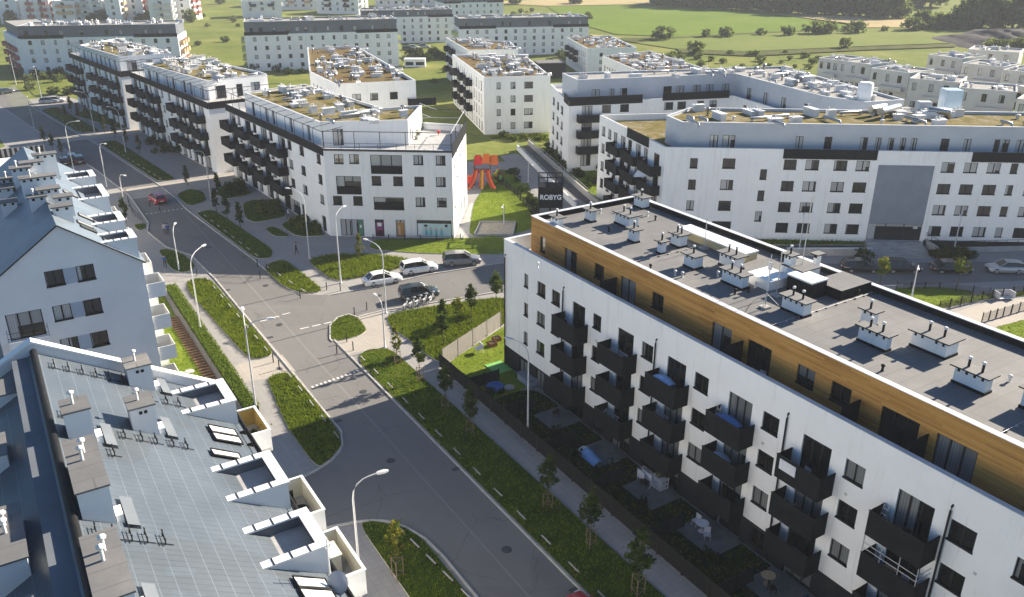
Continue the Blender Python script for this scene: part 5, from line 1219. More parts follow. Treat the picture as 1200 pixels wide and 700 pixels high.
# heap of spoil at the right
sp = MB(); rows = []
c0_, c1_ = G(1116, 53), G(1225, 51); 
for i in range(25):
    t = i/24; hgt = 5.2*min(1, t*2.2)*(.86+.14*sin(i*1.3)); rows.append([(c0_[0]+(c1_[0]-c0_[0])*t+random.Random(i*7+j).uniform(-1, 1), c0_[1]+(c1_[1]-c0_[1])*t+(j-4)*6, max(0, hgt*cos(pi*(j-4)/9)**.6*(1+.08*random.Random(i*31+j).uniform(-1, 1)))) for j in range(9)])
sp.grid(rows, SPOIL); o = sp.build('spoil_heap'); tag(o, kind='structure')
# F2 forecourt: retaining walls, steps and ramp
def lab(o, label, cat, group=None): return tag(o, label, cat, group)
m = MB(); a, b = G(922, 300), G(1021, 300); F = Fr(a, p1=b); m.box(F, 0, F.L, 0, .3, 0, .95, CONC); m.box(F, -.04, F.L+.04, -.05, .35, .952, 1.03, COPING)
o = m.build('retaining_wall', None, F.w(0, 0, 0)); lab(o, 'pale concrete retaining wall below the clipped green bank, left of the steps', 'wall')
m = MB(); F = Fr(FF.w(ent[0]-.2, 0), FF.u)
for i in range(8): m.box(F, 0, ent[1]-ent[0]+.2, -4.6+i*.5, .0 if i == 7 else -4.6+(i+1)*.5+.0, 0, .1*(i+1), CONC)
o = m.build('entrance_steps', None, F.w(0, 0, 0)); lab(o, 'broad grey steps up to the dark entrance under the slate panel', 'steps')
rw = thing('ramp_wall', 'low pale ramp wall with dark handrails beside the parked black cars', 'wall', G(1062, 298)); a, b = G(1078, 287), G(1098, 300); F = Fr(a, p1=b)
MB().box(F, 0, F.L, 0, .25, 0, 1.1, CONC).build('wall', rw); m = MB(); railing_line(m, [F.w(0, .12)[:2], F.w(F.L, .12)[:2]], 1.1, .9, FRAME, 1.5, bars=2); m.build('handrail', rw)
a, b = G(1098, 297), G(1230, 294); F = Fr(a, p1=b)
MB().box(F, 0, F.L, 0, .25, 0, .7, CONC).build('wall', rw); m = MB(); railing_line(m, [F.w(0, .12)[:2], F.w(F.L, .12)[:2]], .7, .9, FRAME, 1.5, bars=2); m.build('handrail', rw)
# ramp to the underground garage
gr = thing('garage_ramp', 'dark garage ramp between pale walls, running down past the sign tower', 'ramp', G(650, 205))
a, b = G(607, 176), G(676, 246); F = Fr(a, p1=b); MB().box(F, 0, F.L, -.25, 0, 0, 1.0, PLASTER_L).build('ramp_wall', gr)
a2, b2_ = G(620, 170), G(702, 243); F2_ = Fr(a2, p1=b2_); MB().box(F2_, 0, F2_.L, -.25, 0, 0, 1.0, CONC).build('ramp_wall', gr)
MB().face([(*a[:2], .02), (*b[:2], .02), (*b2_[:2], .02), (*a2[:2], .02)], mottled('ramp_surface', (.10, .09, .085), (.14, .13, .12), 1, .9)).build('ramp_floor', gr)
for F_ in (F, F2_):
    m = MB(); railing_line(m, [F_.w(0, -.12)[:2], F_.w(F_.L, -.12)[:2]], 1.0, .5, GALV, 2.2); m.build('handrail', gr)
# fences
def fence(label, pts, h, mat, post=2.4, panel=True, name='garden_fence', z=0):
    root = thing(name, label, 'fence', (*pts[0], 0))
    for p, q in zip(pts, pts[1:]):
        F = Fr(p, p1=q); n = max(1, round(F.L/post))
        if panel: MB().box(F, .04, F.L-.04, -.02, .02, z+.12, z+h, mat).build('fence_panel', root)
        else:
            m = MB(); 
            for k in range(1, 8): m.box(F, 0, F.L, -.008, .008, z+h*k/8, z+h*k/8+.016, mat)
            k = 0.12
            while k < F.L: m.box(F, k, k+.012, -.012, .012, z+.1, z+h, mat); k += .18
            m.build('fence_panel', root)
        for i in range(n+1):
            s = F.L*i/n; MB().box(F, max(s-.05, 0), min(s+.05, F.L), -.05, .05, z, z+h+.08, FRAME if mat is not FENCEW else FENCEW).build('fence_post', root)
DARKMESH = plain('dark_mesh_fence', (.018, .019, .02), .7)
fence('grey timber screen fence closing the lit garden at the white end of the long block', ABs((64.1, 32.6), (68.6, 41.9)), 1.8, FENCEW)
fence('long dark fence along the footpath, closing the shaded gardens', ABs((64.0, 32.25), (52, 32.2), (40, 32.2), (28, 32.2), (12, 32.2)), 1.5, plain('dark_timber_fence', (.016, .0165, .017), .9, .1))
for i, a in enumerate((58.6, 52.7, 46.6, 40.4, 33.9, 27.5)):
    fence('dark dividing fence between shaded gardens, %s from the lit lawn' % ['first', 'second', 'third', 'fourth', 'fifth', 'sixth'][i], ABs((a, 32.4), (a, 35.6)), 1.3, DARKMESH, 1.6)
fence('dark mesh fence edging the lawn by the concrete play court', PX((585, 214), (603, 228), (632, 262)), 1.2, DARKMESH, 2, False)
fence('dark mesh fence in front of the lawn at the right edge', PX((1100, 364), (1150, 352), (1210, 343)), 1.1, DARKMESH, 1.6, False)
fence('dark mesh fence round the small lawn before the black cars', PX((1050, 339), (1100, 340), (1160, 346)), .9, DARKMESH, 1.6, False)
fence('dark mesh fence along the pale curving path, lower right', PX((1150, 378), (1175, 371), (1212, 360)), 1.1, DARKMESH, 1.3, False)
fence('dark fence before the corner shop lawn', PX((437, 281.5), (530, 283), (540, 281)), .8, DARKMESH, 2, False)
# patios behind the long block
for i, (s0, s1) in enumerate(((9.6, 12.6), (15.8, 18.8), (21.6, 25.0), (27.4, 31.0), (33.6, 37.0), (40, 43.6))):
    o = sheet('patio', [FM.w(s0, -.05)[:2], FM.w(s1, -.05)[:2], FM.w(s1, -3.0)[:2], FM.w(s0, -3.0)[:2]], .13, PATIO)
# stepped garden path beside the gable block
m = MB(); i = 0; a = 72.0
while a < 89: m.box(FAB, 12.55, 13.55, a, a+.32, .02, .24, mottled('brown_sleeper', (.11, .062, .036), (.16, .09, .05), 3, .9) if 'brown_sleeper' not in MATS else MATS['brown_sleeper']); a += .62
o = m.build('stepped_path', None, P3(80, 13, 0)); lab(o, 'brown timber stepped path beside the clipped hedge on the left', 'steps')
for i, (x, y) in enumerate(((211, 439), (222, 436))):
    p = G(x, y, .1); o = MB().lathe((p[0], p[1], .1), [(.42, 0), (.46, .06), (.40, .12)], CONC, 12).build('stepping_stone', None, (p[0], p[1], .1)); lab(o, 'round pale stepping stone in the garden lawn, %s' % ('nearer the gable block' if i == 0 else 'nearer the stepped path'), 'stone')
# ================================================================ 5. vegetation
def leaf(mb, c, s, rr, mat, up=.4):
    u = rr.uniform(0, 2*pi); v = rr.uniform(-1, 1); w_ = sqrt(max(0, 1-v*v))
    n = (w_*cos(u), w_*sin(u), v*(1-up)+up)
    h = (0, 0, 1) if abs(n[2]) < .9 else (1, 0, 0)
    a = (n[1]*h[2]-n[2]*h[1], n[2]*h[0]-n[0]*h[2], n[0]*h[1]-n[1]*h[0]); l = sqrt(sum(q*q for q in a)); a = [q/l for q in a]
    b = (n[1]*a[2]-n[2]*a[1], n[2]*a[0]-n[0]*a[2], n[0]*a[1]-n[1]*a[0])
    p = rr.uniform(0, pi); e1 = [a[i]*cos(p)+b[i]*sin(p) for i in range(3)]; e2 = [-a[i]*sin(p)+b[i]*cos(p) for i in range(3)]
    q = s*rr.uniform(.6, 1.25)
    mb.face([tuple(c[i]-e1[i]*q for i in range(3)), tuple(c[i]+e2[i]*q*.5 for i in range(3)), tuple(c[i]+e1[i]*q for i in range(3)), tuple(c[i]-e2[i]*q*.5 for i in range(3))], mat)
def crown_mesh(name, rx, rz, zc, nb, nl, s, mats, seed, shape='oval', ry=None):
    """uneven crown: leaf clumps spread through the volume, gaps between them"""
    rr = random.Random(seed); mb = MB(); ry = ry or rx
    for i in range(nb):
        while True:
            x, y, z = (rr.uniform(-1, 1) for _ in range(3)); d = x*x+y*y+z*z
            if .12 < d < 1: break
        k = 1.0
        if shape == 'cone': k = max(.12, (1-z)/2)**.8
        if shape == 'flame': k = max(.2, min(1, (1.15-z)*.75))*min(1, (z+1.25)*1.6)
        c = (x*rx*k, y*ry*k, zc+z*rz); br = rr.uniform(.18, .42)*min(rx, rz)
        mt = rr.choice(mats)
        for j in range(nl):
            g = [rr.gauss(0, .5)*br for _ in range(3)]
            leaf(mb, (c[0]+g[0], c[1]+g[1], c[2]+g[2]*.8), s, rr, mt if rr.random() < .8 else rr.choice(mats))
    return mb.mesh(name)
def trunk_mesh(h, r, limbs, seed, rx=1, z0=.5, mat=None):
    rr = random.Random(seed); m = MB(); mat = mat or BARK
    pts = [(0, 0, 0)]; 
    for i in range(1, 6): pts.append((rr.uniform(-.03, .03)*h*.3, rr.uniform(-.03, .03)*h*.3, h*i/5))
    m.tube(pts, r, mat, 7, r*.3)
    for i in range(limbs):
        z = h*(z0+(1-z0)*(i+.2)/limbs*.85); q = rr.uniform(0, 2*pi); l = rx*rr.uniform(.5, .85)
        m.tube([(0, 0, z), (l*.5*cos(q), l*.5*sin(q), z+l*.35), (l*cos(q), l*sin(q), z+l*.8)], r*.4, mat, 5, r*.1)
    return m.mesh('trunk')
KIT = {}
def tree_kit(key, h, rx, rz, zc, nb, nl, s, mats, seed, shape='oval', tr=.06, limbs=6, variants=3, z0=.5):
    KIT[key] = [(trunk_mesh(h*.92, tr, limbs, seed+i, rx, z0), crown_mesh('crown', rx*(1+.12*(i-1)), rz*(1-.06*(i-1)), zc, nb, nl, s, mats, seed+i*17, shape)) for i in range(variants)]
tree_kit('street', 4.7, .74, 1.4, 3.1, 48, 28, .125, [LEAF, LEAF_D, LEAF], 5, 'flame', .045, 8)
tree_kit('yellow', 4.3, .56, 1.4, 2.75, 36, 26, .115, [LEAF_Y, LEAF_Y, LEAF], 8, 'flame', .04, 7, 2)
tree_kit('cone', 4.2, .75, 1.7, 2.3, 34, 22, .17, [LEAF_D, LEAF_D, LEAF], 12, 'cone', .06, 6)
tree_kit('lime', 3.4, .95, 1.0, 2.4, 34, 24, .15, [LEAF_Y, HEDGE], 31, 'oval', .05, 6, 2)
tree_kit('far', 9, 4.2, 4.0, 4.4, 60, 26, .72, [FARLEAF, FARLEAF, FARLEAF2], 50, 'oval', .3, 7, 4, .3)
tree_kit('farbush', 3, 2.4, 1.6, 1.6, 30, 22, .42, [FARLEAF, FARLEAF2], 60, 'oval', .15, 4, 3, .2)
TC = {'n': 0}
def tree(kind, p, label, hscale=1.0, group=None, stakes=False, name=None, cat='tree'):
    v = KIT[kind]; tm, cm = v[TC['n'] % len(v)]; TC['n'] += 1
    rt = thing(name or {'street': 'young_street_tree', 'yellow': 'yellowing_young_tree', 'cone': 'conical_tree', 'lime': 'young_tree', 'far': 'tree', 'farbush': 'bush'}[kind], label, cat, (p[0], p[1], p[2] if len(p) > 2 else 0), R.uniform(0, 6.28), group)
    rt.scale = (hscale*R.uniform(.93, 1.07), hscale*R.uniform(.93, 1.07), hscale)
    child('trunk', tm, rt); child('crown', cm, rt)
    if stakes:
        if 'stake' not in KIT:
            m = MB(); P = [(.38*cos(q), .38*sin(q)) for q in (.3, 2.4, 4.5)]
            for x, y in P: m.tube([(x, y, 0), (x, y, 1.35)], .035, STAKE, 6)
            for i in range(3): m.tube([(*P[i], 1.25), (*P[(i+1) % 3], 1.25)], .025, STAKE, 5); m.tube([(*P[i], .35), (*P[(i+1) % 3], .35)], .02, STAKE, 5)
            KIT['stake'] = m.mesh('stake_frame')
        child('stake_frame', KIT['stake'], rt)
    return rt
NEAR = [('yellow', (465, 426), 1.0, 'yellowing young tree at the near corner of the side street junction'), ('street', (492, 446), 1.0, 'young staked tree, first behind the yellowing tree along the footpath'), ('street', (522, 478), .95, 'young staked tree at the edge of the building shadow'), ('street', (552, 508), 1.0, 'young staked tree opposite the two lit garden covers, in full shade'),
        ('street', (642, 594), .98, 'young staked tree in the shade, third from the bottom of the footpath strip'), ('street', (692, 640), 1.02, 'young staked tree in the shade, second from the bottom of the footpath strip'), ('street', (747, 698), 1.15, 'tallest young staked tree, lowest on the shaded footpath strip')]
for k, q, s, l in NEAR: tree(k, G(*q, .1), l, s, 'young trees along the footpath', True)
tree('yellow', G(466, 677, .1), 'thin yellowing tree standing alone in the shaded tip at the bottom', 1.15, None, True)
tree('yellow', G(422.5, 311, .1), 'thin yellowing tree in the bright bed before the shop corner', 1.0)
for i, (x, y, s) in enumerate(((520, 405, 1.1), (552.5, 379, 1.0), (581, 362, 1.0), (536, 378, .8))):
    tree('lime' if i == 3 else 'street', G(x, y, .1), ['sapling beside the grey timber fence end, near junction lawn', 'sapling in the middle of the junction lawn', 'sapling close to the white end corner of the long block', 'small bright sapling behind the others on the junction lawn'][i], s, 'saplings on the junction lawn')
def k8(a, b): return (a/5.835, 80+b/5.835)
cones = [k8(305, 520), k8(365, 560), k8(425, 600), k8(450, 345), k8(490, 305), k8(540, 345), k8(597, 365), k8(718, 445), k8(788, 478), k8(868, 530), k8(958, 585), (220, 218), (254, 249), (267, 258), (282, 268), (256, 228), (148, 262)]
for i, q in enumerate(cones):
    l = 'small dark conical tree beside the parked cars, left of the street' if i < 3 else 'small dark conical tree in the strip along the upper street'
    g = 'conical trees left of the street' if i < 3 else 'conical trees along the upper street'
    tree('cone', G(*q, 0), l, R.uniform(.75, 1.0), g)
tree('lime', G(1031, 333), 'bright small tree before the leftmost black cars', .95); tree('lime', G(1123, 333), 'bright small tree before the dark saloon car', 1.0)
# shrubs
def shrub_kit(key, r, h, nb, nl, s, mats, seed): KIT[key] = [crown_mesh('shrub', r, h*.55, h*.5, nb, nl, s, mats, seed+i) for i in range(3)]
shrub_kit('shrub', .8, 1.1, 30, 22, .13, [LEAF_D, LEAF, LEAF_D], 70); shrub_kit('limeshrub', .7, .9, 26, 22, .13, [HEDGE, LEAF_Y, LEAF], 75)
def shrub(kind, p, label, s=1.0, group=None):
    v = KIT[kind]; o = place('shrub', R.choice(v), None, p if len(p) > 2 else (*p, 0), R.uniform(0, 6), (s*R.uniform(.85, 1.2), s*R.uniform(.85, 1.2), s)); tag(o, label, 'shrub', group)
def bed(kind, poly, n, label, group, s=1.0, seed=1):
    rr = random.Random(seed)
    for i in range(n): shrub(kind, (*rnd_in(poly, rr), .1), label, s*rr.uniform(.7, 1.2), group)
bed('limeshrub', px3([(225, 350), (280, 310), (370, 330), (400, 380), (260, 400)]), 16, 'leafy shrub in the bed by the balconies left of the corner entrance', 'shrubs left of the corner entrance', 1.0, 3)
bed('limeshrub', px3([(420, 425), (560, 430), (650, 505), (480, 500)]), 22, 'leafy shrub in the dense bed by the rounded shop corner', 'shrubs at the shop corner', 1.0, 4)
bed('shrub', px3([(20, 210), (110, 205), (170, 245), (40, 280)]), 12, 'dark shrub in the bed between the first and second street blocks', 'shrubs between the street blocks', 1.1, 5)
bed('shrub', PX((168, 165), (205, 160), (225, 180), (185, 188)), 12, 'dark shrub before the second street block', 'shrubs before the second street block', 1.3, 6)
bed('shrub', PX((100, 125), (150, 128), (165, 146), (120, 142)), 12, 'dark shrub before the last street block', 'shrubs before the last street block', 1.4, 7)
bed('shrub', PX((1090, 300), (1140, 299), (1140, 304), (1092, 306)), 18, 'dark round shrub behind the black saloon car', 'shrubs behind the saloon', .95, 8)
shrub('shrub', G(1011, 306), 'single dark shrub at the foot of the broad steps', 1.4)
bed('shrub', PX((650, 196), (700, 188), (716, 212), (690, 222)), 18, 'dark garden shrub below the balcony stack', 'shrubs below the balcony stack', 1.2, 9)
bed('limeshrub', PX((575, 160), (640, 159), (640, 166), (580, 166)), 16, 'leafy shrub along the foot of the sedum roof block', 'shrubs at the foot of the sedum roof block', 1.1, 10)
bed('shrub', PX((596, 204), (603, 203), (640, 250), (630, 256)), 16, 'leafy shrub along the fence beside the play lawn', 'shrubs beside the play lawn', .9, 11)
bed('shrub', PX((225, 85), (360, 78), (358, 92), (240, 96)), 18, 'dark shrub behind the second street block', 'shrubs behind the second street block', 1.8, 12)
bed('shrub', PX((15, 84), (85, 86), (85, 92), (18, 91)), 14, 'dark hedge shrub under the wide grey topped block', 'shrubs under the wide grey topped block', 1.6, 13)
bed('shrub', PX((475, 70), (520, 74), (518, 62), (480, 63)), 12, 'dark shrub beside the distant parking', 'shrubs beside the distant parking', 2.0, 14)
bed('shrub', PX((646, 165), (660, 190), (650, 196), (636, 180)), 10, 'dark shrub under the balcony stack corner', 'shrubs under the balcony stack corner', 1.1, 15)
bed('shrub', ABs((28, 33), (60, 33), (60, 35), (28, 35)), 12, 'low dark shrub in the shaded gardens', 'shrubs in the shaded gardens', .6, 16)
# clipped hedge by the stepped path
hm = MB(); rr = random.Random(5)
for i in range(9000):
    a = rr.uniform(64.5, 97); b = rr.uniform(13.95, 15.2); z = rr.uniform(.1, .95)
    if rr.random() < .6: z = rr.uniform(.8, 1.0)
    leaf(hm, (*W(a, b), z), .10, rr, HEDGE)
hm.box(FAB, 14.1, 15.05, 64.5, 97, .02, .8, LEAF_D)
o = hm.build('clipped_hedge', None, P3(80, 14.5, 0)); tag(o, 'long clipped green hedge beside the brown stepped path', 'hedge')
# grass blades (stuff)
gb = MB(); rr = random.Random(9)
for poly, dens, h, z in GR:
    n = int(min(abs(area(poly)), 900)*dens)
    for i in range(min(n, 9000)):
        p = rnd_in(poly, rr)
        if ABof(p)[0] < 20: continue
        for k in range(2):
            q = rr.uniform(0, 2*pi); hh = h*rr.uniform(.4, 1.3); l = rr.uniform(.02, .09); w_ = .035+.05*h
            x, y = p[0]+rr.uniform(-.1, .1), p[1]+rr.uniform(-.1, .1)
            gb.face([(x-w_*sin(q), y+w_*cos(q), z), (x+w_*sin(q), y-w_*cos(q), z), (x+l*3*cos(q)*h*4, y+l*3*sin(q)*h*4, z+hh)], BLADE)
o = gb.build('grass'); tag(o, kind='stuff')
# far country trees
FT = [(775, 47, 1.1), (827, 44, .7), (852, 43.5, .9), (892, 41.5, .6), (814, 64, .95), (922, 42, .9), (952, 40, 1.1), (959, 40, .8), (969, 40, 1.2), (993, 37, .7), (1004, 39, 1.1), (1037, 37, .5), (1069, 36, 1.2), (990, 57, .8)]
for i, (x, y, s) in enumerate(FT): tree('farbush', G(x, y), 'solitary bush on the boundary between the open fields' if i not in (4, 13) else ['', 'lone bush in the pale field, nearest the gravelled roof'][1] if i == 4 else 'lone bush in the scrub just left of the beige houses', s*1.5, 'bushes between the fields' if i not in (4, 13) else None, cat='bush')
rr = random.Random(4)
for i in range(44):
    x = 770+i*6.6+rr.uniform(-2, 2); y = 7+max(0, (x-790))*.057+rr.uniform(-1, 1); tree('far', G(x, y), 'leafy tree in the long belt beyond the green field', rr.uniform(1.1, 1.9), 'tree belt beyond the field')
for i in range(30):
    x = 800+i*10+rr.uniform(-3, 3); y = 3.5+(x-840)*.018+rr.uniform(-1, 1); tree('far', G(x, y), 'hazy tree in the farthest wood behind the belt', rr.uniform(1.8, 2.8), 'farthest wood')
for i in range(13):
    x = 1078+i*5+rr.uniform(-1, 1); tree('far', G(x, 34.5+rr.uniform(-.6, .6)), 'bushy tree in the dark row left of the spoil heap', rr.uniform(.6, .95), 'trees left of the spoil heap')
for i, (x, y, s) in enumerate(((1150, 33, 2.0), (1166, 33, 1.9), (1186, 33, 2.1), (1203, 34, 1.9), (1130, 31, 1.3))): tree('far', G(x, y), ['tall pale tree, left of the big pair at the upper right', 'tall pale tree behind the spoil heap, left of centre', 'tallest pale tree behind the spoil heap', 'tall tree at the right edge behind the spoil heap', 'shorter tree at the left of the tall trees'][i], s)
for i in range(8): tree('farbush', G(1158+i*7, 61+rr.uniform(-1, 1)), 'scrub bush below the spoil heap', rr.uniform(.9, 1.6), 'scrub below the spoil heap', cat='bush')
for i, (x, y) in enumerate(((600, 5), (604, 5.5), (679, 5), (672, 4.5), (385, 14), (390, 13))): tree('far', G(x, y), ['left of the pair at the top of the meadow', 'right of the pair at the top of the meadow', 'right of the tree pair beyond the slate topped block', 'left of the tree pair beyond the slate topped block', 'near the distant blocks at top centre, left', 'near the distant blocks at top centre, right'][i] and 'round far tree, '+['left of the pair at the top of the meadow', 'right of the pair at the top of the meadow', 'right of the tree pair beyond the slate topped block', 'left of the tree pair beyond the slate topped block', 'left of two by the top centre blocks', 'right of two by the top centre blocks'][i], .7)

rr = random.Random(14)
for i in range(48):
    x = rr.uniform(740, 960); y = rr.uniform(64, 92)-(x-740)*.02
    tree('farbush', G(x, y), 'scrub bush in the rough meadow between the grey penthouse and the fields', rr.uniform(.3, .75), 'scrub in the rough meadow', cat='bush')
for i in range(46):
    x, y = rr.choice([(rr.uniform(228, 285), rr.uniform(18, 66)), (rr.uniform(455, 530), rr.uniform(62, 98)), (rr.uniform(640, 690), rr.uniform(66, 90)), (rr.uniform(20, 100), rr.uniform(93, 112)), (rr.uniform(590, 700), rr.uniform(14, 24))])
    tree('farbush', G(x, y), 'scrub bush on the rough ground between the blocks at the back', rr.uniform(.3, .8), 'scrub between the back blocks', cat='bush')
for i in range(26):
    x, y = rr.uniform(0, 300), rr.uniform(5, 31)
    tree('far', G(x, y), 'leafy tree among the distant blocks at the upper left', rr.uniform(.5, .8), 'trees among the distant blocks')
# ================================================================ 6. street furniture, vehicles, people, small things
LAMPH = plain('lamp_grey_paint', (.50, .51, .52), .5)
LENS = plain('lamp_lens', (.75, .75, .72), .3)
def lamp(base, head, label, h=9.0, single=True, head2=None, arm=None):
    b = G(*base, 0); q = G(*head, h); d = (q[0]-b[0], q[1]-b[1]); L = hypot(*d)
    rt = thing('street_lamp', label, 'street lamp', b, 0, 'street lamps'); MB().lathe(b, [(.16, 0), (.16, .05), (.1, .08), (.095, 1.1)], LAMPH, 10).build('base', rt)
    m = MB(); hp = h-min(1.4, .2*h)
    pts = [(b[0], b[1], 1.1), (b[0], b[1], (1.1+hp)/2), (b[0], b[1], hp)]
    m.tube(pts, [.085, .07, .06], LAMPH, 8)
    m.build('pole', rt)
    for hd in [head]+([head2] if head2 else []):
        q = G(*hd, h); d = norm2((q[0]-b[0], q[1]-b[1])); L = min(hypot(q[0]-b[0], q[1]-b[1]), 2.6)
        m = MB(); m.tube([(b[0]+d[0]*L*f, b[1]+d[1]*L*f, hp+(h-hp)*g) for f, g in ((0, 0), (.04, .35), (.16, .66), (.38, .87), (.62, .95), (.8, .985))], .05, LAMPH, 8, .035); m.build('arm', rt)
        F = Fr((b[0]+d[0]*L*.8, b[1]+d[1]*L*.8), d); z = h
        m = MB(); rows = []
        for x, w_, t0, t1 in ((0, .05, -.04, .03), (.1, .13, -.06, .05), (.45, .16, -.05, .07), (.68, .1, -.03, .05), (.74, .03, 0, .03)): rows.append([F.w(x, -w_, z+t0), F.w(x, w_, z+t0), F.w(x, w_*.8, z+t1), F.w(x, -w_*.8, z+t1)])
        m.grid(rows, LAMPH, True, False); m.face(rows[-1], LAMPH); m.face(rows[0][::-1], LAMPH); o = m.build('lamp_head', rt)
        MB().box(F, .2, .6, -.1, .1, z-.072, z-.056, LENS).build('lens', o)
LAMPS = [((424, 702), (448, 553), 'tall grey street lamp at the bottom, beside the near roof balconies', 9.0), ((236.5, 393), (243.5, 285), 'tall curved street lamp at the far end of the clipped hedge', 9.0),
    ((301, 486), (318, 373), 'street lamp with two arms between the two left grass strips', 9.0, (283, 353)), ((210, 317), (205, 262), 'short street lamp in the small shaded grass island', 5.5), ((149, 257), (163, 214), 'street lamp beside the wooden ramp opposite the red car', 7.0),
    ((125.5, 219), (137, 173), 'street lamp just behind the dormers, by the upper street', 7.5), ((86.5, 199), (92, 142), 'street lamp behind the ridge chimneys at the left', 8.5), ((111, 156), (85, 107), 'street lamp at the first paved crossing, arm over the road to the left', 8.5),
    ((147.5, 179), (126, 125), 'street lamp in the planted strip before the second street block', 8.5), ((40, 150), (33, 124), 'street lamp behind the striped terrace railing', 7.0), ((50, 121), (38, 80), 'street lamp beside the grass paver parking', 9.0), ((19, 99), (12, 76), 'farthest street lamp at the left edge', 8.0),
    ((363, 303), (336, 220.5), 'street lamp on the corner plaza nearest the walking person', 9.0), ((399.5, 332), (403, 242), 'street lamp in front of the shop entrance', 9.0), ((452.5, 367), (423, 279), 'tall street lamp between the teal car and the junction island', 8.0), ((451, 407), (440, 345.5), 'short street lamp at the edge of the junction lawn beside the yellowing tree', 5.2), ((618.3, 517), (597, 397), 'street lamp standing before the shaded end of the long block', 9.0),
    ((1068, 350), (1076, 316), 'lamp post rising just over the roof edge before the black cars', 4.5), ((936, 297), (942, 251), 'thin lamp post on the bank left of the entrance steps', 5.0), ((1117, 297), (1126, 253), 'thin lamp post behind the black saloon', 5.0), ((590.6, 264), (588, 245), 'short park lamp by the sand court', 3.4), ((619, 214), (630, 199), 'short park lamp beside the garage ramp', 3.6), ((248, 238), (226, 178), 'street lamp by the second paved crossing, before the corner block', 8.5)]
for q in LAMPS: lamp(q[0], q[1], q[2], q[3], head2=q[4] if len(q) > 4 else None)
# bollards
bm = MB().lathe((0, 0, 0), [(.055, 0), (.055, .95), (.045, 1.0)], FRAME, 8).mesh('bollard')
for x, y in ((414, 411), (406.5, 401), (415.5, 370), (430, 364), (320.5, 425), (327.5, 433), (302, 313), (305, 327), (313, 318), (395, 415), (399, 341), (383, 340), (231, 323), (226, 321), (352, 350), (188, 250), (176, 243)):
    o = place('bollard', bm, None, G(x, y, 0)); tag(o, 'thin dark steel bollard at a paved crossing', 'bollard', 'bollards at the crossings')
# low white edge rails in the grass strips
em = MB().box(WORLD, -.55, .55, -.035, .035, .24, .32, CONC).box(WORLD, -.5, -.44, -.03, .03, 0, .22, FRAME).box(WORLD, .44, .5, -.03, .03, 0, .22, FRAME).mesh('edge_rail')
def rails(a0, a1, b0, b1, step, label, grp):
    n = int((a1-a0)/step); ang = atan2(*(lambda u: (u[1], u[0]))(norm2((W(a1, b1)[0]-W(a0, b0)[0], W(a1, b1)[1]-W(a0, b0)[1]))))
    for i in range(n+1):
        t = i/n; o = place('edge_rail', em, None, (*W(a0+(a1-a0)*t, b0+(b1-b0)*t), .08), ang); tag(o, label, 'edge rail', grp)
rails(25, 69, 26.5, 26.5, 3.1, 'low white edge rail in the long grass strip beside the footpath', 'edge rails, footpath strip'); rails(57.5, 69.5, 19.3, 19.4, 2.9, 'low white edge rail in the half shaded left strip', 'edge rails, half shaded strip'); rails(76, 98, 19.2, 18.9, 3.1, 'low white edge rail in the sunny left strip by the hedge', 'edge rails, sunny strip')
rails(36, 44, 19.4, 18.6, 2.0, 'low white edge rail in the shaded tip at the bottom', 'edge rails, bottom tip'); rails(103, 126, 26.3, 24.6, 2.8, 'low white edge rail in the strip before the corner block', 'edge rails, corner block'); rails(148, 183, 23.5, 19.4, 2.8, 'low white edge rail in the strip before the second block', 'edge rails, second block')
rails(196, 226, 17.3, 13.0, 3.2, 'low white edge rail in the farthest strip of the street', 'edge rails, farthest strip')
rails(88.5, 98, 27.4, 26.2, 2.6, 'low white edge rail in the bright island before the plaza', 'edge rails, plaza island')
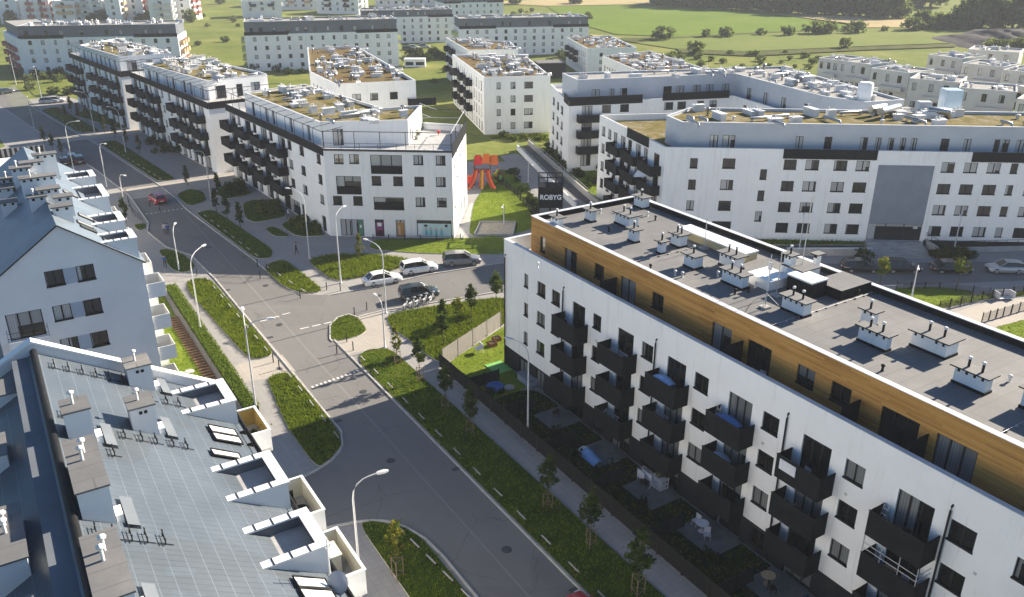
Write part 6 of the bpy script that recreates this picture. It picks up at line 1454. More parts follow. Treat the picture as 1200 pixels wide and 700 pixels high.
# ---- cars
CARG = plain('car_glass', (.012, .014, .017), .05, .6); TYRE = BLACKR; RIM = plain('alloy_rim', (.42, .43, .44), .3, .5, .8); HEADL = plain('headlight_glass', (.7, .72, .74), .1, .6); TAILL = plain('tail_light_red', (.30, .01, .01), .2, .5); PLATE = plain('number_plate_white', (.7, .7, .68), .5); TRIM = plain('black_car_trim', (.015, .015, .016), .6)
def carmesh(L, Wd, Hh, paint, style):
    """local frame: +x forward, ground at z=0"""
    w = Wd/2; B = MB(); wb = L*.59; xf, xr = L*.5-L*.195, -L*.5+L*.215; wr = Hh*.215
    belt = Hh*.62; hood = Hh*.60
    if style == 'saloon': st = [(-.5, .36, .55), (-.485, .2, .60), (-.40, .17, .635), (-.27, .16, .64), (.22, .16, .62), (.36, .16, .575), (.46, .17, .51), (.495, .22, .44), (.5, .30, .38)]
    else: st = [(-.5, .32, .58), (-.49, .19, .63), (-.42, .16, .65), (-.2, .16, .65), (.2, .16, .63), (.33, .16, .60), (.44, .17, .55), (.49, .21, .47), (.5, .30, .40)]
    rows = []
    for x, z0, z1 in st:
        e = min(1, (.5-abs(x))*9+.80); ww = w*e
        rows.append([(x*L, -ww*.93, z0*Hh), (x*L, -ww, (z0+.12)*Hh if z0 < .25 else z0*Hh+.03), (x*L, -ww*.985, (z0+z1)/2*Hh+.04), (x*L, -ww*.93, z1*Hh-.03), (x*L, -ww*.80, z1*Hh), (x*L, 0, z1*Hh+.03), (x*L, ww*.80, z1*Hh), (x*L, ww*.93, z1*Hh-.03), (x*L, ww*.985, (z0+z1)/2*Hh+.04), (x*L, ww, (z0+.12)*Hh if z0 < .25 else z0*Hh+.03), (x*L, ww*.93, z0*Hh)])
    B.grid(rows, paint, False, True); B.face(rows[0][::-1], paint); B.face(rows[-1], paint)
    B.box(WORLD, -L*.47, L*.46, -w*.86, w*.86, Hh*.13, Hh*.2, TRIM)
    # roof and pillars over the glasshouse
    if style == 'saloon': g = [(-.40, .63, .0), (-.27, .945, 1), (-.12, 1.0, 1), (.06, .975, 1), (.235, .62, 0)]
    elif style == 'hatch': g = [(-.475, .65, 0), (-.40, .93, 1), (-.2, 1.0, 1), (.05, .97, 1), (.24, .63, 0)]
    else: g = [(-.485, .66, 0), (-.44, .95, 1), (-.2, 1.0, 1), (.07, .975, 1), (.25, .645, 0)]
    gl = []
    for x, z, t in g:
        ww = w*(.70 if t else .86); zl = .61*Hh
        gl.append([(x*L, -w*.875, zl), (x*L, -ww, z*Hh), (x*L, 0, z*Hh+.02*t), (x*L, ww, z*Hh), (x*L, w*.875, zl)])
    Gm = MB(); Gm.grid(gl, CARG, False, False)
    rf = [[(p[0], p[1]*1.02, p[2]+.018) for p in (r[1], r[2], r[3])] for r in gl[1:-1]]
    B.grid(rf, paint, False, True)
    for i in range(len(gl)-1):
        if i in (0, len(gl)-2):
            for k, s in ((1, -1), (3, 1)): B.tube([(gl[i][k][0], gl[i][k][1]*1.01, gl[i][k][2]+.012), (gl[i+1][k][0], gl[i+1][k][1]*1.01, gl[i+1][k][2]+.012)], .045, paint, 5)
    for s in (-1, 1):
        for f in (.35, .62):
            x = L*(-.47+f*.72)*.85; B.tube([(x, s*w*.885, .615*Hh), (x-.02, s*w*.725, .965*Hh)], .035, TRIM, 4)
        B.box(WORLD, L*.19, L*.23, s*w*1.0-.07, s*w*1.0+.07, .62*Hh, .70*Hh, paint)
        for x in (L*.02, -L*.17): B.box(WORLD, x-.06, x+.06, s*w*.985-.01, s*w*.985+.012, .55*Hh, .565*Hh, TRIM)
        for x in (xf, xr): B.lathe_y = None
    tyres, rims = MB(), MB(); wheels = []
    for x in (xf, xr):
        for s in (-1, 1):
            T, Rm = MB(), MB()
            def ring(mb, rad, y, n=16): return [(x+rad*cos(2*pi*k/n), y, wr+rad*sin(2*pi*k/n)) for k in range(n)]
            y0, y1 = s*(w*.99-.2), s*(w*.99+.012)
            T.grid([ring(T, wr*.7, y1+.0), ring(T, wr, y1-.02*s), ring(T, wr, y0), ring(T, wr*.6, y0)], TYRE, True)
            Rm.grid([ring(Rm, wr*.70, y1-.01*s), ring(Rm, wr*.62, y1-.03*s)], RIM, True); Rm.face(ring(Rm, wr*.62, y1-.05*s), TRIM)
            for k in range(5):
                q = 2*pi*k/5+.3; Rm.tube([(x, y1-.02*s, wr), (x+wr*.64*cos(q), y1-.02*s, wr+wr*.64*sin(q))], wr*.11, RIM, 4)
            wheels.append((T.mesh('tyre'), Rm.mesh('rim')))
            A = [(x+wr*1.16*cos(pi*k/10), s*(w*.985+.004), wr+wr*1.16*sin(pi*k/10)) for k in range(11)]; B.face(A, TRIM)
    hl = []
    for s in (-1, 1):
        hl.append(('headlight', MB().box(WORLD, L*.475, L*.502, s*w*.70-.17, s*w*.70+.17, Hh*.385, Hh*.46, HEADL).mesh('headlight')))
        hl.append(('tail_light', MB().box(WORLD, -L*.503, -L*.48, s*w*.74-.13, s*w*.74+.13, Hh*.46, Hh*.58, TAILL).mesh('tail_light')))
    hl.append(('number_plate', MB().box(WORLD, -L*.507, -L*.498, -.26, .26, Hh*.38, Hh*.45, PLATE).mesh('number_plate')))
    hl.append(('grille', MB().box(WORLD, L*.492, L*.503, -.35, .35, Hh*.27, Hh*.38, TRIM).mesh('grille')))
    return B.mesh('body'), Gm.mesh('windows'), wheels, hl
def car(p, rz, L, Wd, Hh, paint, style, label, name='parked_car', cat='car'):
    rt = thing(name, label, cat, p, rz); b, g, wh, hl = carmesh(L, Wd, Hh, paint, style)
    child('body', b, rt); child('windows', g, rt)
    for t, r_ in wh:
        o = child('wheel', t, rt); child('rim', r_, o)
    for n, me in hl: child(n, me, rt)
    return rt
CW = plain('white_car_paint', (.74, .74, .73), .25, .5, 0, .6); CG = plain('grey_car_paint', (.20, .20, .205), .3, .5, .3, .6); CD = plain('dark_teal_car_paint', (.022, .035, .040), .25, .5, .2, .7); CK = plain('black_car_paint', (.012, .012, .014), .22, .5, .1, .7); CS = plain('silver_car_paint', (.46, .47, .48), .3, .5, .5, .6); CR = plain('red_car_paint', (.34, .012, .03), .25, .5, .1, .7)
def cpx(x, y): return G(x, y, 0)
car(cpx(448, 332), radians(26), 4.65, 1.82, 1.47, CW, 'saloon', 'white saloon car parked at the kerb, leftmost in the side street')
car(cpx(491, 319), radians(24), 4.5, 1.85, 1.62, CW, 'suv', 'white tall car parked between the white saloon and the grey van like car')
car(cpx(541, 310), radians(10), 4.75, 1.9, 1.72, CG, 'suv', 'grey people carrier parked furthest right in the side street')
car(cpx(491, 349), radians(20), 4.5, 1.85, 1.66, CD, 'suv', 'dark teal car parked on the near side of the side street')
dr = norm2((W(195, 16)[0]-W(148, 22)[0], W(195, 16)[1]-W(148, 22)[1]))
car(cpx(185, 237), atan2(dr[1], dr[0]), 4.1, 1.76, 1.5, CR, 'hatch', 'red car driving up the street towards the paved crossing', 'moving_car')
car((*W(30.2, 24.5), 0), atan2(DA[1], DA[0]), 4.2, 1.78, 1.5, CR, 'hatch', 'dark red car cut off by the bottom edge of the street', 'moving_car')
car(cpx(1007, 317.5), radians(-4), 4.5, 1.82, 1.55, CK, 'hatch', 'black car at the foot of the steps, leftmost of three'); car(cpx(1055, 318), radians(-3), 4.5, 1.84, 1.62, CK, 'hatch', 'black car in front of the broad steps, middle of three'); car(cpx(1113, 318.5), radians(-5), 4.75, 1.82, 1.45, CK, 'saloon', 'black saloon car in front of the round shrubs'); car(cpx(1177, 319), radians(174), 4.3, 1.78, 1.5, CS, 'hatch', 'silver hatchback at the right edge, sunlit rear')
for i, (x, y, a, pt, st, lb) in enumerate(((76, 193, 120, CK, 'hatch', 'black car parked nearest the white ridge, left of the street'), (85, 189, 120, CK, 'suv', 'black car parked behind the near black car left of the street'), (93, 191, 122, CD, 'hatch', 'dark car parked closest to the street by the conical trees'), (58, 121, 20, CS, 'hatch', 'silver car crossing by the pale meadow'), (66, 120, 20, CW, 'hatch', 'white car crossing by the pale meadow'), (7, 110, 60, CD, 'hatch', 'dark car on the grass paver parking'), (485, 57.5, 15, CW, 'hatch', 'white car in the distant parking, left'), (497, 56.5, 15, CS, 'hatch', 'silver car in the distant parking, right'), (478, 59, 15, CD, 'hatch', 'dark car in the distant parking, leftmost'))):
    car(cpx(x, y), radians(a), 4.3, 1.78, 1.5, pt, st, lb)
# ---- sign tower with lettering
st_ = thing('sign_tower', 'black steel lift tower with white lettering standing beyond the timber topped block', 'sign tower', G(644, 262))
f_l, f_r = atY(631, 240, 112.5), atY(659.5, 240, 112.5); b0_ = Fr(f_l, p1=f_r); TW = b0_.L; z1 = b0_.pix(645, 219.5)[1]; zt_ = b0_.pix(645, 214)[1]
MB().box(b0_, 0, TW, 0, 2.6, 0, z1, DARK).build('tower_body', st_)
m = MB()
for s in (0, TW*.36, TW*.7, TW-.1):
    for d in (0, 2.5): m.box(b0_, s, s+.1, d, d+.1, z1, zt_+.6, DARK)
m.box(b0_, 0, TW, 0, .1, zt_+.6, zt_+.75, DARK).box(b0_, 0, TW, 2.5, 2.6, zt_+.6, zt_+.75, DARK).box(b0_, 0, .1, .1, 2.5, zt_+.6, zt_+.75, DARK).box(b0_, TW-.1, TW, .1, 2.5, zt_+.6, zt_+.75, DARK); m.build('top_frame', st_)
m = MB()
for s0, s1, za, zb in ((.15, TW*.45, z1-5.2, z1-3.0), (TW*.52, TW-.15, z1-5.2, z1-3.0), (.15, TW*.45, z1-7.6, z1-5.5), (TW*.52, TW-.15, z1-7.6, z1-5.5)): m.box(b0_, s0, s1, -.02, .02, za, zb, GLASS_D)
m.build('window', st_)
cu = bpy.data.curves.new('lettering', 'FONT'); cu.body = 'ROBYG'; cu.align_x = 'CENTER'; cu.size = 1.0; cu.extrude = .04; cu.offset = .025
to = bpy.data.objects.new('tmp', cu); COL.objects.link(to); dg = bpy.context.evaluated_depsgraph_get(); me = bpy.data.meshes.new_from_object(to.evaluated_get(dg)); bpy.data.objects.remove(to)
me.materials.clear(); me.materials.append(plain('white_lettering', (.85, .85, .85), .5))
xs = [v.co.x for v in me.vertices]; sc = TW*.86/(max(xs)-min(xs))
from mathutils import Matrix
me.transform(Matrix.Rotation(pi/2, 4, 'X')); o = place('lettering', me, st_, b0_.w(TW/2, -.05, z1-1.75), b0_.ang, (sc, 1, sc*1.05))
# ---- playground
OR = plain('play_orange', (.72, .16, .03), .4); RD = plain('play_red', (.62, .04, .03), .4); GN = plain('play_green', (.10, .36, .06), .4); YL = plain('play_yellow', (.70, .42, .04), .4); BR = plain('play_brown_post', (.12, .07, .04), .7)
pc = G(565, 217); pg = thing('play_structure', 'orange and green play structure with slides on the lawn behind the corner block', 'play structure', pc); F = Fr(pc, (1, 0))
for x, y in ((-1.3, 0), (1.3, 0), (-1.3, 2.2), (1.3, 2.2), (2.6, .5), (-2.6, .8)): MB().tube([F.w(x, y, 0), F.w(x, y, 4.2 if abs(x) < 2 else 3.0)], .09, BR, 6).build('post', pg)
MB().box(F, -1.3, 1.3, .05, 2.2, 2.1, 2.22, BR).build('platform', pg)
for k, x in enumerate((-1.0, 0, 1.0)):
    m = MB(); rows = []
    for i in range(10):
        t = i/9; z = 2.25*(1-t)**1.25+.25; yy = -3.1*t; xx = x*(1+1.0*t*t)
        rows.append([F.w(xx-.32, yy, z+.28), F.w(xx-.3, yy, z), F.w(xx+.3, yy, z), F.w(xx+.32, yy, z+.28)])
    m.grid(rows, YL if k == 1 else OR)
    for s in (0, 3): m.tube([r[s] for r in rows], .07, RD, 5)
    m.build('slide', pg)
for x, mt, z in ((-.65, RD, 3.5), (.7, OR, 3.7), (2.0, OR, 3.5)):
    m = MB().face([F.w(x-.7, -.3, z), F.w(x+.7, -.3, z), F.w(x+.5, 1, z+1.3), F.w(x-.5, 1, z+1.3)], mt).face([F.w(x-.7, 2.3, z), F.w(x+.7, 2.3, z), F.w(x+.5, 1.02, z+1.3), F.w(x-.5, 1.02, z+1.3)], mt).face([F.w(x-.7, -.3, z-.05), F.w(x+.7, -.3, z-.05), F.w(x+.7, 2.3, z-.05), F.w(x-.7, 2.3, z-.05)], mt); m.build('play_roof', pg)
m = MB()
for i in range(12):
    q = i/11*4.5; m.tube([F.w(2.2+.5*cos(q), -.6+.3*i*.2, 2.9-i*.2), F.w(2.2+.5*cos(q+.4), -.6+.3*(i+1)*.2, 2.9-(i+1)*.2)], .2, GN if i % 3 else OR, 6)
m.build('climbing_tube', pg)
MB().box(F, -3.4, -1.5, -.5, .6, .4, 1.5, RD).box(F, -3.3, -1.6, -.4, .5, 1.51, 1.62, OR).build('play_panel', pg)
MB().box(F, 1.9, 3.6, .6, .75, .5, 2.2, BR).box(F, 2.1, 2.6, .5, .59, 1.3, 2.0, YL).box(F, 2.8, 3.3, .5, .59, .8, 1.5, GN).build('climbing_wall', pg)
sd_ = thing('sand_court', 'square sand court framed with pale kerbs beside the corner block lawn', 'sand court', G(580, 270)); SP = PX((563, 262), (604, 262), (601, 277), (556, 277))
MB().face([(*p, .135) for p in ccw(SP)], SAND).build('sand', sd_); m = MB()
for i in range(4):
    f = Fr(SP[i], p1=SP[(i+1) % 4]); m.box(f, 0, f.L, -.1, .1, 0, .35, KERB)
m.build('frame', sd_)
# ---- people
SKIN = plain('skin', (.48, .30, .22), .6); 
def person(p, rz, label, top, legs, hair, h=1.72):
    rt = thing('person', label, 'person', p, rz); k = h/1.72; me = bpy.data.meshes.new('body'); V = []; E = []; Rd = []
    def v(x, y, z, r, par=None):
        V.append((x*k, y*k, z*k)); Rd.append(r*k)
        if par is not None: E.append((par, len(V)-1))
        return len(V)-1
    pel = v(0, 0, .95, .135); ch = v(.02, 0, 1.22, .15, pel); nk = v(.02, 0, 1.44, .085, ch); hd0 = v(.04, 0, 1.53, .075, nk); hd = v(.05, 0, 1.62, .105, hd0); v(.04, 0, 1.70, .07, hd)
    for s, sw in ((1, .24), (-1, -.24)):
        sh = v(.01, s*.19, 1.38, .065, nk); el = v(.02-sw*.35, s*.25, 1.12, .045, sh); wr_ = v(.06-sw*.75, s*.24, .90, .033, el); v(.08-sw*.85, s*.235, .82, .036, wr_)
        hp = v(0, s*.10, .88, .095, pel); kn = v(sw*.55+.05, s*.10, .50, .065, hp); an = v(sw*.95, s*.10, .09, .045, kn); v(sw*.95+.15, s*.10, .04, .04, an)
    me.from_pydata(V, E, []); o = child('body', me, rt)
    me.materials.append(top); me.materials.append(legs); me.materials.append(SKIN)
    md = o.modifiers.new('skin', 'SKIN'); me.skin_vertices[0].data[0].use_root = True
    for i, r_ in enumerate(Rd): me.skin_vertices[0].data[i].radius = (r_, r_*.9)
    o.modifiers.new('sub', 'SUBSURF').levels = 1
    dg = bpy.context.evaluated_depsgraph_get(); m2 = bpy.data.meshes.new_from_object(o.evaluated_get(dg)); o.modifiers.clear(); o.data = m2
    m2.materials.clear(); [m2.materials.append(q) for q in (top, legs, SKIN)]
    for f in m2.polygons:
        z = f.center.z/k; y = abs(f.center.y)/k; f.material_index = 2 if z > 1.46 or (y > .19 and z < 1.0) else (1 if z < .93 else 0); f.use_smooth = True
    m = MB(); m.lathe((.03*k, 0, 1.60*k), [(.118*k, 0), (.125*k, .06*k), (.1*k, .12*k), (.03*k, .155*k)], hair, 10); child('hair', m.mesh('hair'), rt)
    m = MB()
    for s in (-1, 1): m.box(WORLD, .145*k, .16*k, s*.04*k-.012, s*.04*k+.012, 1.62*k, 1.635*k, FRAME)
    m.box(WORLD, .14*k, .175*k, -.012, .012, 1.575*k, 1.61*k, SKIN); child('face', m.mesh('face'), rt)
    m = MB()
    for s, sw in ((1, .24), (-1, -.24)):
        for j in range(5): 
            x0 = .08-sw*.85+(-.03+.015*j)*(1); m.tube([(x0*k, s*.235*k, .81*k), ((x0+.01)*k, s*.235*k, (.745 if 0 < j < 4 else .77)*k), ((x0+.02)*k, s*.225*k, (.72 if 0 < j < 4 else .755)*k)], .008, SKIN, 4)
    child('fingers', m.mesh('fingers'), rt)
DK = plain('dark_clothing', (.02, .022, .028), .9); JE = plain('denim', (.05, .07, .12), .9); PALE = plain('pale_shirt', (.5, .5, .52), .9); BL = plain('blue_jacket', (.04, .10, .26), .8); HR = plain('dark_hair', (.025, .018, .012), .7)
person(G(347.5, 299), radians(10), 'person in dark clothes walking across the corner plaza', DK, DK, HR)
person(G(338.5, 257), radians(200), 'person in a pale shirt by the shrubs at the corner entrance', PALE, JE, HR)
person(G(194, 275), radians(120), 'person in a pale shirt on the street, left of the red car', PALE, DK, HR); person(G(197.5, 276), radians(120), 'second person in blue walking on the street beside the pale shirt', BL, DK, HR)
person(G(194, 314), radians(-60), 'person in a blue jacket on the path by the small grass island', BL, DK, HR)
# ---- things on the balconies, terraces and in the gardens of the long block
BLUEC = plain('blue_fabric', (.06, .17, .42), .8); LBLUE = plain('light_blue_fabric', (.25, .42, .68), .8); WCL = plain('white_cloth', (.62, .62, .65), .9); GREENP = plain('green_mat', (.16, .40, .10), .8); WOODL = plain('pale_wood', (.42, .30, .17), .8); RATT = plain('dark_rattan', (.025, .023, .02), .9, .1)
def rack(s, b, z, label, l=1.5):
    m = MB(); F = FM; h = .95
    for x in (0, l): m.tube([F.w(s+x, b-.25, z), F.w(s+l-x if False else s+x, b+.25, z+h)], .018, WHITEM, 5); m.tube([F.w(s+x, b+.25, z), F.w(s+x, b-.25, z+h)], .018, WHITEM, 5)
    for k in range(6): y = -.28+.56*k/5; m.tube([F.w(s, b+y, z+h), F.w(s+l, b+y, z+h)], .012, WHITEM, 4)
    for y in (-.3, .3): m.tube([F.w(s-.1, b+y, z+h), F.w(s+l+.1, b+y, z+h)], .016, WHITEM, 5)
    o = m.build('drying_rack', None, F.w(s, b, z)); tag(o, label, 'drying rack'); return o
def chair(s, b, z, label, mat, rz=0.0, seat=.42, name='chair'):
    p = FM.w(s, b, z); rt = thing(name, label, 'chair', p, FM.ang+rz); L = WORLD
    child('seat', MB().box(L, -.23, .23, -.23, .23, seat-.04, seat, mat).mesh('seat'), rt); child('backrest', MB().box(L, -.23, .23, .2, .25, seat+.005, seat+.45, mat).mesh('backrest'), rt)
    for x in (-.2, .2):
        for y in (-.2, .2): child('leg', MB().tube([(x, y, 0), (x, y, seat-.042)], .02, mat, 5).mesh('leg'), rt)
def table(s, b, z, label, mat, r=.4, h=.7):
    p = FM.w(s, b, z); rt = thing('table', label, 'table', p); child('tabletop', MB().lathe((0, 0, h-.03), [(r, 0), (r, .03)], mat, 16).mesh('tabletop'), rt); child('leg', MB().lathe((0, 0, 0), [(r*.6, 0), (.05, .04), (.04, h-.032)], mat, 10).mesh('leg'), rt)
ZB = [t-2.62 for t in WT]
rack(16.6, -.6, ZB[0], 'white folding drying rack on the second top balcony from the street corner', 1.6)
rack(16.2, -.7, ZB[2], 'white drying rack on the lowest balcony of the second stack', 1.5)
rack(22.0, -.7, ZB[1], 'white drying rack on the middle balcony of the third stack', 1.2)
def cloth(s0, s1, b, z, label, mat):
    m = MB(); rows = []
    for i in range(9):
        t = i/8; rows.append([FM.w(s0+(s1-s0)*t, b+y, z+.5+.22*sin(pi*t)+hh+.03*sin(9*t+y*7)) for y, hh in ((-.45, -.45), (-.4, .1), (0, .16), (.4, .1), (.45, -.45))])
    m.grid(rows, mat); o = m.build('draped_cover', None, FM.w(s0, b, z)); tag(o, label, 'cover')
cloth(21.8, 23.6, -.75, ZB[0]+.45, 'light blue sheet drying over the third top balcony', LBLUE); cloth(27.9, 29.9, -.65, ZB[0]+.3, 'deep blue cover lying across the fourth top balcony', BLUEC); cloth(28.0, 29.4, -.8, ZB[1]+.2, 'blue sheet on the middle balcony of the fourth stack', LBLUE)
def stepladder(s, b, z, label):
    m = MB()
    for d in (-.3, .3):
        for x in (-.2, .2): m.tube([FM.w(s+x, b+d, z), FM.w(s+x*.7, b, z+1.6)], .02, GALV, 5)
    for k in range(1, 5): m.box(FM, s-.19, s+.19, b-.3+.075*k-.03, b-.3+.075*k+.03, z+.32*k, z+.32*k+.03, GALV)
    o = m.build('stepladder', None, FM.w(s, b, z)); tag(o, label, 'stepladder')
stepladder(28.0, -.6, ZB[0], 'grey stepladder leaning on the fourth top balcony by the blue cover'); stepladder(40.5, -.5, ZB[0], 'grey stepladder on the sixth top balcony')
o = MB().box(FM, 33.9, 35.1, -1.40, -1.36, ZB[0]+.45, ZB[0]+1.15, WCL).build('white_board', None, FM.w(33.9, -1.4, ZB[0])); tag(o, 'white board hung outside the fifth top balcony', 'board')
chair(35.2, -.6, ZB[0], 'grey chair on the fifth top balcony', PALE); chair(41.9, -.6, ZB[0], 'dark chair on the sixth top balcony, right of the ladder', RATT, .5); chair(42.7, -.5, ZB[0], 'dark chair at the right end of the sixth top balcony', RATT, -.4)
table(41.4, -.6, ZB[1], 'small pale table inside the caged balcony', WOODL); chair(42.3, -.6, ZB[1], 'pale chair inside the caged balcony', PALE)
chair(10.4, -.7, ZB[0], 'dark chair on the first top balcony', RATT); chair(17.8, -.7, ZB[1], 'dark chair on the middle balcony of the second stack', RATT)
def bike(s, b, z, label):
    rt = thing('bicycle', label, 'bicycle', FM.w(s, b, z), FM.ang)
    for x in (-.5, .5):
        m = MB(); m.tube([(x+.33*cos(q), 0, .34+.33*sin(q)) for q in [2*pi*k/20 for k in range(21)]], .02, TYRE, 5, caps=False)
        for k in range(8): m.tube([(x, 0, .34), (x+.32*cos(k*pi/4), 0, .34+.32*sin(k*pi/4))], .004, GALV, 3)
        child('wheel', m.mesh('wheel'), rt)
    m = MB(); A, Bk, C_, D = (-.5, 0, .34), (-.08, 0, .32), (-.2, 0, .8), (.36, 0, .82)
    for p, q in ((A, Bk), (A, C_), (Bk, C_), (Bk, D), (C_, D), (D, (.5, 0, .34))): m.tube([p, q], .02, DK, 5)
    child('frame', m.mesh('frame'), rt); child('saddle', MB().box(WORLD, -.33, -.08, -.06, .06, .86, .92, BLACKR).mesh('saddle'), rt); child('handlebar', MB().tube([(.36, -.28, .98), (.34, 0, .95), (.36, .28, .98)], .015, GALV, 5).mesh('handlebar'), rt)
bike(34.6, -.8, ZB[1], 'dark bicycle on the middle balcony of the fifth stack'); bike(19.6, -2.2, .13, 'dark bicycle on the patio below the third balcony stack')
chair(FM.pix(895, 420, 1.2)[0], 1.1, 11.43, 'grey lounge chair on the timber penthouse terrace', PALE)
# garden
def gp(x, y): return G(x, y, .12)
p = gp(584.5, 431); o = MB().box(Fr(p, FM.u), -1.1, 1.1, -.9, .9, .1, .17, GREENP).build('play_mat', None, p); tag(o, 'bright green mat on the shaded lawn by the white end corner', 'mat')
p = gp(580, 455); o = MB().lathe(p, [(.75, 0), (.85, .12), (.8, .28), (.66, .27), (.62, .06), (.0, .05)], BLUEC, 16).build('paddling_pool', None, p); tag(o, 'small blue paddling pool on the shaded lawn', 'paddling pool')
p = gp(597, 455); o = MB().lathe(p, [(.45, 0), (.5, .05), (.5, .12), (.1, .2)], CONC, 12).build('sandpit_lid', None, p); tag(o, 'round pale lid on the shaded lawn right of the blue pool', 'lid')
p = gp(618, 448); o = MB().box(Fr(p, FM.u), -1.0, 1.0, -.45, .45, .1, .75, MATS['blue_grey_infill']).box(Fr(p, FM.u), -1.08, 1.08, -.53, .53, .752, .82, PANEL_G).build('storage_box', None, p); tag(o, 'blue grey garden storage box by the dark ground floor wall', 'storage box')
p = gp(561, 413); F = Fr(p, FM.u); m = MB()
for x in (-.3, .3):
    for y in (-.3, .3): m.tube([F.w(x, y, .1), F.w(x, y, .55)], .03, WHITEM, 5)
m.box(F, -.35, .35, -.35, .35, .55, .6, WHITEM).box(F, -.35, .35, .3, .36, .602, 1.05, WHITEM); o = m.build('garden_chair', None, p); tag(o, 'white garden chair on the lit lawn by the timber fence', 'chair')
for i, (x, y, l) in enumerate(((577, 405, 'brown wooden crate on the lit lawn near the white end wall'), (582, 399, 'brown planter box against the white end wall'))):
    p = gp(x, y); F = Fr(p, DB); m = MB()
    for s0 in (-.4, .36): m.box(F, s0, s0+.04, -.35, .35, .1, .5, RUST)
    for b0 in (-.35, .31): m.box(F, -.359, .359, b0, b0+.04, .1, .5, RUST)
    m.face([F.w(-.36, -.31, .42), F.w(.36, -.31, .42), F.w(.36, .31, .42), F.w(-.36, .31, .42)], SOIL); o = m.build('planter_box', None, p); tag(o, l, 'planter')
def gcloth(x, y, label, mat, l=1.4):
    p = gp(x, y); F = Fr(p, FM.u); m = MB(); rows = []
    for i in range(9):
        t = i/8; rows.append([F.w((t-.5)*l, yy, .12+hh*(.8+.3*sin(5*t))) for yy, hh in ((-.5, 0), (-.35, .42), (0, .55), (.35, .42), (.5, 0))])
    m.grid(rows, mat); o = m.build('garden_cover', None, p); tag(o, label, 'cover')
gcloth(692, 537, 'blue sheet heaped on the dark lawn, nearer the fence', LBLUE, 2.2); gcloth(686, 532, 'pale sheet beside the blue heap on the dark lawn', WCL, 1.0)
p = gp(757, 566); rt = thing('drying_rack', 'white laundry rack with white sheets on the patio under the third stack', 'drying rack', p); F = Fr(p, FM.u); m = MB()
for x in (-.7, .7): m.tube([F.w(x, -.3, .12), F.w(x, .3, 1.1)], .02, WHITEM, 5); m.tube([F.w(x, .3, .12), F.w(x, -.3, 1.1)], .02, WHITEM, 5)
for k in range(5): m.tube([F.w(-.75, -.3+.15*k, 1.1), F.w(.75, -.3+.15*k, 1.1)], .012, WHITEM, 4)
m.build('frame', rt); MB().box(F, -.7, .1, -.32, -.28, .4, 1.12, WCL).box(F, -.5, .6, -.02, .02, .5, 1.12, WCL).build('laundry', rt)
p = gp(772, 570); F = Fr(p, FM.u); m = MB()
for z in (.12, .5, .88): m.box(F, -.6, .6, -.4, .4, z, z+.06, WCL)
for x in (-.6, .54):
    for y in (-.4, .34): m.box(F, x, x+.06, y, y+.06, .18, 1.1, WCL)
o = m.build('shelf_rack', None, p); tag(o, 'white shelf rack on the patio beside the laundry', 'shelf')
pp = F.w(0, 0, .95)
bed_ = place('potted_plants', KIT['limeshrub'][0], None, pp, 0, .5); tag(bed_, 'pots of leafy plants on top of the white shelf rack', 'plants')
table(28.6, -1.6, .13, 'round garden table on the patio below the fourth stack', WCL, .45); table(34.6, -1.7, .13, 'round garden table on the patio below the fifth stack', WOODL, .45)
for i, (s, b) in enumerate(((27.9, -1.5), (29.4, -1.9), (33.9, -1.3), (35.3, -2.1), (22.6, -1.7), (10.8, -1.5), (41.2, -1.4), (42.4, -1.9))): chair(s, b, .13, ['pale chair left of the round table, patio under the fourth stack', 'pale chair right of the round table, patio under the fourth stack', 'dark chair left of the round table, patio under the fifth stack', 'dark chair right of the round table, patio under the fifth stack', 'dark chair on the patio by the white shelf rack', 'dark chair on the patio under the first stack', 'brown chair left on the patio under the sixth stack', 'brown chair right on the patio under the sixth stack'][i], PALE if i < 2 else RATT if i < 6 else RUST, i*.9)
p = gp(815, 650)
o = MB().box(FM, 37.2, 37.3, -3.4, -1.2, .12, 1.1, plain('blue_sign_panel', (.04, .05, .10), .5)).build('garden_screen', None, FM.w(37.2, -2, 0)); tag(o, 'dark blue garden screen between patios, lower right', 'screen')
# near roof balconies: furniture
def ABchair(a, b, z, label, mat):
    p = P3(a, b, z); rt = thing('chair', label, 'chair', p, FAB.ang)
    child('seat', MB().box(WORLD, -.25, .25, -.25, .25, .4, .45, mat).mesh('seat'), rt); child('backrest', MB().box(WORLD, -.25, .25, .2, .25, .452, .9, mat).mesh('backrest'), rt)
    for x in (-.22, .22):
        for y in (-.22, .22): child('leg', MB().tube([(x, y, 0), (x, y, .398)], .02, mat, 5).mesh('leg'), rt)
ABchair(35.9, 9.3, 11.0, 'dark chair on the white walled roof balcony in the middle', RATT)
p = P3(34.7, 9.5, 11.0); rt = thing('table', 'small round table on the white walled roof balcony in the middle', 'table', p); child('tabletop', MB().lathe((0, 0, .66), [(.36, 0), (.36, .03)], RATT, 14).mesh('tabletop'), rt)
for q in (0, 2.1, 4.2): child('leg', MB().tube([(.08*cos(q), .08*sin(q), .655), (.3*cos(q), .3*sin(q), 0)], .018, RATT, 5).mesh('leg'), rt)
ABchair(42.6, 9.2, 11.0, 'dark chair on the ochre walled roof balcony', RATT)
o = MB().box(FAB, 8.85, 9.75, 30.0, 31.0, 11.0, 12.05, CREAM).box(FAB, 8.8, 9.8, 29.95, 31.05, 12.052, 12.12, CREAM).build('storage_cabinet', None, P3(30.5, 9.3, 11)); tag(o, 'cream storage cabinet on the nearest white walled roof balcony', 'cabinet')
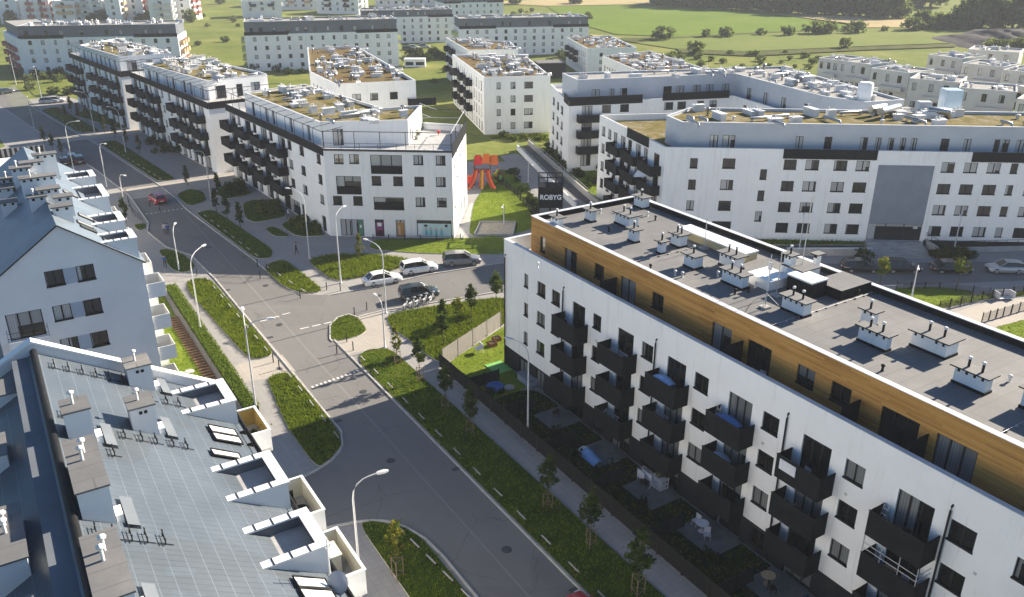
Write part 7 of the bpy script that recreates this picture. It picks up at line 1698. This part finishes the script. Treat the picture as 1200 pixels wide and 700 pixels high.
o = MB().box(FAB, 9.1, 9.9, 42.9, 43.3, 11.0, 11.35, FRAME); [leaf(o, P3(43.1+R.gauss(0, .2), 9.5+R.gauss(0, .3), 11.55+R.gauss(0, .15)), .1, R, LEAF) for _ in range(150)]; o = o.build('potted_plant', None, P3(43.1, 9.5, 11)); tag(o, 'potted plant in a dark trough on the ochre walled balcony', 'plant')
# corner block terrace: potted plants and a red stool
for i, (x, y) in enumerate(((493, 151), (491, 158), (488, 163))):
    p = G(x, y, 11.25); o = MB().lathe(p, [(.22, 0), (.3, .4), (.26, .4)], CONC, 10)
    for _ in range(120): leaf(o, (p[0]+R.gauss(0, .25), p[1]+R.gauss(0, .25), p[2]+.8+R.gauss(0, .3)), .1, R, LEAF_D)
    o = o.build('potted_plant', None, p); tag(o, 'potted plant by the penthouse wall on the corner terrace, %s' % ['farthest', 'middle', 'nearest'][i], 'plant')
p = G(514, 158, 11.25); o = MB().lathe(p, [(.08, 0), (.05, .1), (.3, .5), (.32, .55), (0, .56)], RD, 12).build('stool', None, p); tag(o, 'small red stool on the corner roof terrace', 'stool')
# dark parcel box, sheds and signs round the edge
p = G(645, 92); F = Fr(p, (1, .2)); o = MB().box(F, -3.5, 4.5, 0, 6, 0, 4.2, DARK).box(F, -3.7, 4.7, -.2, 6.2, 4.202, 4.4, BITUM).build('dark_pavilion', None, p); tag(o, 'dark flat roofed pavilion between the sedum roof blocks', 'pavilion')
p = G(474, 79); F = Fr(p, (1, .05)); o = MB().box(F, 0, 6.5, 0, 4, 0, 2.3, PLASTER).box(F, .4, 2.8, -.02, .02, .6, 1.6, FRAME).box(F, 3.6, 6.1, -.02, .02, .6, 1.6, FRAME).box(F, -.1, 6.6, -.1, 4.1, 2.302, 2.4, COPING).build('bin_shelter', None, p); tag(o, 'small white shelter with two dark openings by the distant parking', 'shelter')
p = G(1175, 366); F = Fr(p, (1, .2)); m = MB(); rows = []
p = G(1091, 334.5)
o = MB().box(Fr(G(1176, 350), (1, .15)), -1.0, 1.0, -.5, .5, .15, .22, PALE).box(Fr(G(1176, 350), (1, .15)), -1.0, -.9, -.5, .5, .224, .9, PALE).box(Fr(G(1176, 350), (1, .15)), .9, 1.0, -.5, .5, .224, .9, PALE).box(Fr(G(1176, 350), (1, .15)), -.89, .89, .4, .5, .224, .9, PALE).build('garden_bench', None, G(1176, 350)); tag(o, 'pale garden bench by the mesh fence at the right', 'bench')
# wooden ramp / fence left of the upper street
m = MB(); pts = PX((150, 236), (156, 252), (168, 262))
rt = thing('ramp_railing', 'dark railing of the small ramp opposite the red car', 'railing', (*pts[0], 0))
for p, q in zip(pts, pts[1:]):
    k = MB(); railing_line(k, [p, q], 0, 1.0, FRAME, 1.2, bars=3); k.build('railing', rt)

for i in range(5):
    p = G(476+i*7.5, 362.5-i*2.2, .02); rt = thing('rental_bicycle', 'white bicycle parked in the row behind the dark teal car', 'bicycle', p, radians(70+R.uniform(-12, 12)), 'white bicycles by the teal car')
    if i == 0:
        wm = []
        for x in (-.52, .52):
            m = MB(); m.tube([(x+.34*cos(q), 0, .36+.34*sin(q)) for q in [2*pi*k/20 for k in range(21)]], .03, TYRE, 5, caps=False)
            for k in range(8): m.tube([(x, 0, .36), (x+.33*cos(k*pi/4), 0, .36+.33*sin(k*pi/4))], .006, GALV, 3)
            wm.append(m.mesh('wheel'))
        m = MB(); A, Bk, C_, D = (-.52, 0, .36), (-.08, 0, .33), (-.2, 0, .85), (.38, 0, .9)
        for a, b in ((A, Bk), (A, C_), (Bk, C_), (Bk, D), (D, (.52, 0, .36))): m.tube([a, b], .045, CW, 6)
        m.box(WORLD, -.75, -.2, -.07, .07, .74, .78, CW).box(WORLD, .45, .68, -.1, .1, .95, 1.08, GALV); fm_ = m.mesh('frame')
        sm_ = MB().box(WORLD, -.33, -.06, -.07, .07, .92, .99, BLACKR).mesh('saddle'); hm_ = MB().tube([(.36, -.3, 1.08), (.38, 0, 1.0), (.36, .3, 1.08)], .018, GALV, 5).mesh('handlebar')
    for w_ in wm: child('wheel', w_, rt)
    child('frame', fm_, rt); child('saddle', sm_, rt); child('handlebar', hm_, rt)

mh = MB().lathe((0, 0, 0), [(.36, 0), (.36, .012), (.30, .012), (.29, .018)], plain('cast_iron', (.045, .045, .046), .6), 18).mesh('manhole_cover')
for a, b in ((38.5, 23.9), (52.2, 21.7), (63.5, 24.2), (81.5, 22.3), (93, 24.4), (83.2, 34.5), (110, 22.0), (122, 20.2), (50.2, 9.0)):
    o = place('manhole_cover', mh, None, (*W(a, b), .013)); tag(o, 'dark round manhole cover set in the asphalt', 'manhole cover', 'manhole covers in the streets')
dm = MB().box(WORLD, -.3, .3, -.22, .22, 0, .012, MATS['cast_iron']).mesh('drain_grate')
for a, b in ((33, 25.5), (48.5, 25.5), (62, 25.5), (60, 20.4), (79, 20.5), (94, 20.2), (104, 25.0), (120, 23.7)):
    o = place('drain_grate', dm, None, (*W(a, b), .013), FAB.ang); tag(o, 'dark drain grate by the kerb of the street', 'drain grate', 'drain grates along the kerbs')
# ---------------------------------------------------------------- camera, light, render
cd = bpy.data.cameras.new('camera'); cam = bpy.data.objects.new('camera', cd); COL.objects.link(cam)
cd.sensor_width = 36; cd.lens = FPX/1200*36; cd.clip_start = .5; cd.clip_end = 20000
from mathutils import Matrix
cam.matrix_world = Matrix(((RT[0], UP[0], -FW[0], 0), (RT[1], UP[1], -FW[1], 0), (RT[2], UP[2], -FW[2], H), (0, 0, 0, 1)))
SC.camera = cam
SUN_EL, SUN_AZ = radians(26.5), radians(34.5)      # azimuth measured from +X towards +Y
w = bpy.data.worlds.new('World'); SC.world = w; w.use_nodes = True
nt = w.node_tree; bg = nt.nodes['Background']
sk = nt.nodes.new('ShaderNodeTexSky'); sk.sky_type = 'NISHITA'; sk.sun_disc = False
sk.sun_elevation = SUN_EL; sk.sun_rotation = pi/2-SUN_AZ; sk.air_density = 1.0; sk.dust_density = .7; sk.ozone_density = 3.2; sk.altitude = 150
mx = nt.nodes.new('ShaderNodeMix'); mx.data_type = 'RGBA'; mx.blend_type = 'MULTIPLY'; mx.inputs[0].default_value = 1; mx.inputs[7].default_value = (.84, 1.0, 1.12, 1)
nt.links.new(sk.outputs[0], mx.inputs[6]); nt.links.new(mx.outputs[2], bg.inputs['Color']); bg.inputs['Strength'].default_value = .05
sd = bpy.data.lights.new('sun', 'SUN'); sd.energy = 5.0; sd.angle = radians(.5); sd.color = (1, .885, .72)
so = bpy.data.objects.new('sun', sd); COL.objects.link(so)
from mathutils import Vector
so.rotation_euler = Vector((cos(SUN_AZ)*cos(SUN_EL), sin(SUN_AZ)*cos(SUN_EL), sin(SUN_EL))).to_track_quat('Z', 'Y').to_euler()
SC.render.engine = 'CYCLES'
SC.view_settings.view_transform = 'Standard'; SC.view_settings.look = 'None'; SC.view_settings.gamma = 1
SC.view_settings.exposure = 1.55

# ---------------------------------------------------------------- air
hz = MB().box(WORLD, -700, 900, -60, 1250, -1.2, 47, None)
hm_ = bpy.data.materials.new('haze'); hm_.use_nodes = True; nt = hm_.node_tree; nt.nodes.remove(nt.nodes['Principled BSDF'])
pv = nt.nodes.new('ShaderNodeVolumePrincipled'); pv.inputs['Density'].default_value = .00023; pv.inputs['Color'].default_value = (.93, .95, 1, 1); pv.inputs['Anisotropy'].default_value = 0
nt.links.new(pv.outputs[0], nt.nodes['Material Output'].inputs['Volume'])
hz.mats = [hm_]; hz.m = [0]*len(hz.f); o = hz.build('haze'); tag(o, kind='stuff')
